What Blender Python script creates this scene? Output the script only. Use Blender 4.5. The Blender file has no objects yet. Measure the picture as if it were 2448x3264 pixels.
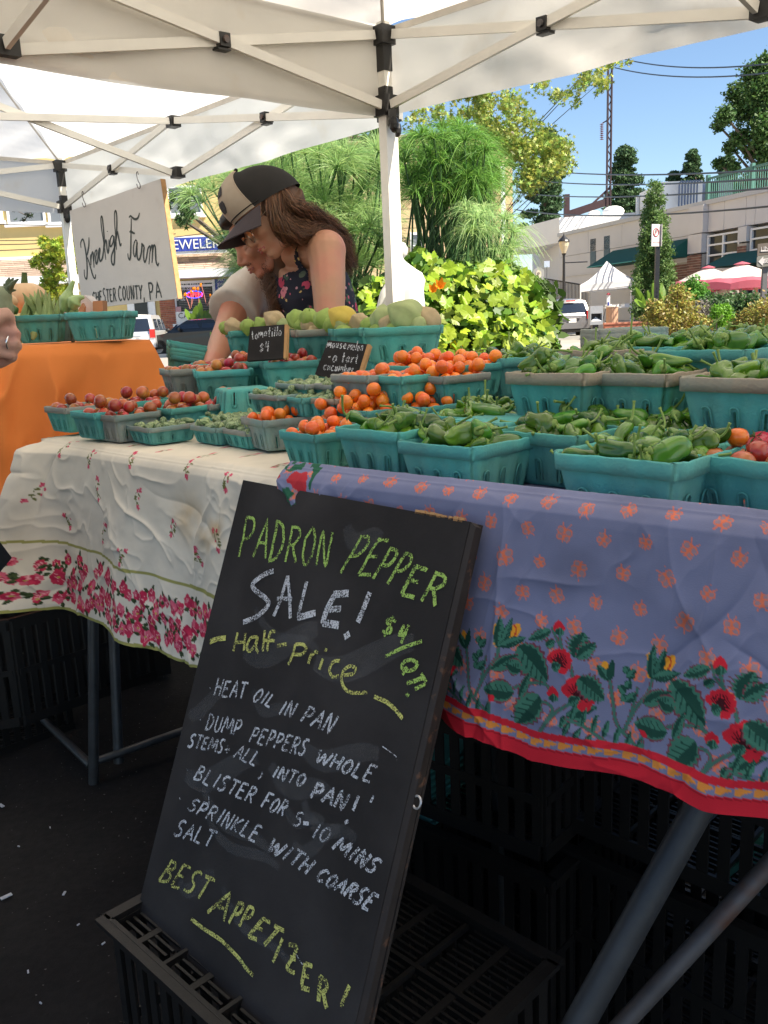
import bpy, bmesh, math, random
import numpy as np
from mathutils import Vector, Matrix, noise as mnoise

random.seed(7); RNG = np.random.default_rng(7)
scene = bpy.context.scene
COL = scene.collection
PI = math.pi
R = math.radians

# ------------------------------------------------------------------ camera
CAM_H = 1.08; FPX = 2770.0; CX, CY = 1224.0, 1632.0
_p, _r = R(12.4), R(2.5)
_fwd = np.array([0, math.cos(_p), -math.sin(_p)])
_u0 = np.array([0, math.sin(_p), math.cos(_p)]); _r0 = np.array([1., 0, 0])
_rt = math.cos(_r)*_r0 - math.sin(_r)*_u0
_up = math.sin(_r)*_r0 + math.cos(_r)*_u0
CAMP = np.array([0, 0, CAM_H])
cam_d = bpy.data.cameras.new('camera'); cam = bpy.data.objects.new('camera', cam_d); COL.objects.link(cam)
cam_d.sensor_fit = 'VERTICAL'; cam_d.sensor_height = 24.0; cam_d.lens = 24.0*FPX/3264.0
cam_d.clip_start = 0.02; cam_d.clip_end = 3000
_m = Matrix.Identity(4)
for i in range(3):
    _m[i][0] = _rt[i]; _m[i][1] = _up[i]; _m[i][2] = -_fwd[i]; _m[i][3] = CAMP[i]
cam.matrix_world = _m
scene.camera = cam

def ray(x, y): return _rt*(x-CX)/FPX - _up*(y-CY)/FPX + _fwd
def onz(x, y, z):                      # point of the photograph on a level plane
    d = ray(x, y); return CAMP + (z-CAM_H)/d[2]*d
def A(x, y, Y):                        # point of the photograph at depth Y
    d = ray(x, y); return CAMP + d*Y/d[1]
def onplane(x, y, p0, n):
    d = ray(x, y); n = np.asarray(n, float); return CAMP + d*(((np.asarray(p0, float)-CAMP)@n)/(d@n))

# ------------------------------------------------------------------ world and sun
SUN = np.array([0.80, -0.42, 0.98]); SUN = SUN/np.linalg.norm(SUN)
world = bpy.data.worlds.new("World"); scene.world = world; world.use_nodes = True
wn = world.node_tree.nodes; wl = world.node_tree.links
bg = wn['Background']; sky = wn.new('ShaderNodeTexSky'); sky.sky_type = 'NISHITA'; sky.sun_disc = False
sky.sun_elevation = math.asin(SUN[2]); sky.sun_rotation = math.atan2(SUN[0], SUN[1])
sky.air_density = 1.0; sky.dust_density = 0.15; sky.ozone_density = 3.2; sky.altitude = 50
wl.new(sky.outputs[0], bg.inputs[0]); bg.inputs[1].default_value = 0.078
sd = bpy.data.lights.new('sun', 'SUN'); sd.energy = 5.0; sd.angle = R(0.55); sd.color = (1.0, 0.91, 0.77)
sun = bpy.data.objects.new('sun', sd); COL.objects.link(sun)
sun.rotation_euler = Vector(tuple(SUN)).to_track_quat('Z', 'Y').to_euler()
scene.view_settings.view_transform = 'Standard'; scene.view_settings.look = 'None'
scene.view_settings.gamma = 1.0; scene.view_settings.exposure = 1.3; scene.view_settings.use_curve_mapping = False
scene.cycles.max_bounces = 8; scene.cycles.transparent_max_bounces = 24; scene.cycles.transmission_bounces = 6
scene.cycles.diffuse_bounces = 5

# ------------------------------------------------------------------ helpers
def nrm(v): v = np.asarray(v, float); return v/(np.linalg.norm(v)+1e-12)

class MB:
    """collects vertices and faces; build() links them as ONE mesh object"""
    def __init__(s): s.v = []; s.f = []; s.n = 0; s.col = []
    def add(s, v, f):
        v = np.asarray(v, float).reshape(-1, 3); o = s.n
        s.v.append(v); s.n += len(v)
        for q in f: s.f.append(tuple(int(i)+o for i in q))
        return s
    def box(s, c, size, rot=None):
        c = np.asarray(c, float); h = np.asarray(size, float)/2
        P = np.array([[x, y, z] for x in (-1, 1) for y in (-1, 1) for z in (-1, 1)])*h
        if rot is not None: P = P@np.asarray(rot, float)       # rows of rot are the local axes
        return s.add(P+c, [(0, 1, 3, 2), (4, 6, 7, 5), (0, 4, 5, 1), (2, 3, 7, 6), (0, 2, 6, 4), (1, 5, 7, 3)])
    def hexa(s, P):                                         # bottom ring 4, top ring 4
        return s.add(P, [(3, 2, 1, 0), (4, 5, 6, 7), (0, 1, 5, 4), (1, 2, 6, 5), (2, 3, 7, 6), (3, 0, 4, 7)])
    def prism(s, poly, d):                                  # planar polygon (3d points) pushed along d
        a = np.asarray(poly, float); b = a+np.asarray(d, float); k = len(a)
        return s.add(np.vstack([a, b]), [tuple(range(k))[::-1], tuple(range(k, 2*k))]+[(i, (i+1) % k, k+(i+1) % k, k+i) for i in range(k)])
    def tube(s, pts, r, n=8, cap=True, sq=1.0):
        pts = np.asarray(pts, float); m = len(pts); rr = np.broadcast_to(np.asarray(r, float), (m,))
        t = np.gradient(pts, axis=0); t /= (np.linalg.norm(t, axis=1)[:, None]+1e-12)
        a = np.array([0, 0, 1.]) if abs(t[0][2]) < .9 else np.array([1., 0, 0])
        u = nrm(np.cross(a, t[0])); V = []
        for i in range(m):
            u = nrm(u - t[i]*(u@t[i])); w = np.cross(t[i], u)
            for k in range(n):
                an = 2*PI*k/n
                V.append(pts[i]+rr[i]*(math.cos(an)*u+sq*math.sin(an)*w))
        F = [(i*n+k, i*n+(k+1) % n, (i+1)*n+(k+1) % n, (i+1)*n+k) for i in range(m-1) for k in range(n)]
        if cap: F += [tuple(range(n))[::-1], tuple(range((m-1)*n, m*n))]
        return s.add(V, F)
    def bar(s, p0, p1, w, h, upv=(0, 0, 1)):
        p0 = np.asarray(p0, float); p1 = np.asarray(p1, float); t = nrm(p1-p0)
        a = nrm(np.cross(upv, t)); b = np.cross(t, a)
        return s.box((p0+p1)/2, (np.linalg.norm(p1-p0), w, h), np.array([t, a, b]))
    def lathe(s, prof, c=(0, 0, 0), n=16, cap=True):
        V = [(c[0]+r*math.cos(2*PI*k/n), c[1]+r*math.sin(2*PI*k/n), c[2]+z) for r, z in prof for k in range(n)]
        m = len(prof); F = [(i*n+k, i*n+(k+1) % n, (i+1)*n+(k+1) % n, (i+1)*n+k) for i in range(m-1) for k in range(n)]
        if cap: F += [tuple(range(n))[::-1], tuple(range((m-1)*n, m*n))]
        return s.add(V, F)
    def grid(s, P, closed=False):                           # P (a,b,3)
        a, b = P.shape[:2]
        F = [(i*b+j, i*b+j+1, (i+1)*b+j+1, (i+1)*b+j) for i in range(a-1) for j in range(b-1)]
        if closed: F += [(i*b+b-1, i*b, (i+1)*b, (i+1)*b+b-1) for i in range(a-1)]
        return s.add(P.reshape(-1, 3), F)
    def ball(s, c, r, n=12, m=8, rot=None):
        r = np.broadcast_to(np.asarray(r, float), (3,)); V = [(0, 0, 1)]
        for i in range(1, m):
            for k in range(n):
                th = PI*i/m; V.append((math.sin(th)*math.cos(2*PI*k/n), math.sin(th)*math.sin(2*PI*k/n), math.cos(th)))
        V.append((0, 0, -1)); V = np.array(V)*r
        if rot is not None: V = V@np.asarray(rot)
        F = [(0, 1+k, 1+(k+1) % n) for k in range(n)]
        F += [(1+i*n+k, 1+(i+1)*n+k, 1+(i+1)*n+(k+1) % n, 1+i*n+(k+1) % n) for i in range(m-2) for k in range(n)]
        e = 1+(m-1)*n; F += [(e, e-n+(k+1) % n, e-n+k) for k in range(n)]
        return s.add(V+np.asarray(c, float), F)
    def mesh(s, name, smooth=False):
        me = bpy.data.meshes.new(name); V = np.vstack(s.v) if s.v else np.zeros((0, 3))
        me.from_pydata(V.tolist(), [], s.f); me.update()
        if smooth: me.polygons.foreach_set('use_smooth', [True]*len(me.polygons))
        return me
    def build(s, name, m, parent=None, smooth=False, **kw):
        if parent is not None:
            o = np.array(parent.get('_org', (0, 0, 0)))
            s.v = [v-o for v in s.v]
        return link(s.mesh(name, smooth), name, m, parent, **kw)

def link(me, name, m=None, parent=None, **kw):
    o = bpy.data.objects.new(name, me); COL.objects.link(o)
    if m is not None and len(me.materials) == 0: me.materials.append(m)
    if parent is not None:
        o.parent = parent
        if '_org' in parent: o['_org'] = list(parent['_org'])
    tag(o, **kw); return o

def tag(o, label=None, cat=None, group=None, kind=None):
    if label: o['label'] = label
    if cat: o['category'] = cat
    if group: o['group'] = group
    if kind: o['kind'] = kind
    return o

def thing(name, label, cat, org=(0, 0, 0), group=None):
    o = bpy.data.objects.new(name, None); COL.objects.link(o); o.location = tuple(map(float, org))
    o.empty_display_size = .05; o['_org'] = [float(a) for a in org]
    return tag(o, label, cat, group)

def quads(name, V, F4, m, parent=None, smooth=False, **kw):   # fast big meshes, all faces with same corner count
    V = np.ascontiguousarray(V, np.float32).reshape(-1, 3); F4 = np.ascontiguousarray(F4, np.int32); k = F4.shape[1]
    if parent is not None: V = (V - np.array(parent.get('_org', (0, 0, 0)), np.float32)).astype(np.float32)
    me = bpy.data.meshes.new(name); me.vertices.add(len(V)); me.vertices.foreach_set('co', V.ravel())
    me.loops.add(F4.size); me.loops.foreach_set('vertex_index', F4.ravel())
    me.polygons.add(len(F4)); me.polygons.foreach_set('loop_start', np.arange(0, F4.size, k, dtype=np.int32))
    if smooth: me.polygons.foreach_set('use_smooth', np.ones(len(F4), bool))
    me.update(calc_edges=True); me.validate()
    return link(me, name, m, parent, **kw)

def vnoise(x, y, seed=0):               # smooth value noise 0..1
    x = np.asarray(x, float); y = np.asarray(y, float)
    g = np.random.default_rng(seed).random((256, 256))
    xi = np.floor(x).astype(int); yi = np.floor(y).astype(int); fx = x-xi; fy = y-yi
    fx = fx*fx*(3-2*fx); fy = fy*fy*(3-2*fy); a = xi & 255; b = yi & 255; c = (xi+1) & 255; d = (yi+1) & 255
    return (g[a, b]*(1-fx)*(1-fy)+g[c, b]*fx*(1-fy)+g[a, d]*(1-fx)*fy+g[c, d]*fx*fy)
def fbm(x, y, seed=0, o=4):
    s = 0; a = .5
    for i in range(o): s = s+a*vnoise(x*2**i+i*17.3, y*2**i+i*9.1, seed+i); a *= .5
    return s

# ------------------------------------------------------------------ materials
MATS = {}
def mat(name, col, rough=.7, var=.12, scale=20., bump=0., bscale=None, metal=0., spec=.5, transl=0., island=0., objrand=0.,
        col2=None, c2scale=4., c2lo=.45, c2hi=.65, sheen=0., alpha=1., emit=None, estr=1., coat=0., hue=0.):
    if name in MATS: return MATS[name]
    m = bpy.data.materials.new(name); m.use_nodes = True; nt = m.node_tree; N = nt.nodes; L = nt.links
    b = N['Principled BSDF']; out = N['Material Output']
    tc = N.new('ShaderNodeTexCoord'); coord = tc.outputs['Object']
    def noise(sc, det=4, rgh=.55):
        n = N.new('ShaderNodeTexNoise'); n.inputs['Scale'].default_value = sc; n.inputs['Detail'].default_value = det
        n.inputs['Roughness'].default_value = rgh; L.new(coord, n.inputs['Vector']); return n.outputs['Fac']
    rgb = N.new('ShaderNodeRGB'); rgb.outputs[0].default_value = (*col, 1); c = rgb.outputs[0]
    if col2 is not None:
        mr = N.new('ShaderNodeMapRange'); mr.inputs[1].default_value = c2lo; mr.inputs[2].default_value = c2hi
        L.new(noise(c2scale, 5), mr.inputs[0])
        mx = N.new('ShaderNodeMix'); mx.data_type = 'RGBA'; L.new(mr.outputs[0], mx.inputs[0]); L.new(c, mx.inputs[6])
        mx.inputs[7].default_value = (*col2, 1); c = mx.outputs[2]
    hs = N.new('ShaderNodeHueSaturation'); L.new(c, hs.inputs['Color'])
    val = None
    def addv(sock, lo, hi):
        nonlocal val
        mr = N.new('ShaderNodeMapRange'); mr.inputs[3].default_value = lo; mr.inputs[4].default_value = hi; L.new(sock, mr.inputs[0])
        if val is None: val = mr.outputs[0]
        else:
            mu = N.new('ShaderNodeMath'); mu.operation = 'MULTIPLY'; L.new(val, mu.inputs[0]); L.new(mr.outputs[0], mu.inputs[1]); val = mu.outputs[0]
    if var: addv(noise(scale), 1-var*1.6, 1+var*1.6)
    rnd = None
    if island:
        g = N.new('ShaderNodeNewGeometry'); rnd = g.outputs['Random Per Island']; addv(rnd, 1-island, 1+island)
    if objrand:
        g = N.new('ShaderNodeObjectInfo'); rnd = g.outputs['Random']; addv(rnd, 1-objrand, 1+objrand)
    if hue and rnd is not None:
        w = N.new('ShaderNodeTexWhiteNoise'); w.noise_dimensions = '1D'; L.new(rnd, w.inputs['W'])
        mr = N.new('ShaderNodeMapRange'); mr.inputs[3].default_value = .5-hue; mr.inputs[4].default_value = .5+hue
        L.new(w.outputs['Value'], mr.inputs[0]); L.new(mr.outputs[0], hs.inputs['Hue'])
    if val is not None: L.new(val, hs.inputs['Value'])
    L.new(hs.outputs[0], b.inputs['Base Color'])
    b.inputs['Roughness'].default_value = rough; b.inputs['Metallic'].default_value = metal
    b.inputs['Specular IOR Level'].default_value = spec
    if sheen: b.inputs['Sheen Weight'].default_value = sheen
    if coat: b.inputs['Coat Weight'].default_value = coat; b.inputs['Coat Roughness'].default_value = .08
    if emit: b.inputs['Emission Color'].default_value = (*emit, 1); b.inputs['Emission Strength'].default_value = estr
    if bump:
        bp = N.new('ShaderNodeBump'); bp.inputs['Strength'].default_value = min(1, bump); bp.inputs['Distance'].default_value = .002 if bscale is None or bscale > 30 else .01
        L.new(noise(bscale or scale*4, 6, .65), bp.inputs['Height']); L.new(bp.outputs[0], b.inputs['Normal'])
    sh = b.outputs[0]
    if transl:
        t = N.new('ShaderNodeBsdfTranslucent'); L.new(hs.outputs[0], t.inputs[0]); mx = N.new('ShaderNodeMixShader')
        mx.inputs[0].default_value = transl; L.new(sh, mx.inputs[1]); L.new(t.outputs[0], mx.inputs[2]); sh = mx.outputs[0]
    if alpha < 1:
        t = N.new('ShaderNodeBsdfTransparent'); mx = N.new('ShaderNodeMixShader'); mx.inputs[0].default_value = alpha
        L.new(t.outputs[0], mx.inputs[1]); L.new(sh, mx.inputs[2]); sh = mx.outputs[0]
    L.new(sh, out.inputs[0]); MATS[name] = m; return m

def glassy(name, col=(.02, .025, .03), rough=.04):
    return mat(name, col, rough=rough, var=.05, scale=2, spec=.8)

def text_mb(body, size, origin, right, upv, push=None, extr=.0, align='LEFT', squeeze=1.0):
    cu = bpy.data.curves.new('lettering', 'FONT'); cu.body = body; cu.size = size; cu.align_x = align; cu.resolution_u = 2; cu.extrude = extr
    o = bpy.data.objects.new('lettering', cu); COL.objects.link(o)
    dg = bpy.context.evaluated_depsgraph_get(); me = bpy.data.meshes.new_from_object(o.evaluated_get(dg))
    V = np.array([v.co[:] for v in me.vertices]).reshape(-1, 3); F = [tuple(p.vertices) for p in me.polygons]
    bpy.data.objects.remove(o); bpy.data.curves.remove(cu); bpy.data.meshes.remove(me)
    r = nrm(right); u = nrm(np.asarray(upv)-r*(np.asarray(upv)@r)); n = np.cross(r, u)
    W = np.asarray(origin, float)+V[:, :1]*r*squeeze+V[:, 1:2]*u+V[:, 2:3]*n
    return MB().add(W, F)

# ---- leaves: oriented little faces spread through a volume
def leaf_cloud(pts, size, shape, rng, up_bias=.3, jitter=.3, aspect=1.0):
    """pts (n,3); shape = list of 2d points of a leaf outline (fan from first)"""
    n = len(pts); S = np.array(shape, float); k = len(S)
    nn = rng.normal(size=(n, 3)); nn[:, 2] = np.abs(nn[:, 2])+up_bias; nn /= np.linalg.norm(nn, axis=1)[:, None]
    a = rng.normal(size=(n, 3)); a -= nn*np.sum(a*nn, 1)[:, None]; a /= np.linalg.norm(a, axis=1)[:, None]
    b = np.cross(nn, a); sz = size*(1+jitter*rng.uniform(-1, 1, n))
    V = pts[:, None, :]+sz[:, None, None]*(S[None, :, 0, None]*a[:, None, :]+aspect*S[None, :, 1, None]*b[:, None, :])
    fold = np.abs(S[:, 1])*.25
    V = V+sz[:, None, None]*fold[None, :, None]*nn[:, None, :]
    F = np.arange(n*k).reshape(n, k)
    return V.reshape(-1, 3), F
LEAF = [(0, -.5), (.25, -.15), (.22, .2), (0, .55), (-.22, .2), (-.25, -.15)]
STAR = []
for _i in range(5):
    _a = -PI/2+.35+(_i+.5)*(2*PI-.0)/5; STAR.append((.55*math.cos(_a), .55*math.sin(_a))); _a += PI/5; STAR.append((.2*math.cos(_a), .2*math.sin(_a)))
QUADL = [(0, -.5), (.3, 0), (0, .5), (-.3, 0)]

def clump_points(centers, radii, n, rng, shell=.55):
    c = np.asarray(centers, float); r = np.asarray(radii, float)
    if r.ndim == 1: r = np.repeat(r[:, None], 3, 1)
    w = np.prod(r, 1)**(2/3.); w /= w.sum(); idx = rng.choice(len(c), n, p=w)
    d = rng.normal(size=(n, 3)); d /= np.linalg.norm(d, axis=1)[:, None]
    rad = (shell+(1-shell)*rng.random(n))**.6
    return c[idx]+d*r[idx]*rad[:, None]+rng.normal(size=(n, 3))*r[idx]*.22
# ================================================================== SETTING
m_asph = mat('asphalt', (.017, .0145, .013), rough=.95, var=.25, scale=60, bump=.8, bscale=140, col2=(.028, .025, .022), c2scale=1.5, spec=.2)
m_brick_pave = mat('sidewalk_paving', (.42, .37, .32), rough=.85, var=.2, scale=3, col2=(.36, .26, .21), c2scale=.8)
m_road = mat('road_surface', (.32, .295, .26), rough=.9, var=.12, scale=2, bump=.2, bscale=20)
m_white = mat('white_paint', (.78, .77, .74), rough=.55, var=.06, scale=6)
m_black_pl = mat('black_plastic', (.0105, .009, .008), rough=.42, var=.3, scale=30, bump=.15, bscale=200)
m_black = mat('black_metal', (.015, .015, .017), rough=.45, var=.2, scale=20)
m_steel = mat('galvanised_steel', (.17, .175, .18), rough=.4, var=.3, scale=18, metal=.85, bump=.3, bscale=120)
m_rust = mat('rusty_steel', (.13, .12, .12), rough=.6, var=.3, scale=20, metal=.6, col2=(.15, .06, .03), c2scale=9, c2lo=.55, c2hi=.7)

MB().add([(-900, -60, 0), (900, -60, 0), (900, 1500, 0), (-900, 1500, 0)], [(0, 1, 2, 3)]).build('ground', m_road, kind='structure')
MB().add([(-9, -6, .004), (9, -6, .004), (9, 6.2, .004), (-9, 9.5, .004)], [(0, 1, 2, 3)]).build('market_asphalt', m_asph, kind='structure')
MB().box((16, 22, .06), (24, 13, .12)).build('plaza_pavement', m_brick_pave, kind='structure')
MB().prism([(8.75, 34, 0), (24, 34, 0), (24, 56, 0), (14.5, 56, 0)], (0, 0, .6)).build('raised_plaza', m_brick_pave, kind='structure')
MB().box((3.2, 10.5, .1), (9.5, 6.0, .2)).build('planting_bed_soil', mat('soil', (.05, .035, .025), var=.3, bump=.6, bscale=30), kind='structure')
MB().box((-20, 38.6, .07), (60, 5.2, .14)).build('shop_sidewalk', mat('concrete_walk', (.4, .39, .36), var=.12, scale=2), kind='structure')

# low red brick kerb wall in front of the far stall
m_redw = mat('red_wall_brick', (.38, .13, .075), rough=.85, var=.25, scale=5)
rw = thing('low_wall', 'low red brick wall in front of the small white tent by the wood slat bin', 'wall', (9.5, 33.8, 0))
MB().bar((8.7, 33.8, .29), (16, 33.6, .29), .3, .58).build('wall_face', m_redw, rw)
MB().bar((8.65, 33.8, .61), (16.1, 33.6, .61), .36, .06).build('coping', mat('red_coping', (.45, .17, .1), var=.15), rw)

# ------------------------------------------------ yellow shop building on the left
m_yel = mat('yellow_stucco', (.60, .46, .20), rough=.9, var=.06, scale=3, bump=.2, bscale=25)
m_trim = mat('white_trim', (.74, .75, .76), rough=.6, var=.04)
m_shing = mat('roof_shingle', (.36, .27, .21), rough=.95, island=.22, var=.15, scale=5)
m_brick = mat('red_brick', (.36, .13, .08), rough=.9, island=.25, var=.12, scale=6, hue=.01)
m_mort = mat('mortar', (.42, .38, .33), rough=.95)
m_glassd = mat('dark_window_glass', (.03, .036, .042), rough=.12, var=.3, scale=1.5, spec=.28)
m_glassg = glassy('grey_window_glass', (.16, .17, .18))
m_blue = mat('blue_sign_paint', (.03, .055, .33), rough=.5, var=.08)
YB = 42.0
yb = thing('shop_building', 'yellow stucco shop building with blue jewellery sign and shingled canopy roof', 'building', (-12, YB, 0))
xl, xr = A(-250, 700, YB)[0], A(905, 700, YB)[0]
MB().box(((xl+xr)/2, YB+5, 6.2), (xr-xl, 10, 12.4)).build('wall', m_yel, yb)
MB().box(((xl+xr)/2, YB-.04, 3.05), (xr-xl, .06, .1)).build('string_course', m_trim, yb)
def fpt(x, y, d=YB): return A(x, y, d)
# canopy roof of shingles: courses as real strips
for (xa, xb, ya, yb_, nrow) in ((-200, 900, 0, 0, 9),):
    z0, z1 = fpt(600, 866)[2], fpt(600, 806)[2]
    X0, X1 = xl+.2, xr-.1
    for r in range(nrow):
        f0, f1 = r/nrow, (r+1)/nrow
        zb, zt = z0+(z1-z0)*f0, z0+(z1-z0)*f1+.03
        y0, y1 = YB-1.3+1.2*f0-.04, YB-1.3+1.2*f1
        mb = MB(); x = X0-random.random()*.3
        while x < X1:
            w = random.choice((.3, .45, .9)); h = random.random()*.015
            mb.hexa([(x, y0-h, zb), (x+w-.02, y0-h, zb), (x+w-.02, y1, zt), (x, y1, zt), (x, y0-h-.03, zb+.03), (x+w-.02, y0-h-.03, zb+.03), (x+w-.02, y1, zt+.02), (x, y1, zt+.02)]); x += w
        mb.build('shingle_course', m_shing, yb)
z0 = fpt(600, 866)[2]
MB().box(((xl+xr)/2, YB-1.36, z0-.17), (xr-xl, .1, .36)).build('fascia', m_trim, yb)
MB().box(((xl+xr)/2, YB-.7, z0-.3), (xr-xl, 1.3, .04)).build('soffit', m_trim, yb)
MB().box(((xl+xr)/2, YB-.1, fpt(600, 800)[2]), (xr-xl, .16, .12)).build('roof_flashing', m_trim, yb)
def fwin(x0, y0, x1, y1, par, Y=YB, frame=.09, m=m_glassg, sill=True, rail=True, name='window'):
    a = A(x0, y1, Y); b = A(x1, y0, Y); w = b[0]-a[0]; h = b[2]-a[2]; c = (a+b)/2
    mb = MB(); fz = .1
    mb.box((a[0]+frame/2, Y-.05, c[2]), (frame, fz, h)); mb.box((b[0]-frame/2, Y-.05, c[2]), (frame, fz, h))
    mb.box((c[0], Y-.05, b[2]-frame/2), (w-2*frame, fz, frame)); mb.box((c[0], Y-.05, a[2]+frame/2), (w-2*frame, fz, frame))
    if rail: mb.box((c[0], Y-.06, c[2]), (w-2*frame, .06, frame*.7))
    f = mb.build(name, m_trim, par)
    MB().box((c[0], Y-.02, c[2]), (w-2*frame, .03, h-2*frame)).build('pane', m, f)
    if sill: MB().box((c[0], Y-.1, a[2]-.07), (w+.25, .2, .13)).build('sill', m_trim, f)
    return f
for x0, x1 in ((-260, -2), (28, 135), (158, 236), (540, 640), (760, 860)):
    fwin(x0, 600 if x0 < 300 else 590, x1, 716 if x0 < 300 else 688, yb)
# ground-floor shopfront
zs0, zs1 = 0.9, z0-.4
bx0, bx1 = fpt(514, 1000)[0], fpt(562, 1000)[0]
bk = MB(); nb = 0
MB().box(((bx0+bx1)/2, YB-.06, 1.6), (bx1-bx0, .1, 3.2)).build('pier_mortar', m_mort, yb)
rows = int(3.1/.085)
bkm = None
for r in range(rows):
    x = bx0-(.12 if r % 2 else 0)
    while x < bx1-.02:
        xa, xb = max(x, bx0), min(x+.23, bx1)
        if xb-xa > .03: bk.box(((xa+xb)/2, YB-.13, .1+r*.085), (xb-xa, .06, .068))
        x += .245
bk.build('brickwork', m_brick, yb, kind='stuff')
bk = MB()
for r in range(7):
    x = fpt(562, 1000)[0]-(.12 if r % 2 else 0)
    while x < fpt(760, 1000)[0]: bk.box((x+.12, YB-.13, .1+r*.085), (.225, .06, .068)); x += .245
bk.build('brickwork', m_brick, yb, kind='stuff')
sw = fwin(562, 892, 684, 1032, yb, frame=.12, m=m_glassd, rail=False, name='shop_window')
mb = MB()
za, zb = fpt(620, 990)[2], fpt(620, 905)[2]; xa, xb = fpt(570, 950)[0], fpt(676, 950)[0]
for i in range(16): mb.box(((xa+xb)/2, YB-.045, za+(zb-za)*i/16), (xb-xa, .02, .02))
mb.build('blind_slats', mat('blind_grey', (.18, .18, .17)), yb, kind='stuff')
T = lambda s, x, y, hpx, mname, sq=1.0, Y=YB, dy=.08, name='lettering', par=yb: text_mb(s, hpx/2770*Y*1.38, A(x, y, Y)-[0, dy, 0], (1, 0, -.02), (0, 0, 1), squeeze=sq).build(name, mname, par)
m_let = mat('pale_lettering', (.75, .76, .74), rough=.6)
T('KING JEWELRY', 549, 911, 13, m_let, .86)
T('610-325-3298', 574, 926, 9, m_let, .9)
T('SALE', 563, 958, 16, m_let, .6, name='window_poster_lettering')
m_neon_r = mat('red_neon_tube', (.9, .03, .05), emit=(1, .02, .04), estr=3.0)
m_neon_b = mat('blue_neon_tube', (.05, .1, .9), emit=(.03, .07, 1), estr=2.0)
op = text_mb('OPEN', 13/2770*YB*1.4, A(599, 947, YB)-[0, .16, 0], (1, 0, -.02), (0, 0, 1), extr=.01).build('neon_letters', m_neon_r, yb)
cc = A(621, 939, YB)-np.array([0, .15, 0])
MB().tube([cc+[.38*math.cos(t), 0, .16*math.sin(t)] for t in np.linspace(0, 2*PI, 30)], .015, 6).build('neon_ring', m_neon_b, yb)
MB().box(A(600, 1012, YB)-[0, .12, 0], (1.15, .05, .55)).build('cash_poster', m_white, yb)
text_mb('CASH', .36, A(570, 1015, YB)-[0, .16, 0], (1, 0, -.02), (0, 0, 1)).build('poster_lettering', m_black, yb)
MB().box(A(571, 990, YB)-[0, .1, 0], (.25, .04, .35)).build('window_notice', mat('pink_notice', (.55, .3, .32)), yb)
# door with blue poster
dx0, dx1 = fpt(690, 950)[0], fpt(760, 950)[0]
MB().box(((dx0+dx1)/2, YB-.08, (zs1+.1)/2), (dx1-dx0, .08, zs1-.1)).build('blue_panel', m_blue, yb)
MB().box((dx0-.06, YB-.1, zs1/2), (.12, .14, zs1)).build('door_post', m_trim, yb)
yy = 898
for s_, h_ in (('WATCH', 9), ('JEWELRY', 9), ('REPAIR', 9), ('WHILE YOU WAIT', 5), ('CUSTOM', 8), ('SETTING', 8), ('WE BUY', 8), ('GOLD', 9)):
    T(s_, 694+(2 if len(s_) < 7 else 0), yy, h_, m_let, .85 if len(s_) < 9 else .6, dy=.14); yy += 13 if h_ != 5 else 12
# jewellers sign box
ja, jb = A(546, 808, YB), A(733, 766, YB)
js = MB().box(((ja[0]+jb[0])/2, YB-1.0, (ja[2]+jb[2])/2), (jb[0]-ja[0]+.15, .3, .78)).build('sign_frame', m_white, yb)
MB().box(((ja[0]+jb[0])/2, YB-1.17, (ja[2]+jb[2])/2+.03), (jb[0]-ja[0], .05, .58)).build('sign_face', m_blue, yb)
text_mb('JEWELERS', .60, ((ja[0]+.2), YB-1.22, (ja[2]+jb[2])/2-.17), (1, 0, 0), (0, 0, 1), squeeze=.98).build('sign_lettering', m_white, yb)
# white door and posts left of the brick pier
MB().box(A(455, 1000, YB)-[0, .12, 0], (1.3, .1, 2.6)).build('white_door', m_trim, yb)
MB().box(A(455, 1000, YB)-[0, .2, 0], (.6, .05, 1.2)).build('door_glass', m_glassd, yb)

# tan building behind the papyrus
m_tan = mat('tan_stone', (.58, .43, .24), rough=.9, var=.08, scale=4)
tb = thing('tan_building', 'tan stone house wall with flat coping standing behind the tall papyrus clump', 'building', A(1450, 1000, 33)*[1, 1, 0])
a, b = A(880, 440, 33), A(1634, 600, 33)
ztan = A(1634, 432, 33)[2]
mb = MB(); rowsn = 22
for i in range(rowsn):
    z1_ = ztan*(i+1)/rowsn; mb.box(((a[0]+b[0])/2, 36+(.02 if i % 2 else 0)-.0, z1_-ztan/rowsn/2), (b[0]-a[0], 6, ztan/rowsn-.03))
mb.build('stone_course', m_tan, tb)
MB().box(((a[0]+b[0])/2, 36, ztan/2-.1), (b[0]-a[0]-.1, 5.9, ztan-.2)).build('wall_core', m_mort, tb)
MB().box(((a[0]+b[0])/2, 35.9, ztan+.06), (b[0]-a[0]+.3, 6.3, .16)).build('coping', mat('tan_coping', (.45, .37, .27)), tb)
for x0, y0, x1, y1 in ((1000, 560, 1060, 660), (1310, 740, 1345, 830), (1480, 790, 1560, 870)):
    fwin(x0, y0, x1, y1, tb, Y=33, m=m_glassg)
MB().box(A(1605, 740, 32.8), (.15, .1, 4.5)).build('downpipe', m_trim, tb)

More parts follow.
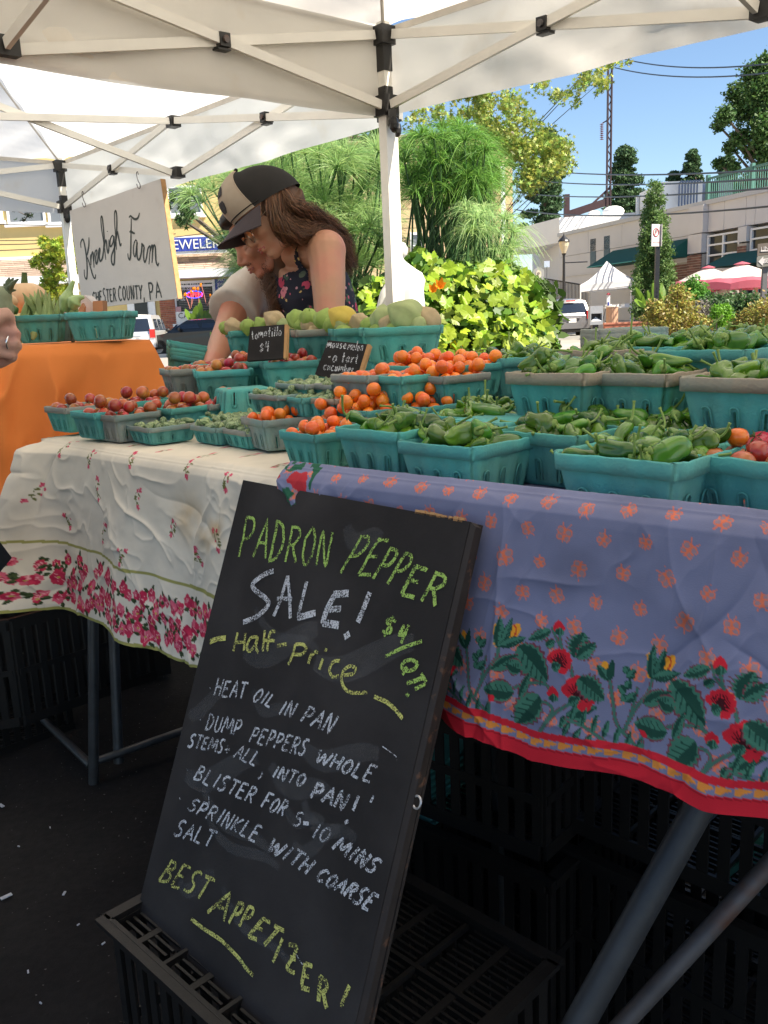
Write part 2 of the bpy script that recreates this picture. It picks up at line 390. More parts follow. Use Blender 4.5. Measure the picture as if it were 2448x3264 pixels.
# ------------------------------------------------ long pale building on the right
m_conc = mat('pale_concrete', (.60, .585, .58), rough=.9, var=.05, scale=1.2, bump=.15, bscale=15)
m_conc2 = mat('white_stucco', (.80, .79, .77), rough=.85, var=.04, scale=1)
m_green = mat('green_awning_canvas', (.008, .105, .085), rough=.8, var=.12, scale=2, transl=.15)
m_railg = mat('green_railing_paint', (.07, .19, .15), rough=.5)
m_dbrick = mat('brown_brick', (.20, .10, .075), rough=.9, island=.3, var=.15, scale=5)
FA = np.array([10.3, 50.0]); FB = np.array([15.0, 33.9]); fd = nrm(FB-FA); fn = np.array([fd[1], -fd[0]])   # outward, towards -x
if fn[0] > 0: fn = -fn
fd3 = np.array([*fd, 0]); fn3 = np.array([*fn, 0])
F0 = np.array([*FA, 0.])
def fac(x, y, off=0.0):                   # pixel -> point on facade plane
    return onplane(x, y, F0+fn3*off, fn3)
def ftz(P): return (P-F0)@fd3, P[2]
def fbox(mb, t0, t1, za, zb, o0, o1):      # box in facade coords (along, height, outward)
    P = []
    for z in (za, zb):
        for (t, o) in ((t0, o0), (t1, o0), (t1, o1), (t0, o1)):
            q = F0+fd3*t+fn3*o; P.append((q[0], q[1], z))
    return mb.hexa(P)
lb = thing('market_hall_building', 'long pale concrete building with dark upper windows and green awnings', 'building', F0)
Lf = 34.0; ZP = 5.2
tw = [ftz(fac(x, y)) for x, y in ((2252, 750), (2355, 720), (2390, 735))]
t_end = ftz(fac(2037, 717))[0]
pan = MB()
zw0, zw1 = fac(2300, 843)[2], fac(2300, 743)[2]
tA, tB = ftz(fac(2254, 800))[0], ftz(fac(2357, 780))[0]; tC = ftz(fac(2391, 780))[0]
def facade_panel(t0, t1, za, zb, o1=.0, m=m_conc, name='wall_panel', o0=-.4): fbox(MB(), t0+.01, t1-.01, za+.008, zb-.008, o0, o1).build(name, m, lb)
# panels: cornice band in separate panels
ts = [0, 3.2, 6.4, 9.6, ftz(fac(2210, 700))[0], tA, (tA+tB)/2, tB+.3, tC+.2]+[tC+.2+2.6*i for i in range(1, 6)]
for i in range(len(ts)-1): facade_panel(ts[i], ts[i+1], zw1+.12, ZP, 0 if i != 4 else .25)
facade_panel(0, ts[4], 0, zw1+.12, -.02)
facade_panel(ts[4], tA-.05, zw0+.55, zw1+.1, .25, name='pier_panel')
facade_panel(tB+.05, tC-.05, zw0+.75, zw1+.1, .15, name='pier_panel')
fbox(MB(), 0, Lf, 0, ZP-.25, -11, -.5).build('building_core', mat('grey_core', (.3, .29, .28)), lb)  # plain grey core behind the wall panels
fbox(MB(), 0, Lf, ZP-.02, ZP+.16, -.6, .1).build('parapet_coping', mat('grey_coping', (.5, .5, .5)), lb)
fbox(MB(), 0, ts[4], 3.0, 3.06, 0, .03).build('string_course', m_conc, lb)
def brickface(t0, t1, za, zb, o):
    mb = MB(); r = 0; z = za
    while z < zb-.08:
        t = t0-(.14 if r % 2 else 0)
        while t < t1:
            a_, b_ = max(t, t0), min(t+.26, t1)
            if b_-a_ > .03: fbox(mb, a_, b_, z, z+.085, o-.05, o)
            t += .28
        z += .105; r += 1
    mb.build('brickwork', m_dbrick, lb, kind='stuff'); fbox(MB(), t0, t1, za, zb, o-.3, o-.02).build('brick_mortar', m_mort, lb)
brickface(ts[4], tA-.05, .1, zw0+.5, .25)
brickface(tB+.05, tC-.05, .1, zw0+.7, .15)
brickface(ts[4]-3.4, ts[4]-.02, .1, 3.0, .06)
def upper_window(t0, t1, nx, nz, za=zw0, zb=zw1):
    mb = MB()
    fbox(mb, t0, t0+.09, za, zb, -.12, .02); fbox(mb, t1-.09, t1, za, zb, -.12, .02)
    for i in range(1, nx): t = t0+(t1-t0)*i/nx; fbox(mb, t-.04, t+.04, za+.09, zb-.09, -.12, .015)
    for i in range(nz+1):
        z = za+(zb-za)*i/nz; z = min(max(z, za+.045), zb-.045); fbox(mb, t0+.09, t1-.09, z-.035, z+.035, -.115, .01)
    f = mb.build('upper_window', m_trim, lb)
    for i in range(nx):
        for k in range(nz):
            ta, tb_ = t0+(t1-t0)*i/nx, t0+(t1-t0)*(i+1)/nx; za_, zb_ = za+(zb-za)*k/nz, za+(zb-za)*(k+1)/nz
            fbox(MB(), ta+.05, tb_-.05, za_+.04, zb_-.04, -.1, -.07).build('pane', m_glassd, f)
upper_window(tA, tB, 2, 3); upper_window(tC, tC+6.5, 3, 3)
fbox(MB(), tA, tB, zw0-.35, zw0-.01, -.2, .03).build('spandrel', m_conc, lb)
for px in (1890, 1934):
    t, z = ftz(fac(px, 800+(-8 if px > 1900 else 0)))
    f = MB(); fbox(f, t-.28, t+.28, z-.75, z+.6, -.1, -.0).build('narrow_window', m_glassd, lb)
# awnings (wedge prisms)
def awning(t0, t1, zt, zb, out, lbl):
    P = []
    for t in (t0, t1):
        q = F0+fd3*t; P += [(q[0]+fn[0]*.12, q[1]+fn[1]*.12, zt), (q[0]+fn[0]*out, q[1]+fn[1]*out, zb), (q[0]+fn[0]*.12, q[1]+fn[1]*.12, zb)]
    MB().add(P, [(0, 1, 2), (3, 5, 4), (0, 3, 4, 1), (1, 4, 5, 2), (0, 2, 5, 3)]).build('awning', m_green, lb, label=lbl)
t1_, _ = ftz(fac(1960, 850)); t2_, _ = ftz(fac(2207, 760))
awning(t1_, t2_, fac(2200, 760)[2], fac(2200, 824)[2]+.05, 1.6, 'large green awning over the shop entrance')
t3_, _ = ftz(fac(2330, 830)); awning(t3_, t3_+5.2, fac(2400, 800)[2], fac(2400, 846)[2], 1.5, 'green awning beyond the pink umbrellas')
# storefront below: glazing
for i in range(5):
    t = tA+.1+i*1.5
    mb = MB(); fbox(mb, t, t+.08, .1, zw0-.4, -.1, .02); fbox(mb, t+1.3, t+1.38, .1, zw0-.4, -.1, .02); f = mb.build('storefront_frame', m_trim, lb)
    fbox(MB(), t+.08, t+1.3, .1, zw0-.4, -.08, -.05).build('pane', m_glassd, f)
# bright set-back upper block
q = F0+fd3*.2
ZU = A(1796, 692, 50.0)[2]
MB().add([(q[0]-.0, q[1]+.3, ZP-.3), (q[0]+9, q[1]+.3, ZP-.3), (q[0]+9, q[1]+9, ZP-.3), (q[0]-2.5, q[1]+9, ZP-.3), (q[0], q[1]+.3, ZU), (q[0]+9, q[1]+.3, ZU+.2), (q[0]+9, q[1]+9, ZU+.2), (q[0]-2.5, q[1]+9, ZU)],
   [(3, 2, 1, 0), (4, 5, 6, 7), (0, 1, 5, 4), (1, 2, 6, 5), (2, 3, 7, 6), (3, 0, 4, 7)]).build('upper_block', m_conc2, lb)
pA, pB = A(1796, 700, 50), A(1696, 718, 62)
MB().add([(pA[0], pA[1]+.2, 0), (pB[0], pB[1], 0), (pB[0]+3, pB[1], 0), (pA[0]+.5, pA[1]+3, 0), (pA[0], pA[1]+.2, ZU), (pB[0], pB[1], ZU), (pB[0]+3, pB[1], ZU), (pA[0]+.5, pA[1]+3, ZU)],
   [(3, 2, 1, 0), (4, 5, 6, 7), (0, 1, 5, 4), (1, 2, 6, 5), (2, 3, 7, 6), (3, 0, 4, 7)]).build('rear_wing', m_conc, lb)
for px, py, r_ in ((1893, 682, .35), (1955, 676, .62)):
    c = A(px, py, 52); MB().ball(c, (r_, r_, r_*.55), 14, 8).build('roof_dome_vent', m_conc2, lb)
c = A(2032, 655, 50); MB().tube([c-[0, 0, .8], c+[0, 0, .5]], .1).build('roof_pipe', m_trim, lb)
# roof-top unit with stair hoops and door
rb = thing('rooftop_unit', 'white rooftop stair house with ladder hoops on the pale building', 'building part', A(2180, 660, 46))
a, b = A(2112, 658, 46), A(2240, 574, 46)
MB().box(((a[0]+b[0])/2, 48, (a[2]+b[2])/2-.6), (b[0]-a[0], 4, b[2]-a[2]+1.2)).build('unit_wall', m_conc2, rb)
mb = MB()
for i in range(7):
    x = A(2165+i*9.5, 600, 45.6)[0]; zt = A(2200, 583, 45.6)[2]; zb = A(2200, 656, 45.6)[2]
    mb.tube([(x, 45.6, zb), (x, 45.6, zt), (x+.1, 45.6, zt+.12), (x+.2, 45.6, zt)], .04, 6)
mb.build('ladder_rails', mat('slate_blue_paint', (.12, .16, .25)), rb)
a, b = A(2262, 652, 46.5), A(2350, 570, 46.5)
MB().box(((a[0]+b[0])/2, 49, (a[2]+b[2])/2-.4), (b[0]-a[0], 4, b[2]-a[2]+.8)).build('grey_annex', mat('annex_grey', (.42, .46, .54)), rb)
MB().box(((a[0]*.8+b[0]*.2), 46.9, a[2]+.6), (.5, .1, 1.0)).build('annex_door', m_glassd, rb)
# deck railing, green
rl = thing('deck_railing', 'green metal railing with thin balusters along the roof deck edge', 'railing', fac(2255, 660))
def onf(x, y): return fac(x, y, -.2)
ptop = [onf(2252, 586), onf(2391, 570), onf(2470, 545)]; pbot = [onf(2252, 652), onf(2391, 620), onf(2470, 600)]
ptop = [onf(2252, 600), onf(2391, 545), onf(2480, 512)]
def tz(px): return ftz(fac(px, 650, -.2))[0]
rz0, rz1 = ZP+.15, ZP+1.05
for i, px in enumerate((2252, 2391, 2520)):
    t = tz(px); mb = MB(); fbox(mb, t-.07, t+.07, ZP+.1, rz1+.15, -.31, -.17); mb.build('railing_post', m_railg, rl)
t0, t1 = tz(2252), tz(2391)*2-tz(2252)+1.5
mb = MB(); fbox(mb, t0, t1, rz1-.04, rz1+.04, -.28, -.2); mb.build('top_rail', m_railg, rl)
mb = MB(); fbox(mb, t0, t1, rz0, rz0+.07, -.28, -.2); mb.build('bottom_rail', m_railg, rl)
mb = MB(); t = t0+.13
while t < t1: fbox(mb, t, t+.03, rz0+.07, rz1-.04, -.26, -.23); t += .13
mb.build('balusters', m_railg, rl, kind='stuff')

# ------------------------------------------------ catenary mast and wires
m_mast = mat('brown_mast_steel', (.045, .018, .02), rough=.6, var=.2, scale=3)
mast = thing('lattice_mast', 'tall dark red brown lattice mast rising behind the pale building', 'mast', A(1941, 700, 70)*[1, 1, 0])
mt, mbm = A(1939, 120, 70), A(1945, 700, 70); x = (mt[0]+mbm[0])/2
W = 11/2770*70
for s in (-1, 1): MB().box((x+s*W/2, 70, mt[2]/2), (.09, .3, mt[2])).build('mast_chord', m_mast, mast)
mb = MB(); z = 0; s = 1
while z < mt[2]: mb.bar((x-s*W/2, 69.95, z), (x+s*W/2, 69.95, z+.5), .03, .07); z += .5; s = -s
mb.build('lacing', m_mast, mast)
b0, b1 = A(1780, 690, 70), A(1945, 640, 70); mb = MB()
MB().bar(A(1812, 684, 70), b1, .2, .55).build('gantry_beam', m_mast, mast)
MB().bar(A(1860, 676, 70), A(1942, 600, 70), .1, .15).build('gantry_brace', m_mast, mast)
MB().box(A(1806, 668, 70), (.4, .4, 2.2)).build('gantry_post', m_mast, mast)
ins = MB(); c = A(1919, 395, 70)
ins.tube([A(1941, 381, 70), A(1921, 392, 70)], .05, 6)
ins.build('insulator_arm', m_mast, mast)
ins = MB()
for i in range(9): ins.lathe([(.03, 0), (.16, .03), (.03, .1)], A(1918, 398+i*6, 70), 8)
ins.build('insulator_string', mat('insulator_red', (.16, .06, .07), rough=.3), mast)
wires = [((1975, 185, 60), (2470, 201, 40)), ((1960, 216, 60), (2470, 230, 40)), ((1640, 530, 70), (2470, 541, 30)), ((1640, 565, 70), (2470, 568, 30)),
         ((1620, 610, 70), (2470, 598, 30)), ((1640, 668, 60), (2470, 656, 30)), ((1550, 508, 70), (1800, 545, 70))]
for wi_, (p, q) in enumerate(wires):
    a, b = A(*p), A(*q); mb = MB()
    mb.tube([a+(b-a)*t-np.array([0, 0, .35*4*t*(1-t)]) for t in np.linspace(0, 1, 14)], .035, 5)
    mb.build('overhead_wire', m_black, label='thin overhead cable right of the mast, %s of the set' % ('topmost', 'second from the top', 'third from the top', 'fourth from the top', 'fifth from the top', 'lowest', 'short slanting one')[wi_], cat='cable', group='overhead cables on the right')
for wi_, (p, q) in enumerate((((-60, 712, 30), (480, 702, 30)), ((-60, 766, 30), (480, 738, 30)), ((-60, 780, 28), (500, 740, 28)), ((-60, 800, 28), (560, 745, 28)), ((-60, 660, 30), (300, 655, 30)), ((300, 780, 28), (900, 700, 30)))):
    a, b = A(*p), A(*q); mb = MB(); mb.tube([a+(b-a)*t-np.array([0, 0, .1*4*t*(1-t)]) for t in np.linspace(0, 1, 10)], .014, 5)
    mb.build('street_cable', mat('brown_cable', (.06, .04, .03)), label='dark cable crossing the yellow facade, '+('just below the windows', 'second below the windows', 'third below the windows', 'lowest of the left ones', 'across the window panes', 'the one right of the farm sign')[wi_], cat='cable', group='cables in front of the yellow shop building')

# ------------------------------------------------ lamp, signs
lp = thing('street_lamp', 'black street lamp with urn shaped lantern beside the pale wall', 'street lamp', A(1797, 1000, 40)*[1, 1, 0])
b = lp.location; top = A(1793, 808, 40)[2]
MB().lathe([(.16, 0), (.14, .5), (.08, .6), (.055, top-.1), (.10, top)], (b[0], b[1], 0), 12).build('lamp_post', m_black, lp)
MB().lathe([(.08, 0), (.20, .30), (.23, .50)], (b[0], b[1], top), 12).build('lantern_glass', mat('lantern_glass', (.6, .52, .36), rough=.3), lp)
MB().lathe([(.27, 0), (.23, .07), (.10, .2), (.04, .26), (.015, .36)], (b[0], b[1], top+.50), 12).build('lantern_cap', m_black, lp)
for dz in (-.4, -2.4): MB().tube([(b[0], b[1], top+dz), (b[0]+1.05, b[1], top+dz)], .025, 5).build('banner_arm', m_black, lp)

m_signback = mat('sign_aluminium', (.5, .47, .45), rough=.5, metal=.2)
m_signface = mat('sign_face_white', (.62, .56, .53), rough=.5)
m_signred = mat('sign_red', (.35, .02, .04), rough=.5)
ns = thing('no_parking_sign', 'white no parking anytime sign on a black post in front of the evergreen', 'sign', A(2092, 1000, 12)*[1, 1, 0])
b = np.array(ns.location); D = 12.0
zt = A(2092, 716, D)[2]; zb = A(2092, 786, D)[2]; xc = A(2092, 750, D)[0]
MB().box((xc+.02, D, zb/2+.05), (.055, .05, zb+.1)).build('sign_post', m_black, ns)
mb = MB(); 
for k in range(24): mb.box((xc+.02, D-.027, .2+k*.05), (.016, .004, .016))
mb.build('post_holes', mat('hole_dark', (.003, .003, .003)), ns)
r_ = nrm((.86, .5, 0)); w_, h_ = .155, zt-zb
rot = np.array([r_, nrm((-r_[1], r_[0], 0)), (0, 0, 1)])
cb = np.array([xc-.03, D-.06, (zt+zb)/2])
MB().box(cb, (.15, .012, h_), rot).build('sign_plate', m_signface, ns)
MB().box(cb+[.07, .055, 0], (.09, .008, h_*.99), np.array([nrm((.45, -.9, 0)), nrm((.9, .45, 0)), (0, 0, 1)])).build('second_sign_plate', m_signback, ns)
nf = -rot[1]; pc = cb+nf*.009+np.array([0, 0, .035])
mb = MB(); mb.tube([pc+r_*.05*math.cos(t)+np.array([0, 0, .05*math.sin(t)]) for t in np.linspace(0, 2*PI, 25)], .006, 5)
mb.tube([pc+r_*.035+[0, 0, .035], pc-r_*.035-[0, 0, .035]], .006, 5); mb.build('prohibition_ring', m_signred, ns)
text_mb('P', .085, pc-r_*.024-[0, 0, .03]+nf*.001, r_, (0, 0, 1)).build('parking_letter', m_black, ns)
text_mb('ANYTIME', .03, cb-r_*.058-[0, 0, .1]+nf*.01, r_, (0, 0, 1)).build('sign_lettering', m_signred, ns)

ow = thing('one_way_sign', 'one way arrow sign under a brown street sign at the right edge', 'sign', A(2440, 1000, 9)*[1, 1, 0])
D = 9.0; zt = A(2440, 830, D)[2]
xo = A(2436, 900, D)[0]
MB().box((xo, D, zt/2+.1), (.05, .04, zt+.1)).build('sign_post', mat('grey_post', (.14, .13, .13), rough=.5), ow)
rr = nrm((.995, .0, .07)); uu = np.array([0, 0, 1.]); c0 = A(2412, 848, D-.05)
MB().prism([c0+rr*x+uu*z for x, z in ((0, .0), (.02, -.015), (.62, -.015), (.62, .1), (.02, .1), (0, .085))], (0, .008, 0)).build('sign_plate', mat('sign_olive_grey', (.2, .19, .16)), ow)
MB().prism([c0+rr*x+uu*z-[0, .004, 0] for x, z in ((.012, .04), (.06, .085), (.06, .062), (.56, .062), (.56, .018), (.06, .018), (.06, -.004))], (0, .003, 0)).build('arrow', m_signface, ow)
text_mb('ONE WAY', .048, c0+rr*.075+uu*.024-[0, .007, 0], rr, uu).build('sign_lettering', mat('sign_olive_grey', (0, 0, 0)), ow)
c1 = A(2414, 816, D-.05)
MB().prism([c1+rr*x+uu*z for x, z in ((0, 0), (.62, 0), (.62, .115), (0, .115))], (0, .01, 0)).build('street_name_plate', mat('brown_sign', (.14, .11, .085)), ow)
text_mb('LINCOLN HWY', .055, c1+rr*.03+uu*.045-[0, .004, 0], rr, uu).build('street_name_lettering', m_signface, ow)
MB().box(c1+rr*.3+uu*.025-[0, .004, 0], (.54, .004, .012)).build('street_name_rule', m_signface, ow)

ps = thing('parking_plaque', 'grey arched plaque with a round letter P behind the sweet potato vine', 'sign', A(1718, 1000, 18)*[1, 1, 0])
c = A(1717, 872, 18); g = mat('plaque_grey', (.3, .29, .27))
MB().prism([c+[x, 0, z] for x, z in ((-.11, -.25), (.11, -.25), (.11, .06), (.06, .1), (.0, .14), (-.06, .1), (-.11, .06))], (0, .04, 0)).build('plaque_board', g, ps)
MB().box((c[0], c[1]+.02, c[2]/2-.1), (.08, .04, c[2]-.2)).build('plaque_post', g, ps)
MB().lathe([(.0, 0), (.055, 0)], (0, 0, 0), 20, False)
mb = MB(); mb.prism([c+[.055*math.cos(t), -.006, .08*math.sin(t)-.01] for t in np.linspace(0, 2*PI, 24)[:-1]], (0, .004, 0)); mb.build('plaque_disc', mat('cream_disc', (.6, .5, .38)), ps)
text_mb('P', .1, c+[-.03, -.012, -.045], (1, 0, 0), (0, 0, 1)).build('plaque_letter', m_black, ps)
bs = thing('blue_sign', 'small pale blue sign on a thin pipe beside the pale wall', 'sign', A(1743, 1000, 42)*[1, 1, 0])
MB().box(A(1743, 842, 42), (.26, .03, .28)).build('sign_plate', mat('pale_blue_sign', (.45, .53, .66)), bs)
MB().tube([A(1743, 850, 42), A(1743, 872, 42)*[1, 1, 1], A(1743, 900, 42)], .02, 5).build('pipe', m_steel, bs)

# stair railing in front of the pale wall
sr = thing('stair_railing', 'dark sloping stair railing in front of the pale building wall', 'railing', A(1800, 930, 44))
a, b = A(1735, 888, 44), A(1880, 912, 42)
mb = MB(); mb.tube([a, b], .035, 5); mb.tube([a-[0, 0, .9], b-[0, 0, .9]], .03, 5); mb.build('handrail', m_black, sr)
mb = MB()
for i in range(34): p = a+(b-a)*i/33; mb.tube([p, p-[0, 0, .9]], .018, 4)
mb.build('balusters', m_black, sr, kind='stuff')
# ================================================================== VEHICLES
m_tyre = mat('tyre_rubber', (.015, .015, .015), rough=.85); m_rim = mat('alloy_rim', (.5, .5, .52), rough=.35, metal=.8)
m_tail = mat('tail_light_red', (.5, .01, .01), rough=.15, coat=.5)
def car(name, label, cat_, org, yaw, L, Wd, H, col, kind='suv', plate=True):
    """local frame: x = across, y = forward, built at the origin of its Empty"""
    t = thing(name, label, cat_, (0, 0, 0)); paint = mat('paint_'+name, col, rough=.3, var=.03, metal=.35, coat=.6)
    hw = Wd/2; side = [(0.0, .42), (0.0, .95), (.06, 1.05), (.28, H-.06), (.55, H), (L*.52, H), (L*.68, 1.06), (L*.93, .92), (L, .72), (L, .38)] if kind == 'suv' else \
        [(0, .38), (.02, .85), (.15, .95), (.65, 1.02), (1.25, H-.03), (1.7, H), (L*.55, H-.02), (L*.74, .95), (L*.96, .8), (L, .6), (L, .32)]
    def inset(z): return 0 if z < 1.0 else .16*(z-1.0)/(H-1.0)
    n = len(side); xs = np.linspace(-1, 1, 9); V = []
    for (y, z) in side:
        for s in xs:
            w = hw-inset(z); bulge = .05*(1-s*s)
            V.append((s*w, y-(bulge if y < .6 else 0)+(bulge*2 if y > L*.8 else 0), z+(.05*(1-s*s) if z > H-.2 else 0)))
    m9 = 9; F = [(i*m9+j, i*m9+j+1, (i+1)*m9+j+1, (i+1)*m9+j) for i in range(n-1) for j in range(m9-1)]
    F += [tuple(i*m9 for i in range(n)), tuple(i*m9+8 for i in range(n))[::-1]]
    F += [((n-1)*m9+j, (n-1)*m9+j+1, j+1, j) for j in range(m9-1)]
    mb = MB().add(V, F)
    mb.build('car_body', paint, t, smooth=False)
    def rearp(s, z, off=.02):
        # point on the rear face at height z
        for (y0, z0), (y1, z1) in zip(side[:-1], side[1:]):
            if z0 <= z <= z1 and z1 > z0: y = y0+(y1-y0)*(z-z0)/(z1-z0); break
        else: y = 0
        w = hw-inset(z); return (s*w, y-.05*(1-s*s)-off, z)
    za, zb = (1.08, H-.14) if kind == 'suv' else (1.0, H-.1)
    g = MB(); ss = np.linspace(-.84, .84, 7); g.grid(np.array([[rearp(s, z) for s in ss] for z in np.linspace(za, zb, 4)])); g.build('rear_window', glassy('car_glass', (.015, .02, .03), .03), t)
    for sgn in (-1, 1):
        zz = (1.1, H-.16); w0, w1 = hw-inset(zz[0])+.01, hw-inset(zz[1])+.01
        ya = .45 if kind == 'suv' else 1.0; yb = L*.56
        for a, b in ((ya, ya+.85), (ya+.93, ya+1.75), (ya+1.83, yb+.25)):
            MB().add([(sgn*w0, a-.1*(a == ya), zz[0]), (sgn*w0, b+(.3 if b > yb else 0), zz[0]), (sgn*w1, b, zz[1]), (sgn*w1, a+.12, zz[1])], [(0, 1, 2, 3)]).build('side_window', glassy('car_glass'), t)
        g = MB(); g.box((sgn*(hw-.09), .02, .98), (.2, .16, .34)); g.build('tail_light', m_tail, t)
        for y in (.85, L-.85):
            w = MB(); w.lathe([(.2, -.1), (.36, -.1), (.37, -.05), (.37, .05), (.36, .1), (.2, .1)], n=20, cap=False)
            w.v = [np.c_[v[:, 2], v[:, 1], v[:, 0]]+[sgn*(hw-.1), y, .37] for v in w.v]
            wo = w.build('wheel', m_tyre, t)
            w = MB(); w.lathe([(0.0, 0), (.22, .03), (.24, .07)], n=16, cap=False); w.v = [np.c_[v[:, 2], v[:, 1], v[:, 0]]*[sgn, 1, 1]+[sgn*(hw-.06), y, .37] for v in w.v]; w.build('rim', m_rim, wo)
        MB().ball((sgn*(hw+.1), L*.6, 1.08), (.1, .07, .08)).build('mirror', m_black, t)
    MB().box((0, -.06, .55), (Wd*.98, .2, .24)).build('bumper', paint, t)
    MB().box((0, -.05, .36), (Wd*.94, .16, .14)).build('lower_bumper', m_black_pl, t)
    MB().box((0, -.1, .88), (.75, .04, .05)).build('chrome_strip', m_rim, t)
    if plate:
        MB().box((0, -.1, .76), (.32, .02, .16)).build('number_plate', m_white, t)
    MB().box((0, .1 if kind == 'suv' else .6, H-.05), (.4, .05, .05)).build('brake_light', m_tail, t)
    t.location = org; t.rotation_euler = (0, 0, yaw); return t
p = A(1822, 1040, 36.5)
car('parked_suv', 'grey sport utility vehicle seen from behind beyond the vine leaves', 'car', (p[0], 36.5, 0), R(9), 4.3, 1.68, 1.60, (.20, .20, .205))
p = A(466, 1050, 38.0)
car('white_suv', 'white sport utility vehicle parked behind the farm sign', 'car', (p[0]-.1, 36, 0), R(4), 4.5, 1.85, 1.72, (.7, .7, .7))
p = A(716, 1050, 38)
car('dark_sedan', 'black sedan parked in front of the brick base of the yellow shop', 'car', (p[0]+1.3, 37.0, 0), R(84), 4.6, 1.8, 1.45, (.018, .02, .02), kind='sedan')
p = A(1830, 960, 52)
car('delivery_van', 'white delivery van with an orange stripe parked ahead of the grey vehicle', 'van', (p[0]+.2, 51, 0), R(6), 5.4, 2.0, 2.45, (.66, .67, .66))
p = A(1768, 960, 55)
car('blue_hatchback', 'pale blue parked car mostly hidden behind the grey vehicle', 'car', (p[0]-.3, 54, 0), R(8), 4.3, 1.8, 1.75, (.32, .4, .5), plate=False)

# ------------------------------------------------ far tent
m_tentw = mat('tent_fabric_white', (.82, .82, .82), rough=.7, var=.03, scale=1, transl=.35)
tt = thing('small_canopy_tent', 'small white peaked canopy tent beside the evergreen', 'tent', A(1950, 1000, 39.5)*[1, 1, 0])
c00, c10 = A(1850, 912, 38.6), A(2012, 896, 38.6)
c01, c11 = A(1880, 905, 40.6), A(2050, 892, 40.6); pk = A(1934, 832, 39.6)
zz = (c00[2]+c10[2])/2
Cn = [np.array([c00[0], 38.6, zz]), np.array([c10[0], 38.6, zz+.1]), np.array([c11[0], 40.7, zz+.1]), np.array([c01[0], 40.7, zz])]
mb = MB()
for i in range(4):
    a, b = Cn[i], Cn[(i+1) % 4]; g = []
    for v in np.linspace(0, 1, 9):
        row = []
        for u in np.linspace(0, 1, 11):
            e = a+(b-a)*u; q = e+(pk-e)*v; q = q+[0, 0, -.55*v*(1-v)*(1-.2*math.sin(PI*u))]; row.append(q)
        g.append(row)
    mb.grid(np.array(g)); mb.grid(np.array([[a+(b-a)*u-[0, 0, .3*w] for u in np.linspace(0, 1, 6)] for w in (0, 1)]))
mb.build('tent_canopy', m_tentw, tt, smooth=True)
for q in Cn: MB().tube([(q[0], q[1], .0), q], .03, 6).build('tent_leg', m_white, tt)
for i in range(4): MB().bar(Cn[i]-[0, 0, .28], Cn[(i+1) % 4]-[0, 0, .2], .03, .05).build('tent_truss', m_white, tt)
ft = thing('folding_table', 'white folding table with small white boxes under the far tent', 'table', A(1982, 1000, 38.9)*[1, 1, 0])
c = A(1982, 975, 38.9); MB().box((c[0], 38.9, 1.22), (1.6, .6, .05)).build('tabletop', m_white, ft)
for s in (-.7, .7): MB().tube([(c[0]+s-.2, 38.7, .58), (c[0]+s, 38.9, 1.2), (c[0]+s+.2, 38.7, .58)], .02, 5).build('table_legs', m_black, ft)
for i, x in enumerate((-.6, -.25, .1, .35)):
    MB().box((c[0]+x, 38.85, 1.30), (.28, .2, .12), np.array([[math.cos(i), math.sin(i), 0], [-math.sin(i), math.cos(i), 0], [0, 0, 1]])).build('white_box', m_white, label='small white box lying on the folding table under the far tent', cat='box', group='white boxes on the far folding table')
tw_ = thing('banner_tube', 'white rounded standing banner beside the far folding table', 'banner', A(1939, 1000, 38)*[1, 1, 0])
c = A(1939, 955, 38); MB().box((c[0], 38, 1.15), (.14, .06, 1.2)).build('banner_panel', m_white, tw_); MB().lathe([(.09, 0), (.07, .06), (0, .08)], (c[0], 38, 1.75), 10).build('banner_top', m_signred, tw_)
MB().box((c[0], 37.96, 1.2), (.06, .02, .5)).build('banner_print', m_blue, tw_)

m_wood = mat('bin_wood_slat', (.50, .30, .19), rough=.7, island=.12)
tb_ = thing('slat_litter_bin', 'wood slat litter bin with pale dished lid beside the grey newspaper box', 'litter bin', A(1952, 1000, 35)*[1, 1, 0])
c = A(1951, 1000, 35); x = c[0]; zt = A(1951, 978, 35)[2]; zb = zt-.8
for k in range(22):
    a = 2*PI*k/22; MB().box((x+.21*math.cos(a), 35+.21*math.sin(a), zt-.32), (.04, .054, .62), np.array([[math.cos(a), math.sin(a), 0], [-math.sin(a), math.cos(a), 0], [0, 0, 1]])).build('slat', m_wood, tb_)
MB().lathe([(.20, zt-.62), (.20, zt-.02)], (x, 35, 0), 20).build('bin_liner', m_black, tb_)
MB().lathe([(.25, 0), (.26, .03), (.23, .07), (.12, .05), (.1, .03)], (x, 35, zt-.02), 20).build('bin_lid', mat('bin_lid_cream', (.62, .54, .45)), tb_)
MB().lathe([(.18, .59), (.18, zt-.6)], (x, 35, .0), 16).build('bin_foot', m_black, tb_)
nb_ = thing('newspaper_box', 'grey metal newspaper box with angular cut out on a black pedestal', 'newspaper box', A(1902, 1000, 30)*[1, 1, 0])
g = mat('newsbox_grey', (.30, .31, .32), rough=.5); D = 30
a, b = A(1882, 1036, D), A(1923, 974, D); w_ = b[0]-a[0]; h_ = b[2]-a[2]; cx_ = (a[0]+b[0])/2
mb = MB(); mb.box((cx_, D+.2, b[2]-h_*.2), (w_, .34, h_*.4)); mb.box((a[0]+.015, D+.2, a[2]+h_*.3), (.03, .34, h_*.6)); mb.box((b[0]-.015, D+.2, a[2]+h_*.3), (.03, .34, h_*.6)); mb.box((cx_, D+.35, a[2]+h_*.3), (w_-.06, .03, h_*.6)); mb.box((cx_, D+.2, a[2]+h_*.1), (w_-.06, .34, h_*.2))
mb.build('box_shell', g, nb_)
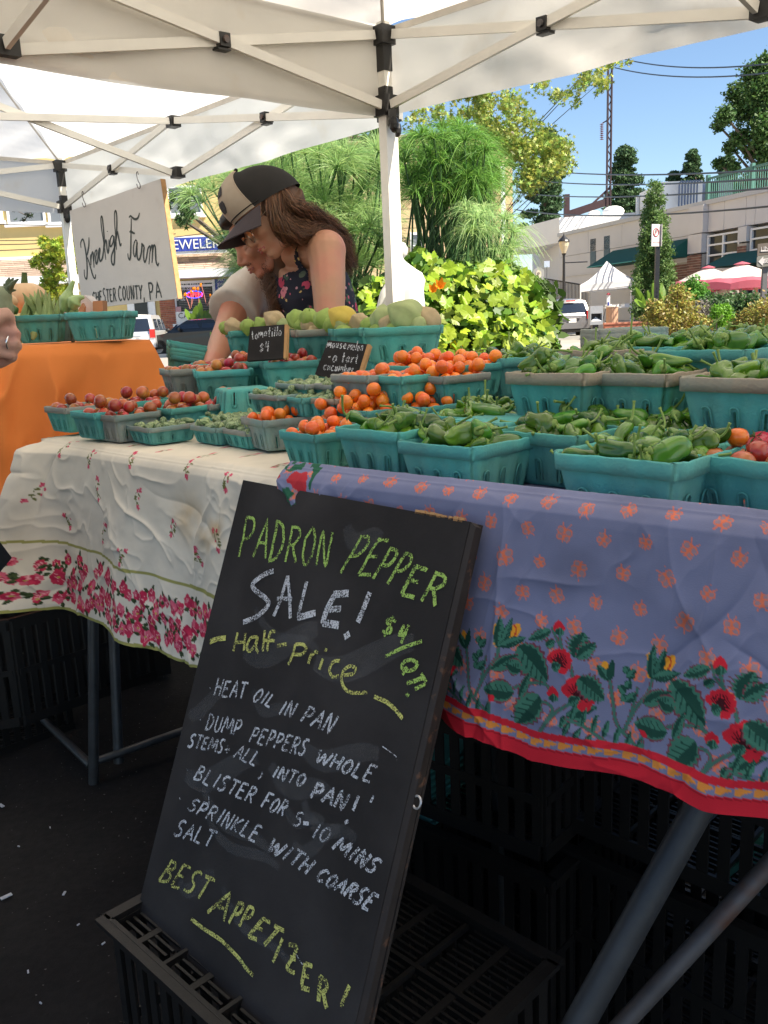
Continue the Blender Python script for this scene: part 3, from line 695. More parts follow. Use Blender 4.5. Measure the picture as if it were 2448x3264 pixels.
MB().add([(a[0]+.03, D+.03, a[2]+h_*.2), (b[0]-.03, D+.03, a[2]+h_*.2), (cx_+.02, D+.25, a[2]+h_*.42)], [(0, 1, 2)]).build('inner_flap', m_white, nb_)
MB().box((cx_+.02, D+.33, a[2]+h_*.45), (w_-.07, .02, h_*.25)).build('inner_dark', m_black, nb_)
MB().box((cx_-.02, D+.2, a[2]/2), (.2, .2, a[2])).build('pedestal', m_black, nb_)

# ------------------------------------------------ umbrellas and cafe people
m_umb_p = mat('umbrella_pink', (.55, .13, .17), rough=.8, transl=.3, var=.06, scale=2)
m_umb_w = mat('umbrella_cream', (.78, .70, .62), rough=.8, transl=.3, var=.06, scale=2)
def umbrella(label, px, pyt, D, rad, drop, rotz=.2):
    drop *= 1.35; c = A(px, pyt, D); t = thing('cafe_umbrella', label, 'umbrella', (c[0], D, 0), 'pink and cream umbrellas on the cafe terrace')
    n = 8; f = [0, .16, .17, .62, .63, 1.0]
    def P(r, k, s=0):
        a = 2*PI*(k+s)/n+rotz; sag = .06*math.sin(PI*s)*r*rad; rr = r*rad*(1-.05*math.sin(PI*s))
        return (c[0]+rr*math.cos(a), D+rr*math.sin(a), c[2]-drop*r**1.15+sag*.2+(.06*math.sin(PI*s) if r > .8 else 0))
    for (r0, r1, m_, nm) in ((.0, .18, m_umb_p, 'umbrella_cap'), (.12, .76, m_umb_w, 'cream_panels'), (.76, 1.0, m_umb_p, 'pink_panels')):
        mb = MB()
        for k in range(n):
            mb.grid(np.array([[P(r, k, s) for s in np.linspace(0, 1, 6)] for r in np.linspace(r0, r1, 4)])+([0, 0, .06] if nm == 'umbrella_cap' else [0, 0, 0]))
        if nm == 'pink_panels':
            for k in range(n): mb.grid(np.array([[np.array(P(1, k, s))-[0, 0, dz*(1+.3*math.sin(PI*s))] for s in np.linspace(0, 1, 6)] for dz in (0, .16)]))
        mb.build(nm, m_, t)
    MB().tube([(c[0], D, 0), (c[0], D, c[2]-.05)], .03, 8).build('umbrella_pole', m_rust, t)
    mb = MB()
    for k in range(n): mb.tube([np.array(P(.1, k))-[0, 0, .02], np.array(P(.98, k))-[0, 0, .03]], .012, 4)
    mb.build('ribs', m_rust, t, kind='stuff'); return t
umbrella('pink and cream umbrella in the sun, the wider one next to the one way sign', 2365, 840, 25.5, 1.35, .42)
umbrella('pink and cream umbrella partly shaded, left one by the brown brick pier', 2258, 852, 28.5, 1.25, .42, .5)

def human(name, label, org, yaw, h, skin, top, legs, hair, pose='stand', cap=None):
    """small background person: one continuous remeshed body"""
    t = thing(name, label, 'person', (0, 0, 0)); s = h/1.75; mb = MB()
    sit = pose == 'sit'; hip = (.95 if not sit else .5)*s; dz = hip-.95*s; lean = .12 if pose == 'lean' else .02
    def T(x, y, z): return (x*s, (y+lean*max(0, z-.95)*1.5)*s, z*s+dz)
    mb.tube([T(0, 0, .9), T(0, 0, 1.05), T(0, 0, 1.25), T(0, 0, 1.42), T(0, 0, 1.47)], [.15*s, .14*s, .17*s, .16*s, .07*s], 12, sq=.65)
    mb.tube([T(0, 0, 1.45), T(0, .01, 1.58)], .055*s, 8); mb.ball(T(0, .02, 1.66), (.075*s, .095*s, .115*s), 14, 10)
    mb.ball(T(0, .115, 1.645), (.014*s, .02*s, .02*s), 6, 5)
    for q in (-1, 1):
        mb.tube([T(q*.17, 0, 1.4), T(q*.23, .02, 1.15), T(q*.2, .22, 1.02)], [.055*s, .045*s, .035*s], 8); mb.ball(T(q*.19, .25, 1.02), (.035*s, .05*s, .03*s), 8, 6)
        if sit: L_ = [T(q*.09, 0, .93), T(q*.1, .42, .93), (q*.1*s, .45*s, .06)]
        else: L_ = [T(q*.09, 0, .93), T(q*.1, .02, .5), (q*.1*s, 0, .05)]
        mb.tube(L_, [.09*s, .065*s, .045*s], 10); mb.ball((q*.1*s, L_[2][1]+.06*s, .04), (.045*s, .12*s, .04), 8, 6)
    body = remesh(mb, .02*s, 'body', mat('skin_'+name, skin, var=.05), t)
    g = MB(); g.tube([T(0, 0, .9), T(0, 0, 1.05), T(0, 0, 1.25), T(0, 0, 1.42), T(0, 0, 1.46)], [.17*s, .155*s, .185*s, .175*s, .09*s], 14, cap=False, sq=.7)
    for q in (-1, 1): g.tube([T(q*.15, 0, 1.41), T(q*.235, .02, 1.17)], [.07*s, .065*s], 10, cap=False)
    g.build('shirt', mat('shirt_'+name, top, rough=.9), t, smooth=True)
    g = MB()
    for q in (-1, 1):
        L_ = [T(q*.085, 0, .98), T(q*.1, .42, .93), (q*.1*s, .45*s, .12)] if sit else [T(q*.085, 0, .98), T(q*.1, .02, .5), (q*.1*s, 0, .1)]
        g.tube(L_, [.115*s, .085*s, .065*s], 12, cap=False)
    g.build('trousers', mat('trousers_'+name, legs, rough=.9), t, smooth=True)
    g = MB(); g.ball(T(0, -.012, 1.695), (.088*s, .1*s, .1*s), 12, 8)
    if cap is not None: g.box(T(0, .1, 1.72), (.12*s, .1*s, .015*s))
    g.build('hair' if cap is None else 'cap', mat('hair_'+name, hair if cap is None else cap), t, smooth=True)
    t.location = tuple(org); t.rotation_euler = (0, 0, yaw); return t

def remesh(mb, vox, name, m, parent=None, smooth_it=6, fac=.5, **kw):
    me = mb.mesh('tmp'); o = bpy.data.objects.new('tmp', me); COL.objects.link(o)
    md = o.modifiers.new('r', 'REMESH'); md.mode = 'VOXEL'; md.voxel_size = vox; md.use_smooth_shade = True
    if smooth_it: sm = o.modifiers.new('s', 'SMOOTH'); sm.iterations = smooth_it; sm.factor = fac
    dg = bpy.context.evaluated_depsgraph_get(); me2 = bpy.data.meshes.new_from_object(o.evaluated_get(dg))
    bpy.data.objects.remove(o); bpy.data.meshes.remove(me); me2.name = name; me2.materials.clear()
    me2.polygons.foreach_set('use_smooth', [True]*len(me2.polygons))
    if parent is not None and '_org' in parent: me2.transform(Matrix.Translation(-Vector(parent['_org'])))
    return link(me2, name, m, parent, **kw)

for i, (px, D, h, top, hair, pose, yaw, lab) in enumerate((
    (2296, 27.0, 1.72, (.35, .3, .25), (.2, .12, .07), 'stand', 1.0, 'standing person in a green and tan top at the left of the cafe group'),
    (2309, 26.6, 1.75, (.10, .012, .015), (.3, .22, .16), 'lean', 2.4, 'person in a dark red shirt seen from behind leaning over the cafe table'),
    (2336, 27.6, 1.78, (.03, .008, .02), (.25, .2, .18), 'lean', 3.6, 'person in a dark maroon top leaning towards the cafe table'),
    (2349, 26.4, 1.25, (.6, .22, .1), (.25, .15, .08), 'stand', 2.8, 'small child in an orange shirt by the umbrella pole'),
    (2362, 26.8, 1.55, (.08, .08, .2), (.3, .24, .18), 'stand', .6, 'person in a slate blue shirt behind the umbrella pole'),
    (2411, 26.0, 1.55, (.012, .012, .014), (.012, .01, .01), 'stand', 1.6, 'dark haired person in black near the one way post'),
    (2168, 33.0, 1.7, (.06, .12, .35), (.02, .02, .02), 'stand', 2.0, 'dark haired person in a blue shirt beside the evergreen'),
    (2156, 33.5, 1.65, (.5, .12, .1), (.5, .4, .35), 'stand', 3.0, 'grey haired person in a reddish shirt beside the evergreen'))):
    c = A(px, 960, D); human('person', lab, (c[0], D, .12), yaw, h, (.42, .22, .15), top, (.03, .03, .04), hair, pose)
ct = thing('cafe_table', 'round dark cafe table under the wide pink umbrella', 'table', A(2365, 1000, 25.5)*[1, 1, 0])
c = A(2365, 960, 25.5); MB().lathe([(.5, .76), (.5, .8)], (c[0], 25.5, 0), 20).build('tabletop', m_black, ct); MB().lathe([(.25, .12), (.03, .16), (.03, .76)], (c[0], 25.5, 0), 10).build('table_leg', m_black, ct)

# ================================================================== VEGETATION
def crown(name, m, centers, radii, n, size, shape, parent=None, seed=1, shell=.6, up=.3, aspect=1.0, **kw):
    rng = np.random.default_rng(seed); P = clump_points(centers, radii, n, rng, shell)
    V, F = leaf_cloud(P, size, shape, rng, up, aspect=aspect); return quads(name, V, F, m, parent, **kw)
m_bark = mat('tree_bark', (.11, .085, .065), rough=.95, var=.3, scale=15, bump=.8, bscale=40)
m_lf_con = mat('conifer_leaf', (.06, .12, .045), rough=.8, island=.4, var=.1, transl=.25, hue=.02)
m_lf_arb = mat('arborvitae_leaf', (.12, .205, .05), rough=.7, island=.4, transl=.3, hue=.02)
m_lf_green = mat('tree_leaf', (.075, .15, .035), rough=.6, island=.4, transl=.35, hue=.02)
m_lf_yel = mat('sweetgum_leaf', (.32, .39, .08), rough=.5, island=.55, transl=.45, hue=.05)
m_lf_vine = mat('lime_vine_leaf', (.27, .385, .022), rough=.45, objrand=.45, island=0, var=.15, scale=60, transl=.38, hue=.02)
m_lf_vine_s = mat('gap_shade_vine_leaf', (.10, .20, .02), rough=.5, island=.7, transl=.25, hue=.02)  # darker green that paints the shaded gaps between the large leaves
m_grassb = mat('papyrus_blade', (.17, .34, .06), rough=.5, island=.45, transl=.45, hue=.02)
m_grasp = mat('pale_papyrus_blade', (.38, .54, .20), rough=.5, island=.4, transl=.5, hue=.025)
m_papd = mat('papyrus_stem', (.05, .12, .03), rough=.6, island=.3)
m_hedge = mat('hedge_leaf', (.09, .17, .055), rough=.6, island=.4, transl=.3, hue=.02)
m_shrub = mat('autumn_shrub_leaf', (.32, .28, .06), rough=.5, island=.55, transl=.35, hue=.05)
m_lime = mat('lime_shrub_leaf', (.16, .36, .02), rough=.6, island=.3, transl=.4)

def ptree(label, name, base, trunk_r, H, centers, radii, n, size, shape, m, seed, branches=6, **kw):
    t = thing(name, label, kw.pop('cat', 'tree'), base); base = np.array(base, float)
    rng = np.random.default_rng(seed); mb = MB(); C_ = np.asarray(centers, float)
    top = base+[0, 0, H]
    mb.tube([base, base+(top-base)*.4+[rng.normal()*.05*H*.1, 0, 0], base+(top-base)*.8], [trunk_r, trunk_r*.75, trunk_r*.35], 10)
    for c in C_[rng.choice(len(C_), min(branches, len(C_)), replace=False)]:
        st = base+(top-base)*min(.75, max(.2, (c[2]-base[2])/H*.7)); mid = (st+c)/2+rng.normal(size=3)*.04*H*.3+[0, 0, -.03*H]
        mb.tube([st, mid, c], [trunk_r*.4, trunk_r*.25, trunk_r*.1], 6)
    mb.build('trunk', m_bark, t); crown('crown', m, centers, radii, n, size, shape, t, seed, **kw); return t
def pxc(lst, D, dj=0., seed=0):           # clumps from (px, py, r_px) at depth
    rng = np.random.default_rng(seed); C_, R_ = [], []
    for (x, y, r) in lst: d = D+rng.uniform(-dj, dj); C_.append(A(x, y, d)); R_.append(r/FPX*d)
    return np.array(C_), np.array(R_)

# narrow evergreen
D = 14.0; rng = np.random.default_rng(3); L_ = []
for i in range(260):
    y = 585+420*rng.random()**.75; w = 5+68*((y-575)/330)**.72 if y < 905 else 74; L_.append((2086+rng.uniform(-1, 1)*w*.85, y, 11+9*rng.random()))
c_, r_ = pxc(L_, D, .35, 1)
b = A(2090, 1000, D); ptree('narrow pointed evergreen behind the no parking sign', 'evergreen_tree', (b[0], D+.1, 0), .08, A(2090, 600, D)[2], c_, r_, 26000, .038, QUADL, m_lf_arb, 5, shell=.02, aspect=1.0, up=.1)
# far conifers
def conifer(label, px, ytop, ybot, wpx, D, seed, n=3500, sparse=1.0):
    rng = np.random.default_rng(seed); L_ = []
    for i in range(60):
        f = i/59; y = ytop+(ybot-ytop)*f; w = wpx*(.1+.9*f**.8)*(.6+.6*rng.random()); s = rng.choice((-1, 1)); L_.append((px+s*w*rng.random()*.8, y, wpx*.10+wpx*.13*rng.random()*sparse))
    c_, r_ = pxc(L_, D, 1.0, seed); b = A(px, 990, D); rr = np.c_[r_*1.5, r_*1.5, r_*.7]
    ptree(label, 'conifer_tree', (b[0], D, 0), .35, A(px, ytop, D)[2]-1, c_, rr, n*3, .24*D/60, QUADL, m_lf_con, seed, group=None)
conifer('conifer directly behind the lattice mast', 1990, 470, 690, 75, 75, 11)
conifer('dark wide conifer right of the tan house wall', 1740, 420, 720, 90, 66, 12, 6000)
conifer('small brownish conifer on the skyline above the evergreen', 2208, 480, 585, 40, 80, 13, 1800)
conifer('conifer behind the roof deck left of the broad leafy tree', 2320, 505, 600, 48, 78, 14, 2200)
conifer('low bushy conifer at the skyline left of the stair house', 2150, 550, 600, 30, 82, 15, 1200)
# broad tree at the right edge
rng = np.random.default_rng(8)
L_ = [(2440, 210, 40), (2400, 240, 42), (2350, 300, 40), (2310, 370, 34), (2290, 400, 24), (2375, 350, 50), (2430, 300, 60), (2440, 420, 60), (2360, 440, 34), (2330, 470, 26), (2400, 480, 34), (2445, 500, 40), (2480, 380, 70), (2540, 300, 90), (2340, 530, 20), (2290, 520, 20), (2420, 560, 45), (2520, 500, 80), (2600, 400, 90)]
c_, r_ = pxc(L_, 45, 1.5, 2); b = A(2500, 990, 45)
ptree('broad leafy green tree rising at the right edge of the sky', 'broadleaf_tree', (b[0], 45, 0), .4, 12, c_, r_*.82, 30000, .18, QUADL, m_lf_green, 8, branches=18, shell=.2)
# trees beyond deck
c_, r_ = pxc([(2380, 620, 40), (2440, 600, 50), (2300, 600, 20), (2440, 650, 50)], 60, 1, 4); b = A(2420, 990, 60)
ptree('dark green tree seen through the green deck railing', 'deck_tree', (b[0], 60, 0), .3, 8, c_, r_, 5000, .3, LEAF, m_lf_green, 9)

# sweetgum with star leaves, overhanging behind the canopy
rng = np.random.default_rng(21); L_ = []
def along(pts, n, r0, r1):
    for i in range(n):
        t = rng.random()*(len(pts)-1); k = int(t); f = t-k; x = pts[k][0]*(1-f)+pts[k+1][0]*f; y = pts[k][1]*(1-f)+pts[k+1][1]*f
        L_.append((x+rng.normal()*18, y+rng.normal()*18, rng.uniform(r0, r1)))
along([(1500, 300), (1640, 340), (1760, 470), (1800, 520)], 40, 22, 40)
along([(1560, 400), (1680, 480), (1720, 560), (1680, 590)], 40, 22, 40)
along([(1480, 350), (1560, 380), (1640, 520)], 22, 22, 38)
along([(1700, 270), (1760, 300), (1860, 290), (1945, 210)], 20, 14, 26)
along([(1900, 190), (1980, 200)], 8, 10, 18); along([(1850, 240), (1930, 280)], 8, 14, 20)
along([(1280, 380), (1400, 380), (1500, 370)], 16, 12, 24); along([(1360, 330), (1600, 260)], 16, 20, 30)
c_, r_ = pxc(L_, 9.5, .5, 21)
gum = ptree('sweetgum tree with yellow green star leaves hanging beyond the canopy edge', 'sweetgum_tree', (A(1500, 900, 10)[0], 11.5, 0), .022, 3.4, c_, r_, 8500, .050, STAR, m_lf_yel, 22, branches=30, shell=.1, up=.2)
L2 = []
rng = np.random.default_rng(31)
for (x, y, r, n) in ((560, 620, 40, 4), (600, 680, 45, 6), (1050, 440, 50, 9), (1150, 500, 40, 6), (1180, 430, 30, 6), (1000, 520, 30, 3), (620, 560, 30, 3), (900, 460, 25, 3)):
    for k in range(n): L2.append((x+rng.normal()*r, y+rng.normal()*r*.6, 16+8*rng.random()))
c_, r_ = pxc(L2, 9.0, .5, 5)
ptree('dark leafed plane tree with grey limbs behind the left papyrus', 'plane_tree', (A(930, 900, 9.5)[0], 9.6, 0), .14, 3.6, c_, r_, 1300, .07, STAR, m_lf_green, 6, branches=14, shell=.1)
mb = MB()
for pts, r in ((((930, 600), (960, 500), (1020, 440), (1060, 400)), .06), (((880, 600), (850, 520), (870, 440)), .09), (((1000, 470), (1110, 440), (1220, 440)), .035), (((1100, 440), (1160, 380), (1180, 330)), .03)):
    mb.tube([A(x, y, 9.7) for x, y in pts], [r, r*.85, r*.7, r*.6][:len(pts)], 8)
pl = [o for o in COL.objects if o.name.startswith('plane_tree')][0]; mb.build('limb', m_bark, pl)
# small yellow-green street tree at the left
rng = np.random.default_rng(41); L_ = [(175+rng.normal()*32+(y-760)*.05, y, 10+8*rng.random()) for y in rng.uniform(755, 960, 70)]+[(240+rng.normal()*12, y, 12) for y in rng.uniform(760, 900, 14)]
c_, r_ = pxc(L_, 15, .5, 3)
ptree('small street tree with yellow green leaves left of the farm sign', 'street_tree', (A(190, 1000, 15)[0], 15, 0), .07, 2.6, c_, r_, 3000, .085, STAR, mat('street_tree_leaf', (.30, .36, .04), rough=.5, island=.5, transl=.45, hue=.05), 7, shell=.1)
# dangling twig in front of the yellow window
tg = thing('hanging_twig', 'dark leafy twig hanging in front of the second floor window', 'branch', A(60, 690, 9))
mb = MB(); mb.tube([A(30, 640, 9), A(50, 670, 9), A(90, 690, 9)], .004, 4); mb.tube([A(110, 650, 9), A(90, 690, 9), A(70, 705, 9)], .004, 4); mb.build('twig', m_bark, tg)
crown('twig_leaf', mat('dark_twig_leaf', (.03, .05, .02), island=.3), [A(x, y, 9) for x, y in ((45, 670), (50, 695), (85, 686), (72, 702), (100, 690), (30, 665))], [.02]*6, 14, .06, STAR, tg, 3)  # leaves in one dark green

# papyrus
def papyrus(label, base_px, D, umbels, seed, nth=70, ln=(.14, .26), stem_r=.006, base=None, droop=.5, m=None):
    rng = np.random.default_rng(seed); b = A(base_px[0], base_px[1], D); b[2] = .1
    t = thing('papyrus_plant', label, 'plant', b); sm = MB(); V, F = [], []; o = 0
    for (x, y, dj) in umbels:
        tip = A(x, y, D+dj); bb = b+np.array([rng.normal()*.18, rng.normal()*.15, 0]); mid = (tip+bb)/2+np.array([0, 0, .15])+(bb-tip)*[.15, .15, 0]
        sm.tube([bb, mid, tip], stem_r, 5, cap=False); ax = nrm(tip-mid+np.array([0, 0, .3]))
        n = int(nth*(.7+.6*rng.random()))
        d = rng.normal(size=(n, 3)); d /= np.linalg.norm(d, axis=1)[:, None]; d = d+ax*1.0; d /= np.linalg.norm(d, axis=1)[:, None]
        L = rng.uniform(*ln, n); K = 5; tt_ = np.linspace(0, 1, K)
        side = np.cross(d, rng.normal(size=(n, 3))); side /= np.linalg.norm(side, axis=1)[:, None]; w = .0022
        for k in range(n):
            pts = tip+d[k]*L[k]*tt_[:, None]+np.array([0, 0, -1])*(droop*L[k]*tt_[:, None]**2)
            ww = w*(1-.6*tt_)[:, None]*side[k]
            V.append(np.concatenate([pts-ww, pts+ww])); F += [(o+i, o+i+1, o+K+i+1, o+K+i) for i in range(K-1)]; o += 2*K
    sm.build('stems', m_papd, t, kind='stuff'); quads('blades', np.concatenate(V), np.array(F), m or m_grassb, t, kind='stuff'); return t
rng = np.random.default_rng(51)
U = []
for i in range(120):
    a = rng.random()*2*PI; r = rng.random()**.5; U.append((1430+150*r*math.cos(a), 540+150*r*math.sin(a)*(.95 if math.sin(a) < 0 else .85), rng.uniform(-.45, .45)))
papyrus('tall papyrus clump with a dense round green head right of the canopy pole', (1430, 960), 5.6, U, 52, nth=75, ln=(.13, .24), droop=.7)
U = []
for i in range(230):
    x = rng.uniform(600 if i % 9 == 0 else 770, 1225); top = 520 if x > 760 else 600
    top = np.interp(x, [600, 700, 800, 950, 1100, 1225], [620, 590, 520, 470, 500, 470]); y = top+rng.random()**1.1*(880-top) if x > 740 else top-60+rng.random()*100
    U.append((x, y, rng.uniform(-.6, .6)))
papyrus('wide feathery papyrus mass filling the space behind the two vendors', (1020, 1000), 6.6, U, 53, nth=105, ln=(.16, .34), droop=.45, m=m_grasp)
U = [(rng.uniform(1480, 1640), rng.uniform(660, 860), rng.uniform(-.3, .3)) for i in range(30) if True]
papyrus('lower arching papyrus between the tall clump and the pale building', (1560, 1000), 5.0, U, 54, nth=55, ln=(.12, .26), droop=.9, m=m_grasp)

# lime sweet-potato vine: large lobed leaves, the biggest as single parts
def lobed(rng, seed):
    pts = []; n = 22
    for i in range(n):
        a = -PI/2+2*PI*i/n; r = .52*(1-.18*math.cos(a-PI/2))*(1+.13*math.cos(5*(a-PI/2)))*(1+.08*(-1)**i); 
        if i == 0: r *= .45
        pts.append((r*math.cos(a), r*math.sin(a)))
    mb = MB(); V = [(0, 0, 0)]+[(x, y, -.10*(x*x+y*y)+.35*abs(x)*.6+rng.normal()*.012) for x, y in pts]; F = [(0, 1+i, 1+(i+1) % n) for i in range(n)]
    return mb.add(V, F).mesh('vine_leaf')
rng = np.random.default_rng(61)
leafm = [lobed(rng, i) for i in range(5)]
for me in leafm: me.materials.append(m_lf_vine)
vine = thing('sweet_potato_vine', 'bright lime sweet potato vine mound with large lobed leaves', 'plant', A(1560, 1100, 4.8)*[1, 1, 0])
vo = np.array(vine['_org'])
def vine_pt(x, y, D):
    c = np.array([1500., 1010.]); q = A(x, y, D); return q
def vspot(rng):
    while True:
        x = rng.uniform(1150, 1775); y = rng.uniform(760, 1135)
        top = np.interp(x, [1150, 1230, 1330, 1450, 1540, 1620, 1700, 1760, 1790], [900, 880, 800, 845, 840, 838, 885, 985, 1085])
        if y > top: return x, y, top
for i in range(300):
    x, y, top = vspot(rng); D = 4.5-.5*min(1, (y-top)/180)+rng.uniform(-.18, .18)
    q = vine_pt(x, y, D); o = bpy.data.objects.new('vine_leaf', leafm[i % 5]); COL.objects.link(o); o.parent = vine
    s = rng.uniform(.036, .060); nn = nrm(np.array([rng.normal()*.45+.15, -.75+rng.normal()*.4, .65+rng.normal()*.35]))
    rot = Vector(nn).to_track_quat('Z', 'Y').to_matrix().to_4x4() @ Matrix.Rotation(rng.uniform(0, 6.28), 4, 'Z')
    o.matrix_local = Matrix.Translation(Vector(q-vo)) @ rot @ Matrix.Scale(s*1.12, 4)
P = []; 
for i in range(4200):
    x, y, top = vspot(rng); P.append(vine_pt(x, y, 4.75-.45*min(1, (y-top)/180)+rng.uniform(-.1, .5)))
lob2 = [(.52*(1+.22*math.cos(5*(a)))*math.sin(a), .52*(1+.22*math.cos(5*a))*math.cos(a)) for a in np.linspace(0, 2*PI, 13)[:-1]]
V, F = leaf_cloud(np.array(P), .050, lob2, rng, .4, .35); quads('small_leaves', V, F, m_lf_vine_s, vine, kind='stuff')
# fill mass behind, reaching ground; leaf colour darkened for the shade inside
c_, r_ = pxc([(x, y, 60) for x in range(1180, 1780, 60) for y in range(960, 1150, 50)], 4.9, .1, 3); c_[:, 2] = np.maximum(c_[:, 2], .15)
crown('inner_leaves', mat('inner_shade_vine_leaf', (.07, .13, .02), island=.4, transl=.3), list(c_)+[c-[0, .0, .4] for c in c_], list(r_)+list(r_), 5000, .08, LEAF, vine, 5, kind='stuff')
m_flo = mat('orange_flower_petal', (.85, .28, .01), rough=.5, transl=.3); m_floy = mat('yellow_flower_petal', (.85, .55, .02), rough=.5, transl=.3)
for (x, y, m_, s) in ((1380, 930, m_flo, .03), (1403, 918, m_flo, .034), (1445, 1100, m_floy, .028), (1476, 1092, m_floy, .028), (1460, 1108, m_floy, .022)):
    f = thing('blossom', 'orange trumpet blossom beside the white cloth bundle' if m_ is m_flo else 'small yellow blossom low in the lime vine', 'flower', A(x, y, 4.0), 'orange blossoms by the white bundle' if m_ is m_flo else 'yellow blossoms low in the lime vine')
    mb = MB(); c = A(x, y, 4.0)
    for k in range(5):
        a = 2*PI*k/5; d = np.array([math.cos(a)*.6, -.6, math.sin(a)*.6+(.5 if m_ is m_flo else 0)])*s; sd_ = np.array([-math.sin(a), 0, math.cos(a)])*s*.4
        mb.add([c, c+d*.6+sd_, c+d*1.3, c+d*.6-sd_], [(0, 1, 2, 3)])
    mb.build('petals', m_, f)

# cannas left by the shop, red flower, and bright foliage at the right
def canna(label, px, py, D, flowers, leaves, m_f, seed, H=.5):
    rng = np.random.default_rng(seed); t = thing('canna_plant', label, 'plant', A(px, py, D)*[1, 1, 0])
    for (x0, y0, x1, y1, w) in leaves:
        a, b = A(x0, y0, D+rng.uniform(-.2, .2)), A(x1, y1, D+rng.uniform(-.2, .2)); d = b-a; L = np.linalg.norm(d); s = nrm(np.cross(d, (0.2*rng.normal(), -1, .3)))*w/FPX*D/2
        tt_ = np.linspace(0, 1, 8); prof = np.sin(PI*np.clip(tt_*.92+.06, 0, 1))**.8
        g = np.array([[a+d*q+s*pr*e+np.array([0, -.04*abs(e)*0, -.15*L*q*q*0+.02*abs(e)]) for e in (-1, 0, 1)] for q, pr in zip(tt_, prof)])
        MB().grid(g).build('leaf', mat('canna_leaf', (.20, .34, .04), rough=.4, objrand=.35, transl=.45), t)
    for (x, y, xb, yb_) in flowers:
        mb = MB(); mb.tube([A(xb, yb_, D), A((x+xb)/2+1, (y+yb_)/2, D), A(x, y, D)], .005*D/12, 5); st = mb.build('flower_stalk', mat('canna_stalk', (.45, .16, .12)), t)
        mb = MB(); c = A(x, y, D)
        for k in range(5): mb.ball(c+rng.normal(size=3)*.010*D/12, np.array((.012, .012, .020))*D/12, 6, 5)
        mb.build('flower_head', m_f, t)
    m2 = A(px, py, D); MB().tube([(m2[0], D, 0), m2], .0025*D, 6).build('stem', m_papd, t); return t
canna('canna with orange flower heads in front of the jewellery shop window', 632, 1010, 40.5, [(590, 940, 606, 985), (610, 930, 609, 980), (641, 906, 657, 970), (630, 922, 634, 965), (672, 944, 660, 975), (618, 920, 612, 970)],
      [(608, 1025, 590, 985, 16), (620, 1025, 626, 975, 20), (635, 1028, 640, 965, 22), (650, 1025, 676, 985, 26), (655, 1028, 690, 1003, 16), (640, 1028, 655, 990, 20), (625, 1030, 608, 1000, 18), (632, 1030, 637, 955, 14)], m_flo, 71)
canna('low plant with a red bloom beside the parked black sedan', 690, 1080, 8, [(676, 1078, 690, 1105)], [(690, 1110, 670, 1065, 16), (700, 1100, 690, 1050, 14), (690, 1100, 714, 1065, 14), (700, 1040, 720, 985, 14), (705, 1030, 712, 975, 12)], mat('red_bloom', (.75, .02, .02)), 72)
canna('bright green broad leaves at the foot of the no parking post', 2095, 960, 12.5, [], [(2110, 1000, 2080, 905, 30), (2120, 1000, 2165, 905, 32), (2060, 990, 2025, 920, 22), (2060, 985, 2022, 960, 18), (2130, 980, 2190, 915, 26), (2115, 960, 2110, 905, 22), (2080, 990, 2062, 930, 22)], m_flo, 73)

def shrub(label, name, lst, D, n, size, m, seed, shape=LEAF, **kw):
    c_, r_ = pxc(lst, D, .4, seed); b = A(lst[0][0], 1060, D); t = thing(name, label, 'shrub', (b[0], D, 0), kw.pop('group', None))
    lo = c_.copy(); lo[:, 2] = np.minimum(lo[:, 2], .35)
    crown('foliage', m, list(c_)+list(lo), list(r_)+list(r_), n, size, shape, t, seed, shell=.5)
    mb = MB(); rng = np.random.default_rng(seed)
    for c in c_[::2]: mb.tube([(b[0]+rng.normal()*.1, D, .1), ((b[0]+c[0])/2, (D+c[1])/2, c[2]*.5), c], [.02, .012, .005], 5)
    mb.build('stems', m_bark, t, kind='stuff')
shrub('rounded shrub with yellow and orange leaves below the no parking post', 'autumn_shrub', [(2150, 990, 50), (2110, 1010, 45), (2080, 1030, 40), (2190, 1020, 45), (2130, 1040, 50), (2170, 960, 35), (2210, 1050, 40), (2090, 985, 30), (2160, 930, 22), (2240, 1040, 28)], 9, 9000, .035, m_shrub, 81)
shrub('yellow orange shrub at the right edge under the one way sign', 'autumn_shrub', [(2380, 1040, 45), (2420, 1010, 45), (2445, 1050, 50), (2350, 1060, 30), (2470, 1000, 50), (2400, 1070, 40), (2440, 985, 30)], 8.5, 7500, .034, m_shrub, 82)
shrub('clipped green hedge in front of the cafe terrace', 'hedge', [(x, 968+rr, 32) for x, rr in ((2270, 0), (2300, 4), (2330, -2), (2360, 2), (2390, 0), (2420, 4), (2450, 0), (2480, 0))]+[(x, 1000, 34) for x in range(2250, 2500, 30)], 13, 12000, .05, m_hedge, 83)
shrub('arching bright green shrub beside the left pink umbrella', 'weeping_shrub', [(2212, 905, 22), (2190, 925, 26), (2235, 930, 24), (2245, 955, 22), (2180, 950, 24), (2215, 945, 30), (2250, 975, 18)], 14.5, 4500, .05, mat('weeping_leaf', (.12, .30, .04), island=.35, transl=.35), 84)
shrub('small lime green round shrub in the middle of the bed', 'lime_shrub', [(2285, 990, 18), (2312, 990, 19), (2300, 1010, 24), (2280, 1015, 20), (2320, 1010, 18), (2298, 1030, 20)], 11, 5000, .028, m_lime, 85)
shrub('greyish lavender shrub left of the small lime shrub', 'lavender_shrub', [(2235, 985, 28), (2220, 1000, 26), (2255, 1000, 26), (2240, 1030, 28), (2265, 1040, 24)], 11.5, 4500, .028, mat('lavender_leaf', (.17, .15, .12), island=.4, transl=.2), 86)
mulch = MB()
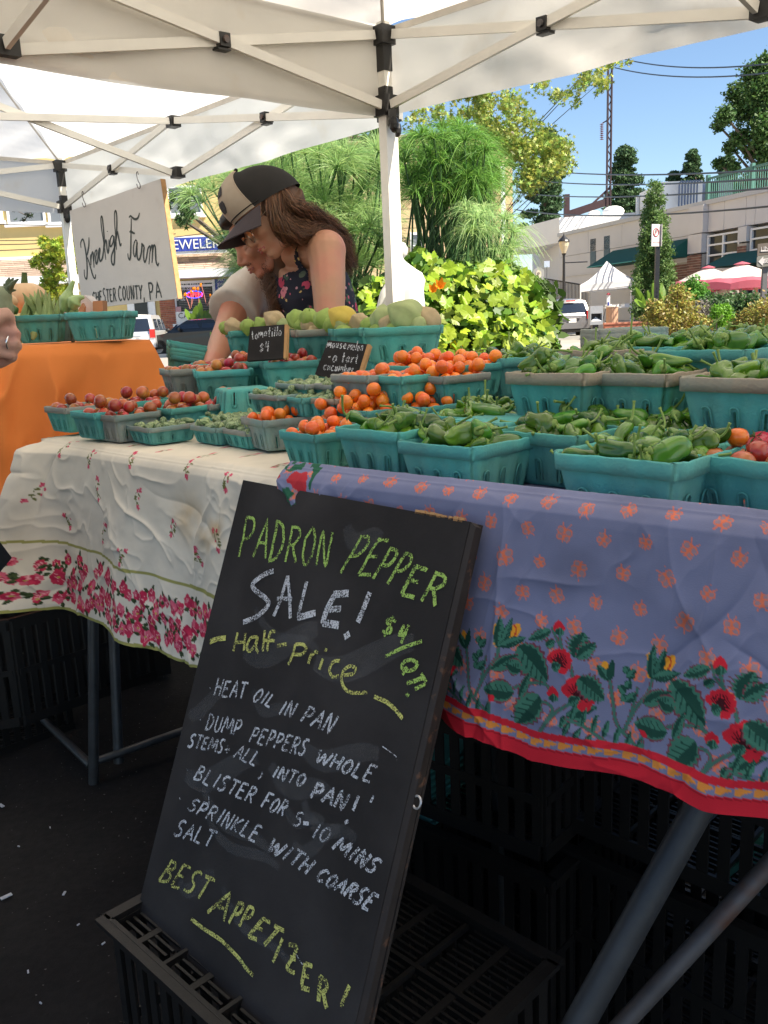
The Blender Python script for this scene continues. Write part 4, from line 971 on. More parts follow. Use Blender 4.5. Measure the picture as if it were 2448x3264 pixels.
# ================================================================== MARKET CANOPIES
m_frame = mat('canopy_frame_white', (.80, .77, .69), rough=.45, var=.06, scale=12)
m_fab1 = mat('canopy_fabric_soiled', (.80, .75, .665), rough=.8, var=.05, scale=5, transl=.66, col2=(.62, .54, .43), c2scale=5, c2lo=.56, c2hi=.9, bump=.25, bscale=9)
m_fab2 = mat('canopy_fabric_clean', (.80, .79, .76), rough=.8, var=.03, scale=5, transl=.68, col2=(.74, .68, .58), c2scale=6, c2lo=.6, c2hi=.9, bump=.25, bscale=9)
D1 = 3.4
P1 = A(1222, 115, D1); ZU = P1[2]; ZL = A(1222, 340, D1)[2]
ML = onz(15, 150, ZL); MR = onz(2440, 28, ZL); va = ML-P1; va[2] = 0; vb = MR-P1; vb[2] = 0
P2 = onz(190, 530, ZU); Q0 = P1+np.array([.012, .085, 0]); M2 = (onz(568, 552, ZL)+onz(550, 387, ZU))/2; M2[2] = ZU
P1[2] = P2[2] = Q0[2] = ZU
def at_z(p, z): return np.array([p[0], p[1], z])
def canopy(label, K, mids, fab, peak_h, valz, seed, org):
    t = thing('market_canopy', label, 'canopy', at_z(org, 0)); ctr = sum(K)/4
    for k, c in enumerate(K):
        lg = MB(); n = 4
        d1 = nrm(mids[k]-c); rot = np.array([nrm([d1[0], d1[1], 0]), nrm([-d1[1], d1[0], 0]), [0, 0, 1]])
        lg.box((c[0], c[1], (ZL-.02)/2), (.042, .042, ZL-.02), rot); lo = lg.build('outer_leg', m_frame, t)
        lg = MB(); lg.box((c[0], c[1], (ZL+ZU)/2+.02), (.034, .034, ZU-ZL+.05), rot); inn = lg.build('inner_leg', m_frame, t)
        MB().box((c[0], c[1], ZU), (.062, .062, .062), rot).build('top_bracket', m_black_pl, t)
        MB().box((c[0], c[1], ZL), (.066, .066, .07), rot).build('slider_bracket', m_black_pl, t)
        MB().box((c[0], c[1], ZU-.075), (.040, .040, .085), rot).build('black_sleeve', m_black_pl, t)
        MB().box((c[0], c[1], ZL+.05), (.038, .038, .03), rot).build('black_sleeve', m_black_pl, t)
        hd = MB(); hd.box((c[0]+.02, c[1]-.035, ZL-.045), (.03, .03, .05)); hd.ball((c[0]+.025, c[1]-.045, ZL-.07), (.018, .018, .03), 8, 6); hd.build('pull_latch', m_black_pl, t)
    zb_, zt_ = ZL, ZU
    for k in range(4):
        c, c2, m = K[k], K[(k+1) % 4], mids[k]
        inw = nrm(at_z(ctr, 0)-at_z(m, 0))
        for e in (c, c2):
            d = nrm(at_z(m, 0)-at_z(e, 0)); s0 = d*.035
            MB().bar(at_z(e, zt_)+s0-inw*.008, at_z(m, zb_)-s0-inw*.008, .014, .030).build('scissor_bar', m_frame, t)
            MB().bar(at_z(e, zb_)+s0+inw*.010, at_z(m, zt_)-s0+inw*.010, .014, .030).build('scissor_bar', m_frame, t)
            x = (at_z(e, 0)+at_z(m, 0))/2; x[2] = (zt_+zb_)/2
            r = np.array([d, inw, (0, 0, 1)])
            MB().box(x, (.036, .045, .04), r).box(x+[0, 0, -.026], (.045, .03, .006), r).build('crossing_clip', m_black_pl, t)
            cy = MB(); cy.tube([x+inw*.022, x+inw*.03], .011, 10); cy.build('pivot_bolt', m_rust, t)
        for z in (zt_, zb_):
            MB().box(at_z(m, z), (.06, .05, .05), np.array([nrm([*(c2-c)[:2], 0]), inw, (0, 0, 1)])).build('mid_bracket', m_black_pl, t)
        cm = at_z(ctr, 0)
        for (z0, z1, off) in ((zb_, zt_+.12, .01), (zt_, zt_-.12, -.01)):
            sh = np.cross(inw, (0, 0, 1))*off
            MB().bar(at_z(m, z0)+inw*.03+sh, at_z(ctr, z1)-inw*.03+sh, .014, .030).build('roof_truss_bar', m_frame, t)
        if k == 1 or k == 0:
            x = (at_z(m, 0)+at_z(ctr, 0))/2
    MB().box(at_z(ctr, ZU), (.06, .06, .3)).box(at_z(ctr, ZU+peak_h/2), (.035, .035, peak_h)).build('centre_mast', m_frame, t)
    # roof
    rng = np.random.default_rng(seed); pk = at_z(ctr, ZU+peak_h); ze = ZU+.035
    mb = MB(); nu, nv = 61, 41
    for k in range(4):
        a, b = at_z(K[k], ze), at_z(K[(k+1) % 4], ze); o = nrm(at_z((a+b)/2, 0)-at_z(ctr, 0)); a, b = a+o*.03, b+o*.03
        # keep corners shared
        ca = at_z(K[k], ze)+nrm(at_z(K[k], 0)-at_z(ctr, 0))*.045; cb = at_z(K[(k+1) % 4], ze)+nrm(at_z(K[(k+1) % 4], 0)-at_z(ctr, 0))*.045
        U, Vv = np.meshgrid(np.linspace(0, 1, nu), np.linspace(0, 1, nv)); E_ = ca+(cb-ca)*U[..., None]
        G = E_+(pk-E_)*Vv[..., None]
        sag = -.05*np.sin(PI*U)*np.sin(PI*Vv)*2-.03*np.sin(PI*Vv)
        wr = (fbm(U*9+k*5, Vv*5, seed, 4)-.5)*.03*np.sin(PI*U)**.5*np.clip(Vv*6, 0, 1) + .014*np.exp(-U*7)*np.sin(Vv*60+U*50)*np.clip(1-Vv*1.2, 0, 1)+.014*np.exp(-(1-U)*7)*np.sin(Vv*60+(1-U)*50)*np.clip(1-Vv*1.2, 0, 1)
        G[..., 2] += sag+wr; mb.grid(G)
    mb.build('roof_fabric', fab, t, smooth=True)
    mb = MB()
    for k in range(4):
        ca = at_z(K[k], ze)+nrm(at_z(K[k], 0)-at_z(ctr, 0))*.047; cb = at_z(K[(k+1) % 4], ze)+nrm(at_z(K[(k+1) % 4], 0)-at_z(ctr, 0))*.047
        o = nrm(at_z((ca+cb)/2, 0)-at_z(ctr, 0)); L = np.linalg.norm(cb-ca)
        U, Vv = np.meshgrid(np.linspace(0, 1, 90), np.linspace(0, 1, 16)); E_ = ca+(cb-ca)*U[..., None]
        G = E_.copy(); G[..., 2] -= Vv*(ze-valz)+.012*np.sin(PI*U)*Vv
        G += o*((.010*np.sin(U*23+k)+.018*(fbm(U*14, Vv*3, seed+k, 3)-.5)*2)*Vv**.7*np.sin(PI*U)**.4+.006)[..., None]
        mb.grid(G)
    mb.build('valance', fab, t, smooth=True)
    mb = MB()
    for k in range(4):
        ca = at_z(K[k], ze-.012)+nrm(at_z(K[k], 0)-at_z(ctr, 0))*.036; cb = at_z(K[(k+1) % 4], ze-.012)+nrm(at_z(K[(k+1) % 4], 0)-at_z(ctr, 0))*.036
        mb.bar(ca, cb, .003, .022)
        mb.tube([ca+(at_z(ctr, ZU+peak_h-.03)-ca)*q+np.array([0, 0, -.012-.055*math.sin(PI*q)*.55]) for q in np.linspace(0, 1, 14)], .006, 4)
    mb.build('seam_webbing', mat('seam_webbing', (.55, .51, .45), rough=.9), t)
    return t
K1 = [P1, P1+2*va, P1+2*va+2*vb, P1+2*vb]
can1 = canopy('soiled white pop up canopy overhead, its corner pole standing behind the tables', K1, [P1+va, P1+2*va+vb, P1+va+2*vb, P1+vb], m_fab1, 1.0, ZL-.022, 3, P1)
va2 = va*1.08
K2 = [Q0, P2, P2+2*va2, Q0+2*va2]
can2 = canopy('second white pop up canopy behind at the left, bright with sun', K2, [M2, P2+va2, (P2+Q0)/2+2*va2, Q0+va2], m_fab2, 1.0, ZL-.03, 9, P2)

K3 = [P1+2*vb+[.05, -.05, 0], P1+2*vb+2*va+[.05, -.05, 0], P1+4*vb+2*va+[.05, -.05, 0], P1+4*vb+[.05, -.05, 0]]  # unseen canopy, added to keep the sun off the tables and foreground
canopy('unseen white pop up canopy added beyond the right edge to shade the stall', K3, [K3[0]+va, K3[1]+vb, K3[2]-va, K3[3]-vb], m_fab1, 1.0, ZL-.022, 5, K3[0])
# ---- farm sign hanging from the second canopy
m_sgn = mat('sign_board_white', (.60, .565, .53), rough=.6, var=.05, scale=5, col2=(.52, .46, .42), c2scale=7, c2lo=.6, c2hi=.8)
m_ply = mat('raw_plywood_edge', (.50, .27, .11), rough=.8, var=.25, scale=40)
m_paint = mat('dark_green_paint', (.028, .032, .026), rough=.5)
sg = thing('farm_sign', 'white hand painted farm name board hanging from the rear canopy on metal hooks', 'sign', A(390, 820, 4.9))
S_TL, S_TR, S_BR, S_BL = A(222, 672, 5.25), A(511, 570, 4.62), A(566, 952, 4.62), A(264, 985, 5.25)
S_TL = A(222, 672, 5.25); S_TR = onplane(511, 570, S_TL, nrm(np.cross(A(511, 570, 4.75)-S_TL, (0.02, .0, 1)))); 
sn = nrm(np.cross(S_TR-S_TL, S_BL-S_TL)); sn = sn if sn[1] < 0 else -sn
S_BR = onplane(566, 952, S_TL, sn); S_BL = onplane(264, 985, S_TL, sn)
MB().prism([S_TL, S_TR, S_BR, S_BL], -sn*.014).build('sign_panel', m_sgn, sg)
ed = nrm(S_TR-S_TL); MB().prism([S_TR+ed*.0005, S_TR+ed*.004, S_BR+ed*.004, S_BR+ed*.0005], -sn*.03).build('plywood_edge', m_ply, sg)
def stroke(mb, pts, w, n, taper=False, off=.0015):
    """flat painted stroke following pts on a plane with normal n"""
    P = np.array(pts, float); 
    if len(P) < 2: P = np.vstack([P, P+[w, 0, 0]])
    t = np.gradient(P, axis=0); s = np.cross(t, n); s /= (np.linalg.norm(s, axis=1)[:, None]+1e-12)
    k = len(P); ww = np.full(k, w/2.)
    if taper: ww = ww*(.55+.45*np.sin(np.linspace(0, PI, k)))
    a = P-s*ww[:, None]+n*off; b = P+s*ww[:, None]+n*off
    mb.grid(np.stack([a, b], 1))
def smooth_path(p, n=6):
    p = np.array(p, float)
    if len(p) < 3: return p
    out = []
    for i in range(len(p)-1):
        p0, p1, p2, p3 = p[max(i-1, 0)], p[i], p[i+1], p[min(i+2, len(p)-1)]
        for t in np.arange(n)/n:
            out.append(.5*((2*p1)+(-p0+p2)*t+(2*p0-5*p1+4*p2-p3)*t*t+(-p0+3*p1-3*p2+p3)*t**3))
    return np.array(out+[p[-1]])
sc_ = 370/1659.
def sgp(x, y): return onplane(220+x*sc_, 540+y*sc_, S_TL, sn)
cur = [[(175, 1120), (168, 1060), (185, 1010), (205, 1005), (225, 1080), (245, 1200), (258, 1330), (262, 1460), (255, 1560), (235, 1550), (222, 1500), (220, 1430)],
       [(288, 970), (285, 1080), (270, 1180), (255, 1240)], [(255, 1240), (280, 1300), (310, 1400), (335, 1490), (360, 1550), (378, 1550), (384, 1500)],
       [(315, 1370), (312, 1250), (318, 1215)], [(316, 1290), (330, 1200), (345, 1190), (352, 1290), (360, 1405)],
       [(352, 1330), (365, 1240), (375, 1180), (395, 1150), (400, 1190), (385, 1250), (385, 1320), (395, 1350), (412, 1300), (425, 1180), (440, 1130), (445, 1160), (435, 1230), (440, 1290), (455, 1310), (480, 1260), (495, 1150), (505, 1000), (495, 850), (480, 700), (466, 672), (458, 720), (470, 860), (495, 1020), (512, 1150), (528, 1290)],
       [(505, 1130), (515, 1060), (528, 1010), (540, 1050), (545, 1130), (560, 1195), (572, 1130), (573, 1000)], [(549, 880), (551, 892)],
       [(640, 960), (622, 945), (600, 980), (588, 1040), (592, 1100), (610, 1090), (635, 1030), (645, 960), (650, 1060), (655, 1200), (650, 1320), (640, 1360), (620, 1350), (608, 1290), (615, 1220), (640, 1150), (665, 1060), (682, 900), (686, 750), (680, 620), (665, 592), (652, 640), (655, 780), (668, 950), (682, 1148)],
       [(675, 1010), (685, 920), (695, 895), (705, 940), (722, 1030), (735, 1090), (752, 1055)],
       [(860, 690), (880, 665), (910, 690), (945, 712), (980, 700), (1000, 660), (1010, 620)], [(893, 700), (890, 850), (887, 1000), (885, 1150), (880, 1240), (868, 1290), (850, 1260), (843, 1200)], [(868, 900), (885, 885), (915, 905), (945, 915)],
       [(975, 1030), (955, 1010), (932, 1060), (922, 1140), (930, 1220), (950, 1240), (965, 1150), (975, 1040), (972, 1150), (978, 1250), (995, 1290), (1015, 1270), (1035, 1190), (1045, 1090), (1043, 1065), (1075, 1110), (1068, 1180), (1070, 1270), (1085, 1325), (1110, 1260), (1125, 1150), (1150, 1100), (1165, 1110), (1155, 1220), (1145, 1355)],
       [(1160, 1180), (1185, 1090), (1200, 1110), (1195, 1220), (1188, 1335)], [(1197, 1180), (1215, 1085), (1235, 1110), (1240, 1220), (1245, 1310), (1268, 1370), (1288, 1335)]]
mb = MB()
for c in cur: stroke(mb, [sgp(x, y) for x, y in smooth_path(c, 6)], .0125 if len(c) > 2 else .015, sn, True)
mb.build('painted_farm_name', m_paint, sg)

# ---- single-stroke hand font
GL = {'A': [[(0, 0), (.5, 1), (.95, 0)], [(.2, .38), (.8, .38)]], 'B': [[(.05, 0), (.1, 1)], [(.1, 1), (.6, .95), (.65, .7), (.1, .53), (.7, .42), (.75, .1), (.05, 0)]],
 'C': [[(.85, .85), (.5, 1), (.12, .7), (.1, .3), (.45, 0), (.85, .12)]], 'D': [[(.1, 0), (.1, 1)], [(.0, 1), (.55, .9), (.85, .5), (.55, .1), (.0, 0)]],
 'E': [[(.1, 0), (.1, 1)], [(.1, 1), (.8, 1)], [(.1, .52), (.65, .54)], [(.1, 0), (.85, .03)]], 'F': [[(.1, 0), (.1, 1)], [(.05, 1), (.85, 1)], [(.1, .52), (.65, .54)]],
 'H': [[(.1, 0), (.1, 1)], [(.85, 0), (.85, 1)], [(.1, .5), (.85, .5)]], 'I': [[(.4, 0), (.5, 1)]], 'K': [[(.1, 0), (.1, 1)], [(.8, 1), (.1, .45), (.85, 0)]],
 'L': [[(.15, 1), (.1, .03), (.8, .0)]], 'M': [[(.0, 0), (.15, 1), (.5, .3), (.85, 1), (1, 0)]], 'N': [[(.1, 0), (.12, 1), (.8, 0), (.85, 1)]],
 'O': [[(.5, 1), (.12, .7), (.12, .25), (.45, 0), (.8, .25), (.82, .7), (.5, 1)]], 'P': [[(.1, 0), (.12, 1)], [(.05, .98), (.6, .98), (.8, .75), (.55, .5), (.1, .45)]],
 'Q': [[(.5, 1), (.12, .7), (.12, .25), (.45, 0), (.8, .25), (.82, .7), (.5, 1)], [(.5, .3), (.95, -.12)]], 'R': [[(.1, 0), (.12, 1)], [(.05, .98), (.6, .98), (.78, .75), (.5, .52), (.1, .48)], [(.4, .5), (.9, 0)]],
 'S': [[(.85, .92), (.5, 1), (.2, .82), (.3, .58), (.7, .4), (.7, .1), (.35, 0), (.05, .08)]], 'T': [[(.0, 1), (.95, 1)], [(.47, 1), (.45, 0)]], 'U': [[(.1, 1), (.12, .25), (.4, 0), (.75, .2), (.8, 1)]],
 'W': [[(.0, 1), (.25, 0), (.5, .75), (.75, 0), (1., 1)]], 'Y': [[(.0, 1), (.45, .5), (.95, 1)], [(.45, .5), (.4, 0)]], 'Z': [[(.1, .95), (.8, 1), (.55, .55), (.15, .05), (.85, .0)], [(.3, .5), (.75, .52)]],
 '1': [[(.4, 0), (.5, 1)]], '0': [[(.5, 1), (.15, .7), (.12, .25), (.45, 0), (.8, .25), (.82, .7), (.5, 1)]], '5': [[(.8, 1), (.25, .95), (.2, .58), (.6, .55), (.75, .25), (.45, 0), (.05, .05)]],
 '4': [[(.35, 1), (.15, .45), (.85, .5)], [(.75, 1), (.6, 0)]], '$': [[(.85, .85), (.4, .9), (.2, .68), (.7, .42), (.65, .15), (.1, .12)], [(.5, 1.1), (.4, -.1)]], '/': [[(.1, -.1), (.8, 1.1)]],
 '!': [[(.5, 1), (.4, .3)], [(.37, .03), (.4, -.03)]], '.': [[(.4, .45), (.5, .5)]], ',': [[(.5, .1), (.45, -.1), (.3, -.25)]], '-': [[(.1, .45), (.85, .5)]], '+': [[(.1, .4), (.8, .45)], [(.45, .1), (.45, .8)]],
 'a': [[(.75, .55), (.45, .62), (.12, .35), (.35, .02), (.65, .2), (.75, .6), (.78, .05)]], 'l': [[(.4, 1.1), (.42, 0)]], 'f': [[(.85, .95), (.5, 1.05), (.4, .7), (.4, -.05)], [(.1, .5), (.75, .55)]],
 'p': [[(.2, .6), (.15, -.45)], [(.2, .5), (.6, .65), (.8, .35), (.5, .05), (.2, .1)]], 'r': [[(.2, .6), (.25, 0)], [(.25, .35), (.5, .6), (.8, .55)]], 'i': [[(.4, .55), (.45, 0)], [(.4, .82), (.45, .88)]],
 'c': [[(.75, .55), (.4, .6), (.12, .3), (.4, 0), (.8, .08)]], 'e': [[(.15, .3), (.7, .35), (.6, .6), (.25, .55), (.12, .25), (.4, 0), (.8, .05)]], 't': [[(.45, 1), (.4, .05), (.7, .0)], [(.1, .6), (.8, .65)]],
 'o': [[(.45, .6), (.12, .4), (.2, .05), (.6, .02), (.75, .35), (.45, .6)]], 'm': [[(.05, 0), (.1, .65), (.4, .2), (.55, .65), (.7, .3), (.9, .65), (.95, 0)]], 'n': [[(.15, 0), (.15, .6)], [(.15, .4), (.5, .62), (.7, .4), (.72, 0)]],
 'u': [[(.15, .6), (.2, .1), (.6, .1), (.7, .6), (.75, 0)]], 's': [[(.7, .58), (.3, .6), (.3, .35), (.65, .25), (.5, 0), (.15, .03)]], 'b': [[(.2, 1), (.2, 0)], [(.2, .3), (.6, .55), (.75, .2), (.2, 0)]], 'v': [[(.1, .6), (.4, 0), (.75, .6)]]}
ADV = {'I': .55, '1': .5, '!': .6, '.': .4, ',': .4, 'l': .5, 'i': .5, 'f': .7, 't': .7, 'r': .7, '-': .8, 'M': 1.15, 'W': 1.15, 'm': 1.2, ' ': .5}
def word(mb, fn, n, s, p0, p1, h0, h1, slant, w, off=.0012, seed=0, perp=None):
    """letters of s between pixels p0 and p1 (baseline), cap heights h0..h1, fn maps pixels to the plane"""
    rng = np.random.default_rng(hash(s) % 1000 if False else sum(map(ord, s))+seed); adv = [ADV.get(ch, .85) for ch in s]; tot = sum(adv); x = 0; p0 = np.array(p0, float); p1 = np.array(p1, float); b = p1-p0
    Lb = np.linalg.norm(b); e = b/Lb; u = np.array([e[1], -e[0]]) if perp is None else np.array(perp, float)
    for ch, ad in zip(s, adv):
        f = x/tot; h = h0+(h1-h0)*f; wd = Lb*ad/tot*.84; jy = rng.normal()*.02*h; js = 1+rng.normal()*.04
        for st in GL.get(ch, []):
            pp = smooth_path(st, 5) if len(st) > 3 else np.array(st, float)
            if len(st) <= 3 and len(st) > 1:
                pp = np.vstack([pp[i]+(pp[i+1]-pp[i])*t for i in range(len(pp)-1) for t in np.linspace(0, 1, 5)[:(-1 if i < len(pp)-2 else None)]])
            q = []
            for gx, gy in pp:
                v = p0+b*f+e*(gx*wd/max(.5, 1))+u*(gy*h*js+jy)+e*(gy*h*slant)+rng.normal(size=2)*.006*h
                q.append(fn(*v))
            stroke(mb, q, w*(1+rng.normal()*.08), n, off=off+rng.random()*.0004)
        x += ad
mb = MB()
f2 = lambda x, y: sgp(x, y)
word(mb, f2, sn, 'CHESTER', (345, 1905), (690, 1880), 150, 190, .0, .0095)
word(mb, f2, sn, 'COUNTY,', (712, 1870), (1095, 1850), 200, 200, .0, .0095)
word(mb, f2, sn, 'PA', (1160, 1860), (1345, 1835), 240, 205, .0, .0095)
mb.build('painted_county_name', m_paint, sg)
for x, y in ((238, 290), (1020, 10)):
    c = sgp(x, y+30)+sn*.02; p = []
    pts = [(18, 40), (8, 0), (-12, 5), (-18, 40), (0, 110), (30, 160), (30, 195), (5, 205), (-25, 180), (-35, 140)]
    o = MB(); o.tube(smooth_path([c+nrm(S_TR-S_TL)*(a*sc_/FPX*5)-np.array([0, 0, b*sc_/FPX*5]) for a, b in pts], 4), .0022, 5)
    o.build('s_hook', m_rust, label='bent metal hook holding the %s corner of the farm sign to the canopy bar' % ('left' if x < 500 else 'right'), cat='hook')

# ---- white cloth bundle tied behind the pole, grey tube
wb = thing('white_cloth_bundle', 'white fabric side wall gathered and tied behind the canopy pole, glowing in the sun', 'cloth bundle', at_z(A(1290, 900, 3.62), .9))
prof = [(765, 1262, 1262), (775, 1250, 1290), (795, 1248, 1300), (812, 1262, 1297), (825, 1272, 1285), (838, 1262, 1297), (860, 1255, 1320), (872, 1250, 1338), (895, 1235, 1344), (930, 1215, 1338), (980, 1205, 1342), (1040, 1190, 1340), (1100, 1195, 1345), (1200, 1215, 1335), (1400, 1225, 1320), (1700, 1230, 1315)]
G = []; rng = np.random.default_rng(5)
for j, (y, x0, x1) in enumerate(prof):
    c = A((x0+x1)/2, y, 3.66); w = (x1-x0)/2/FPX*3.66; row = []
    for k in range(48):
        a = 2*PI*k/48; fo = 1+.13*math.sin(a*7+j*.25)*(j > 5)+.05*math.sin(a*13+j*.4)*(j > 5)
        row.append(c+np.array([math.cos(a)*w*fo, math.sin(a)*w*.7*fo, 0]))
    G.append(row)
G = np.array(G); zz = G[:, 0, 2]; MBt = MB(); 
Gi = np.array([[G[min(int(t), len(G)-2)][k]*(1-(t-min(int(t), len(G)-2)))+G[min(int(t), len(G)-2)+1][k]*(t-min(int(t), len(G)-2)) for k in range(48)] for t in np.linspace(0, len(G)-1, 70)])
MBt.grid(Gi, closed=True).build('gathered_fabric', mat('bundle_fabric', (.80, .79, .74), rough=.8, transl=.25, var=.02), wb, smooth=True)
fl = MB(); fl.add([A(1262, 762, 3.6), A(1275, 765, 3.6), A(1300, 788, 3.6), A(1296, 800, 3.6), A(1284, 806, 3.6), A(1262, 792, 3.6)], [(0, 1, 2, 3, 4, 5)]).build('folded_flap', mat('bundle_fabric', (0, 0, 0)), wb)
gt = thing('grey_tube', 'thin grey metal tube standing just behind the white canopy pole', 'tube', at_z(A(1262, 820, 3.5), 0))
MB().tube([A(1247, 430, 3.52), A(1262, 820, 3.52), at_z(A(1262, 820, 3.52), .02)+[.01, 0, 0]], .0085, 10).build('tube', mat('dull_grey_tube', (.16, .14, .14), rough=.5, metal=.4), gt)
# ================================================================== STALL TABLES AND CLOTHS
ZW, ZB, ZBT = .865, .900, .866
WD = nrm((.632, -.633, 0)); BD = nrm((.525, -.462, 0))
WN = np.array([WD[1], -WD[0], 0]); WN = -WN if WN[1] > 0 else WN; BN = np.array([BD[1], -BD[0], 0]); BN = -BN if BN[1] > 0 else BN
W0 = np.array([-.724, 1.848, 0]); B0 = np.array([-.107, 1.138, 0])
m_top = mat('table_top_grey', (.35, .34, .33), rough=.6)
def trestle(label, o0, d, n, L, depth, z, group, legs):
    t = thing('trestle_table', label, 'table', o0+d*L/2-n*depth/2, None)
    c = o0+d*L/2-n*depth/2; MB().box((c[0], c[1], z-.022), (L-.02, depth-.02, .028), np.array([d, n, (0, 0, 1)])).build('tabletop', m_top, t)
    for pts, r_, m_ in legs: MB().tube(pts, r_, 20, cap=False).build('leg', m_, t, smooth=True)
    return t
def gz(x, y, z): return onz(x, y, z)
f1 = gz(299, 2500, .0)

legsW = [([f1, at_z(A(357, 1985, 1.95), .82)], .0125, m_steel), ([gz(330, 2470, .03)+[.02, .06, 0], at_z(A(400, 1985, 2.05), .82)], .0125, m_steel),
         ([gz(140, 2295, .07), gz(290, 2440, .05)], .010, m_steel), ([gz(310, 2425, .06), gz(640, 2310, .06)], .010, m_steel),
         ([at_z(W0+WD*1.05-WN*.2, 0), at_z(W0+WD*1.02-WN*.25, .82)], .0125, m_steel), ([at_z(W0+WD*.2-WN*.7, 0), at_z(W0+WD*.2-WN*.66, .82)], .0125, m_steel)]
trestle('folding table under the white rose bordered cloth on steel tube legs', W0+WD*.02-WN*.02, WD, WN, 1.06, .70, ZW-.006, 'stall tables', legsW)
legA0 = onplane(2235, 2560, B0+BN*-.10, BN); legA1 = onz(1830, 3290, .30); 
dl = nrm(legA1-legA0); legA1 = legA0+dl*((legA0[2]-0)/-dl[2])
tA_ = legA0-dl*.30
tub0 = A(2560, 2640, .95); tub1 = onz(1985, 3264, .22); dt = nrm(tub1-tub0); 
legsB = [([tA_, legA1], .0165, mat('grey_leg_paint', (.045, .047, .05), rough=.5, metal=.3, var=.2, scale=30, bump=.3, bscale=80)), ([tub0-dt*.25, tub0+dt*((tub0[2])/-dt[2])], .0115, m_rust)]
trestle('folding table under the blue flowered cloth with dark angled legs', B0+BD*.0-BN*.02, BD, BN, 1.05, .85, ZBT-.006, 'stall tables', legsB)

# ---- painting of printed cloth: colours on a fine grid (metres along, metres down)
class Paint:
    def __init__(s, u, v, base): s.U, s.V = np.meshgrid(u, v); s.u = u; s.v = v; s.c = np.empty((len(v), len(u), 3), np.float32); s.c[:] = base
    def win(s, x0, x1, y0, y1):
        i0, i1 = np.searchsorted(s.u, x0), np.searchsorted(s.u, x1); j0, j1 = np.searchsorted(s.v, y0), np.searchsorted(s.v, y1)
        return slice(j0, j1), slice(i0, i1)
    def poly(s, pts, col, outline=None):
        pts = np.asarray(pts, float); w = s.win(pts[:, 0].min(), pts[:, 0].max(), pts[:, 1].min(), pts[:, 1].max())
        X, Y = s.U[w], s.V[w]
        if X.size == 0: return
        ins = np.zeros(X.shape, bool); k = len(pts)
        for i in range(k):
            x0, y0 = pts[i]; x1, y1 = pts[(i+1) % k]
            c = ((y0 > Y) != (y1 > Y)) & (X < (x1-x0)*(Y-y0)/(y1-y0+1e-12)+x0); ins ^= c
        cc = s.c[w]
        if callable(col): cc[ins] = col(X, Y)[ins]
        else: cc[ins] = col
    def line(s, pts, wd, col):
        pts = np.asarray(pts, float)
        for a, b in zip(pts[:-1], pts[1:]):
            w = s.win(min(a[0], b[0])-wd, max(a[0], b[0])+wd, min(a[1], b[1])-wd, max(a[1], b[1])+wd); X, Y = s.U[w], s.V[w]
            if X.size == 0: continue
            d = b-a; L2 = d@d+1e-12; t = np.clip(((X-a[0])*d[0]+(Y-a[1])*d[1])/L2, 0, 1); D = np.hypot(X-a[0]-t*d[0], Y-a[1]-t*d[1]); s.c[w][D < wd/2] = col
    def leaf(s, p0, p1, wd, c1, c2=None, teeth=0, edge=None, bend=0.):
        p0 = np.asarray(p0, float); p1 = np.asarray(p1, float); d = p1-p0; L = np.hypot(*d); e = d/L; n = np.array([-e[1], e[0]])
        ts = np.linspace(0, 1, 15); pr = np.sin(PI*ts**.8)**.8*wd/2
        def side(sg, k=1.0):
            out = []
            for i, (t, w_) in enumerate(zip(ts, pr)):
                ww = w_*k*(1+(teeth*(1 if i % 2 else -1) if 0 < i < 14 else 0)); out.append(p0+d*t+n*(sg*ww+bend*L*math.sin(PI*t)))
            return out
        if edge is not None: s.poly(side(1, 1.18)+side(-1, 1.18)[::-1], edge)
        s.poly(side(1)+side(-1)[::-1], c1)
        if c2 is not None:
            mid = [p0+d*t+n*bend*L*math.sin(PI*t) for t in ts]; s.poly([p+n*0 for p in mid]+side(-1, .8)[::-1], c2)
            for t in (.2, .35, .5, .65, .8): q = p0+d*t+n*bend*L*math.sin(PI*t); s.line([q, q+e*L*.12+n*wd*.3], wd*.05, c2)
G_D, G_L = (.012, .065, .045), (.055, .19, .13)
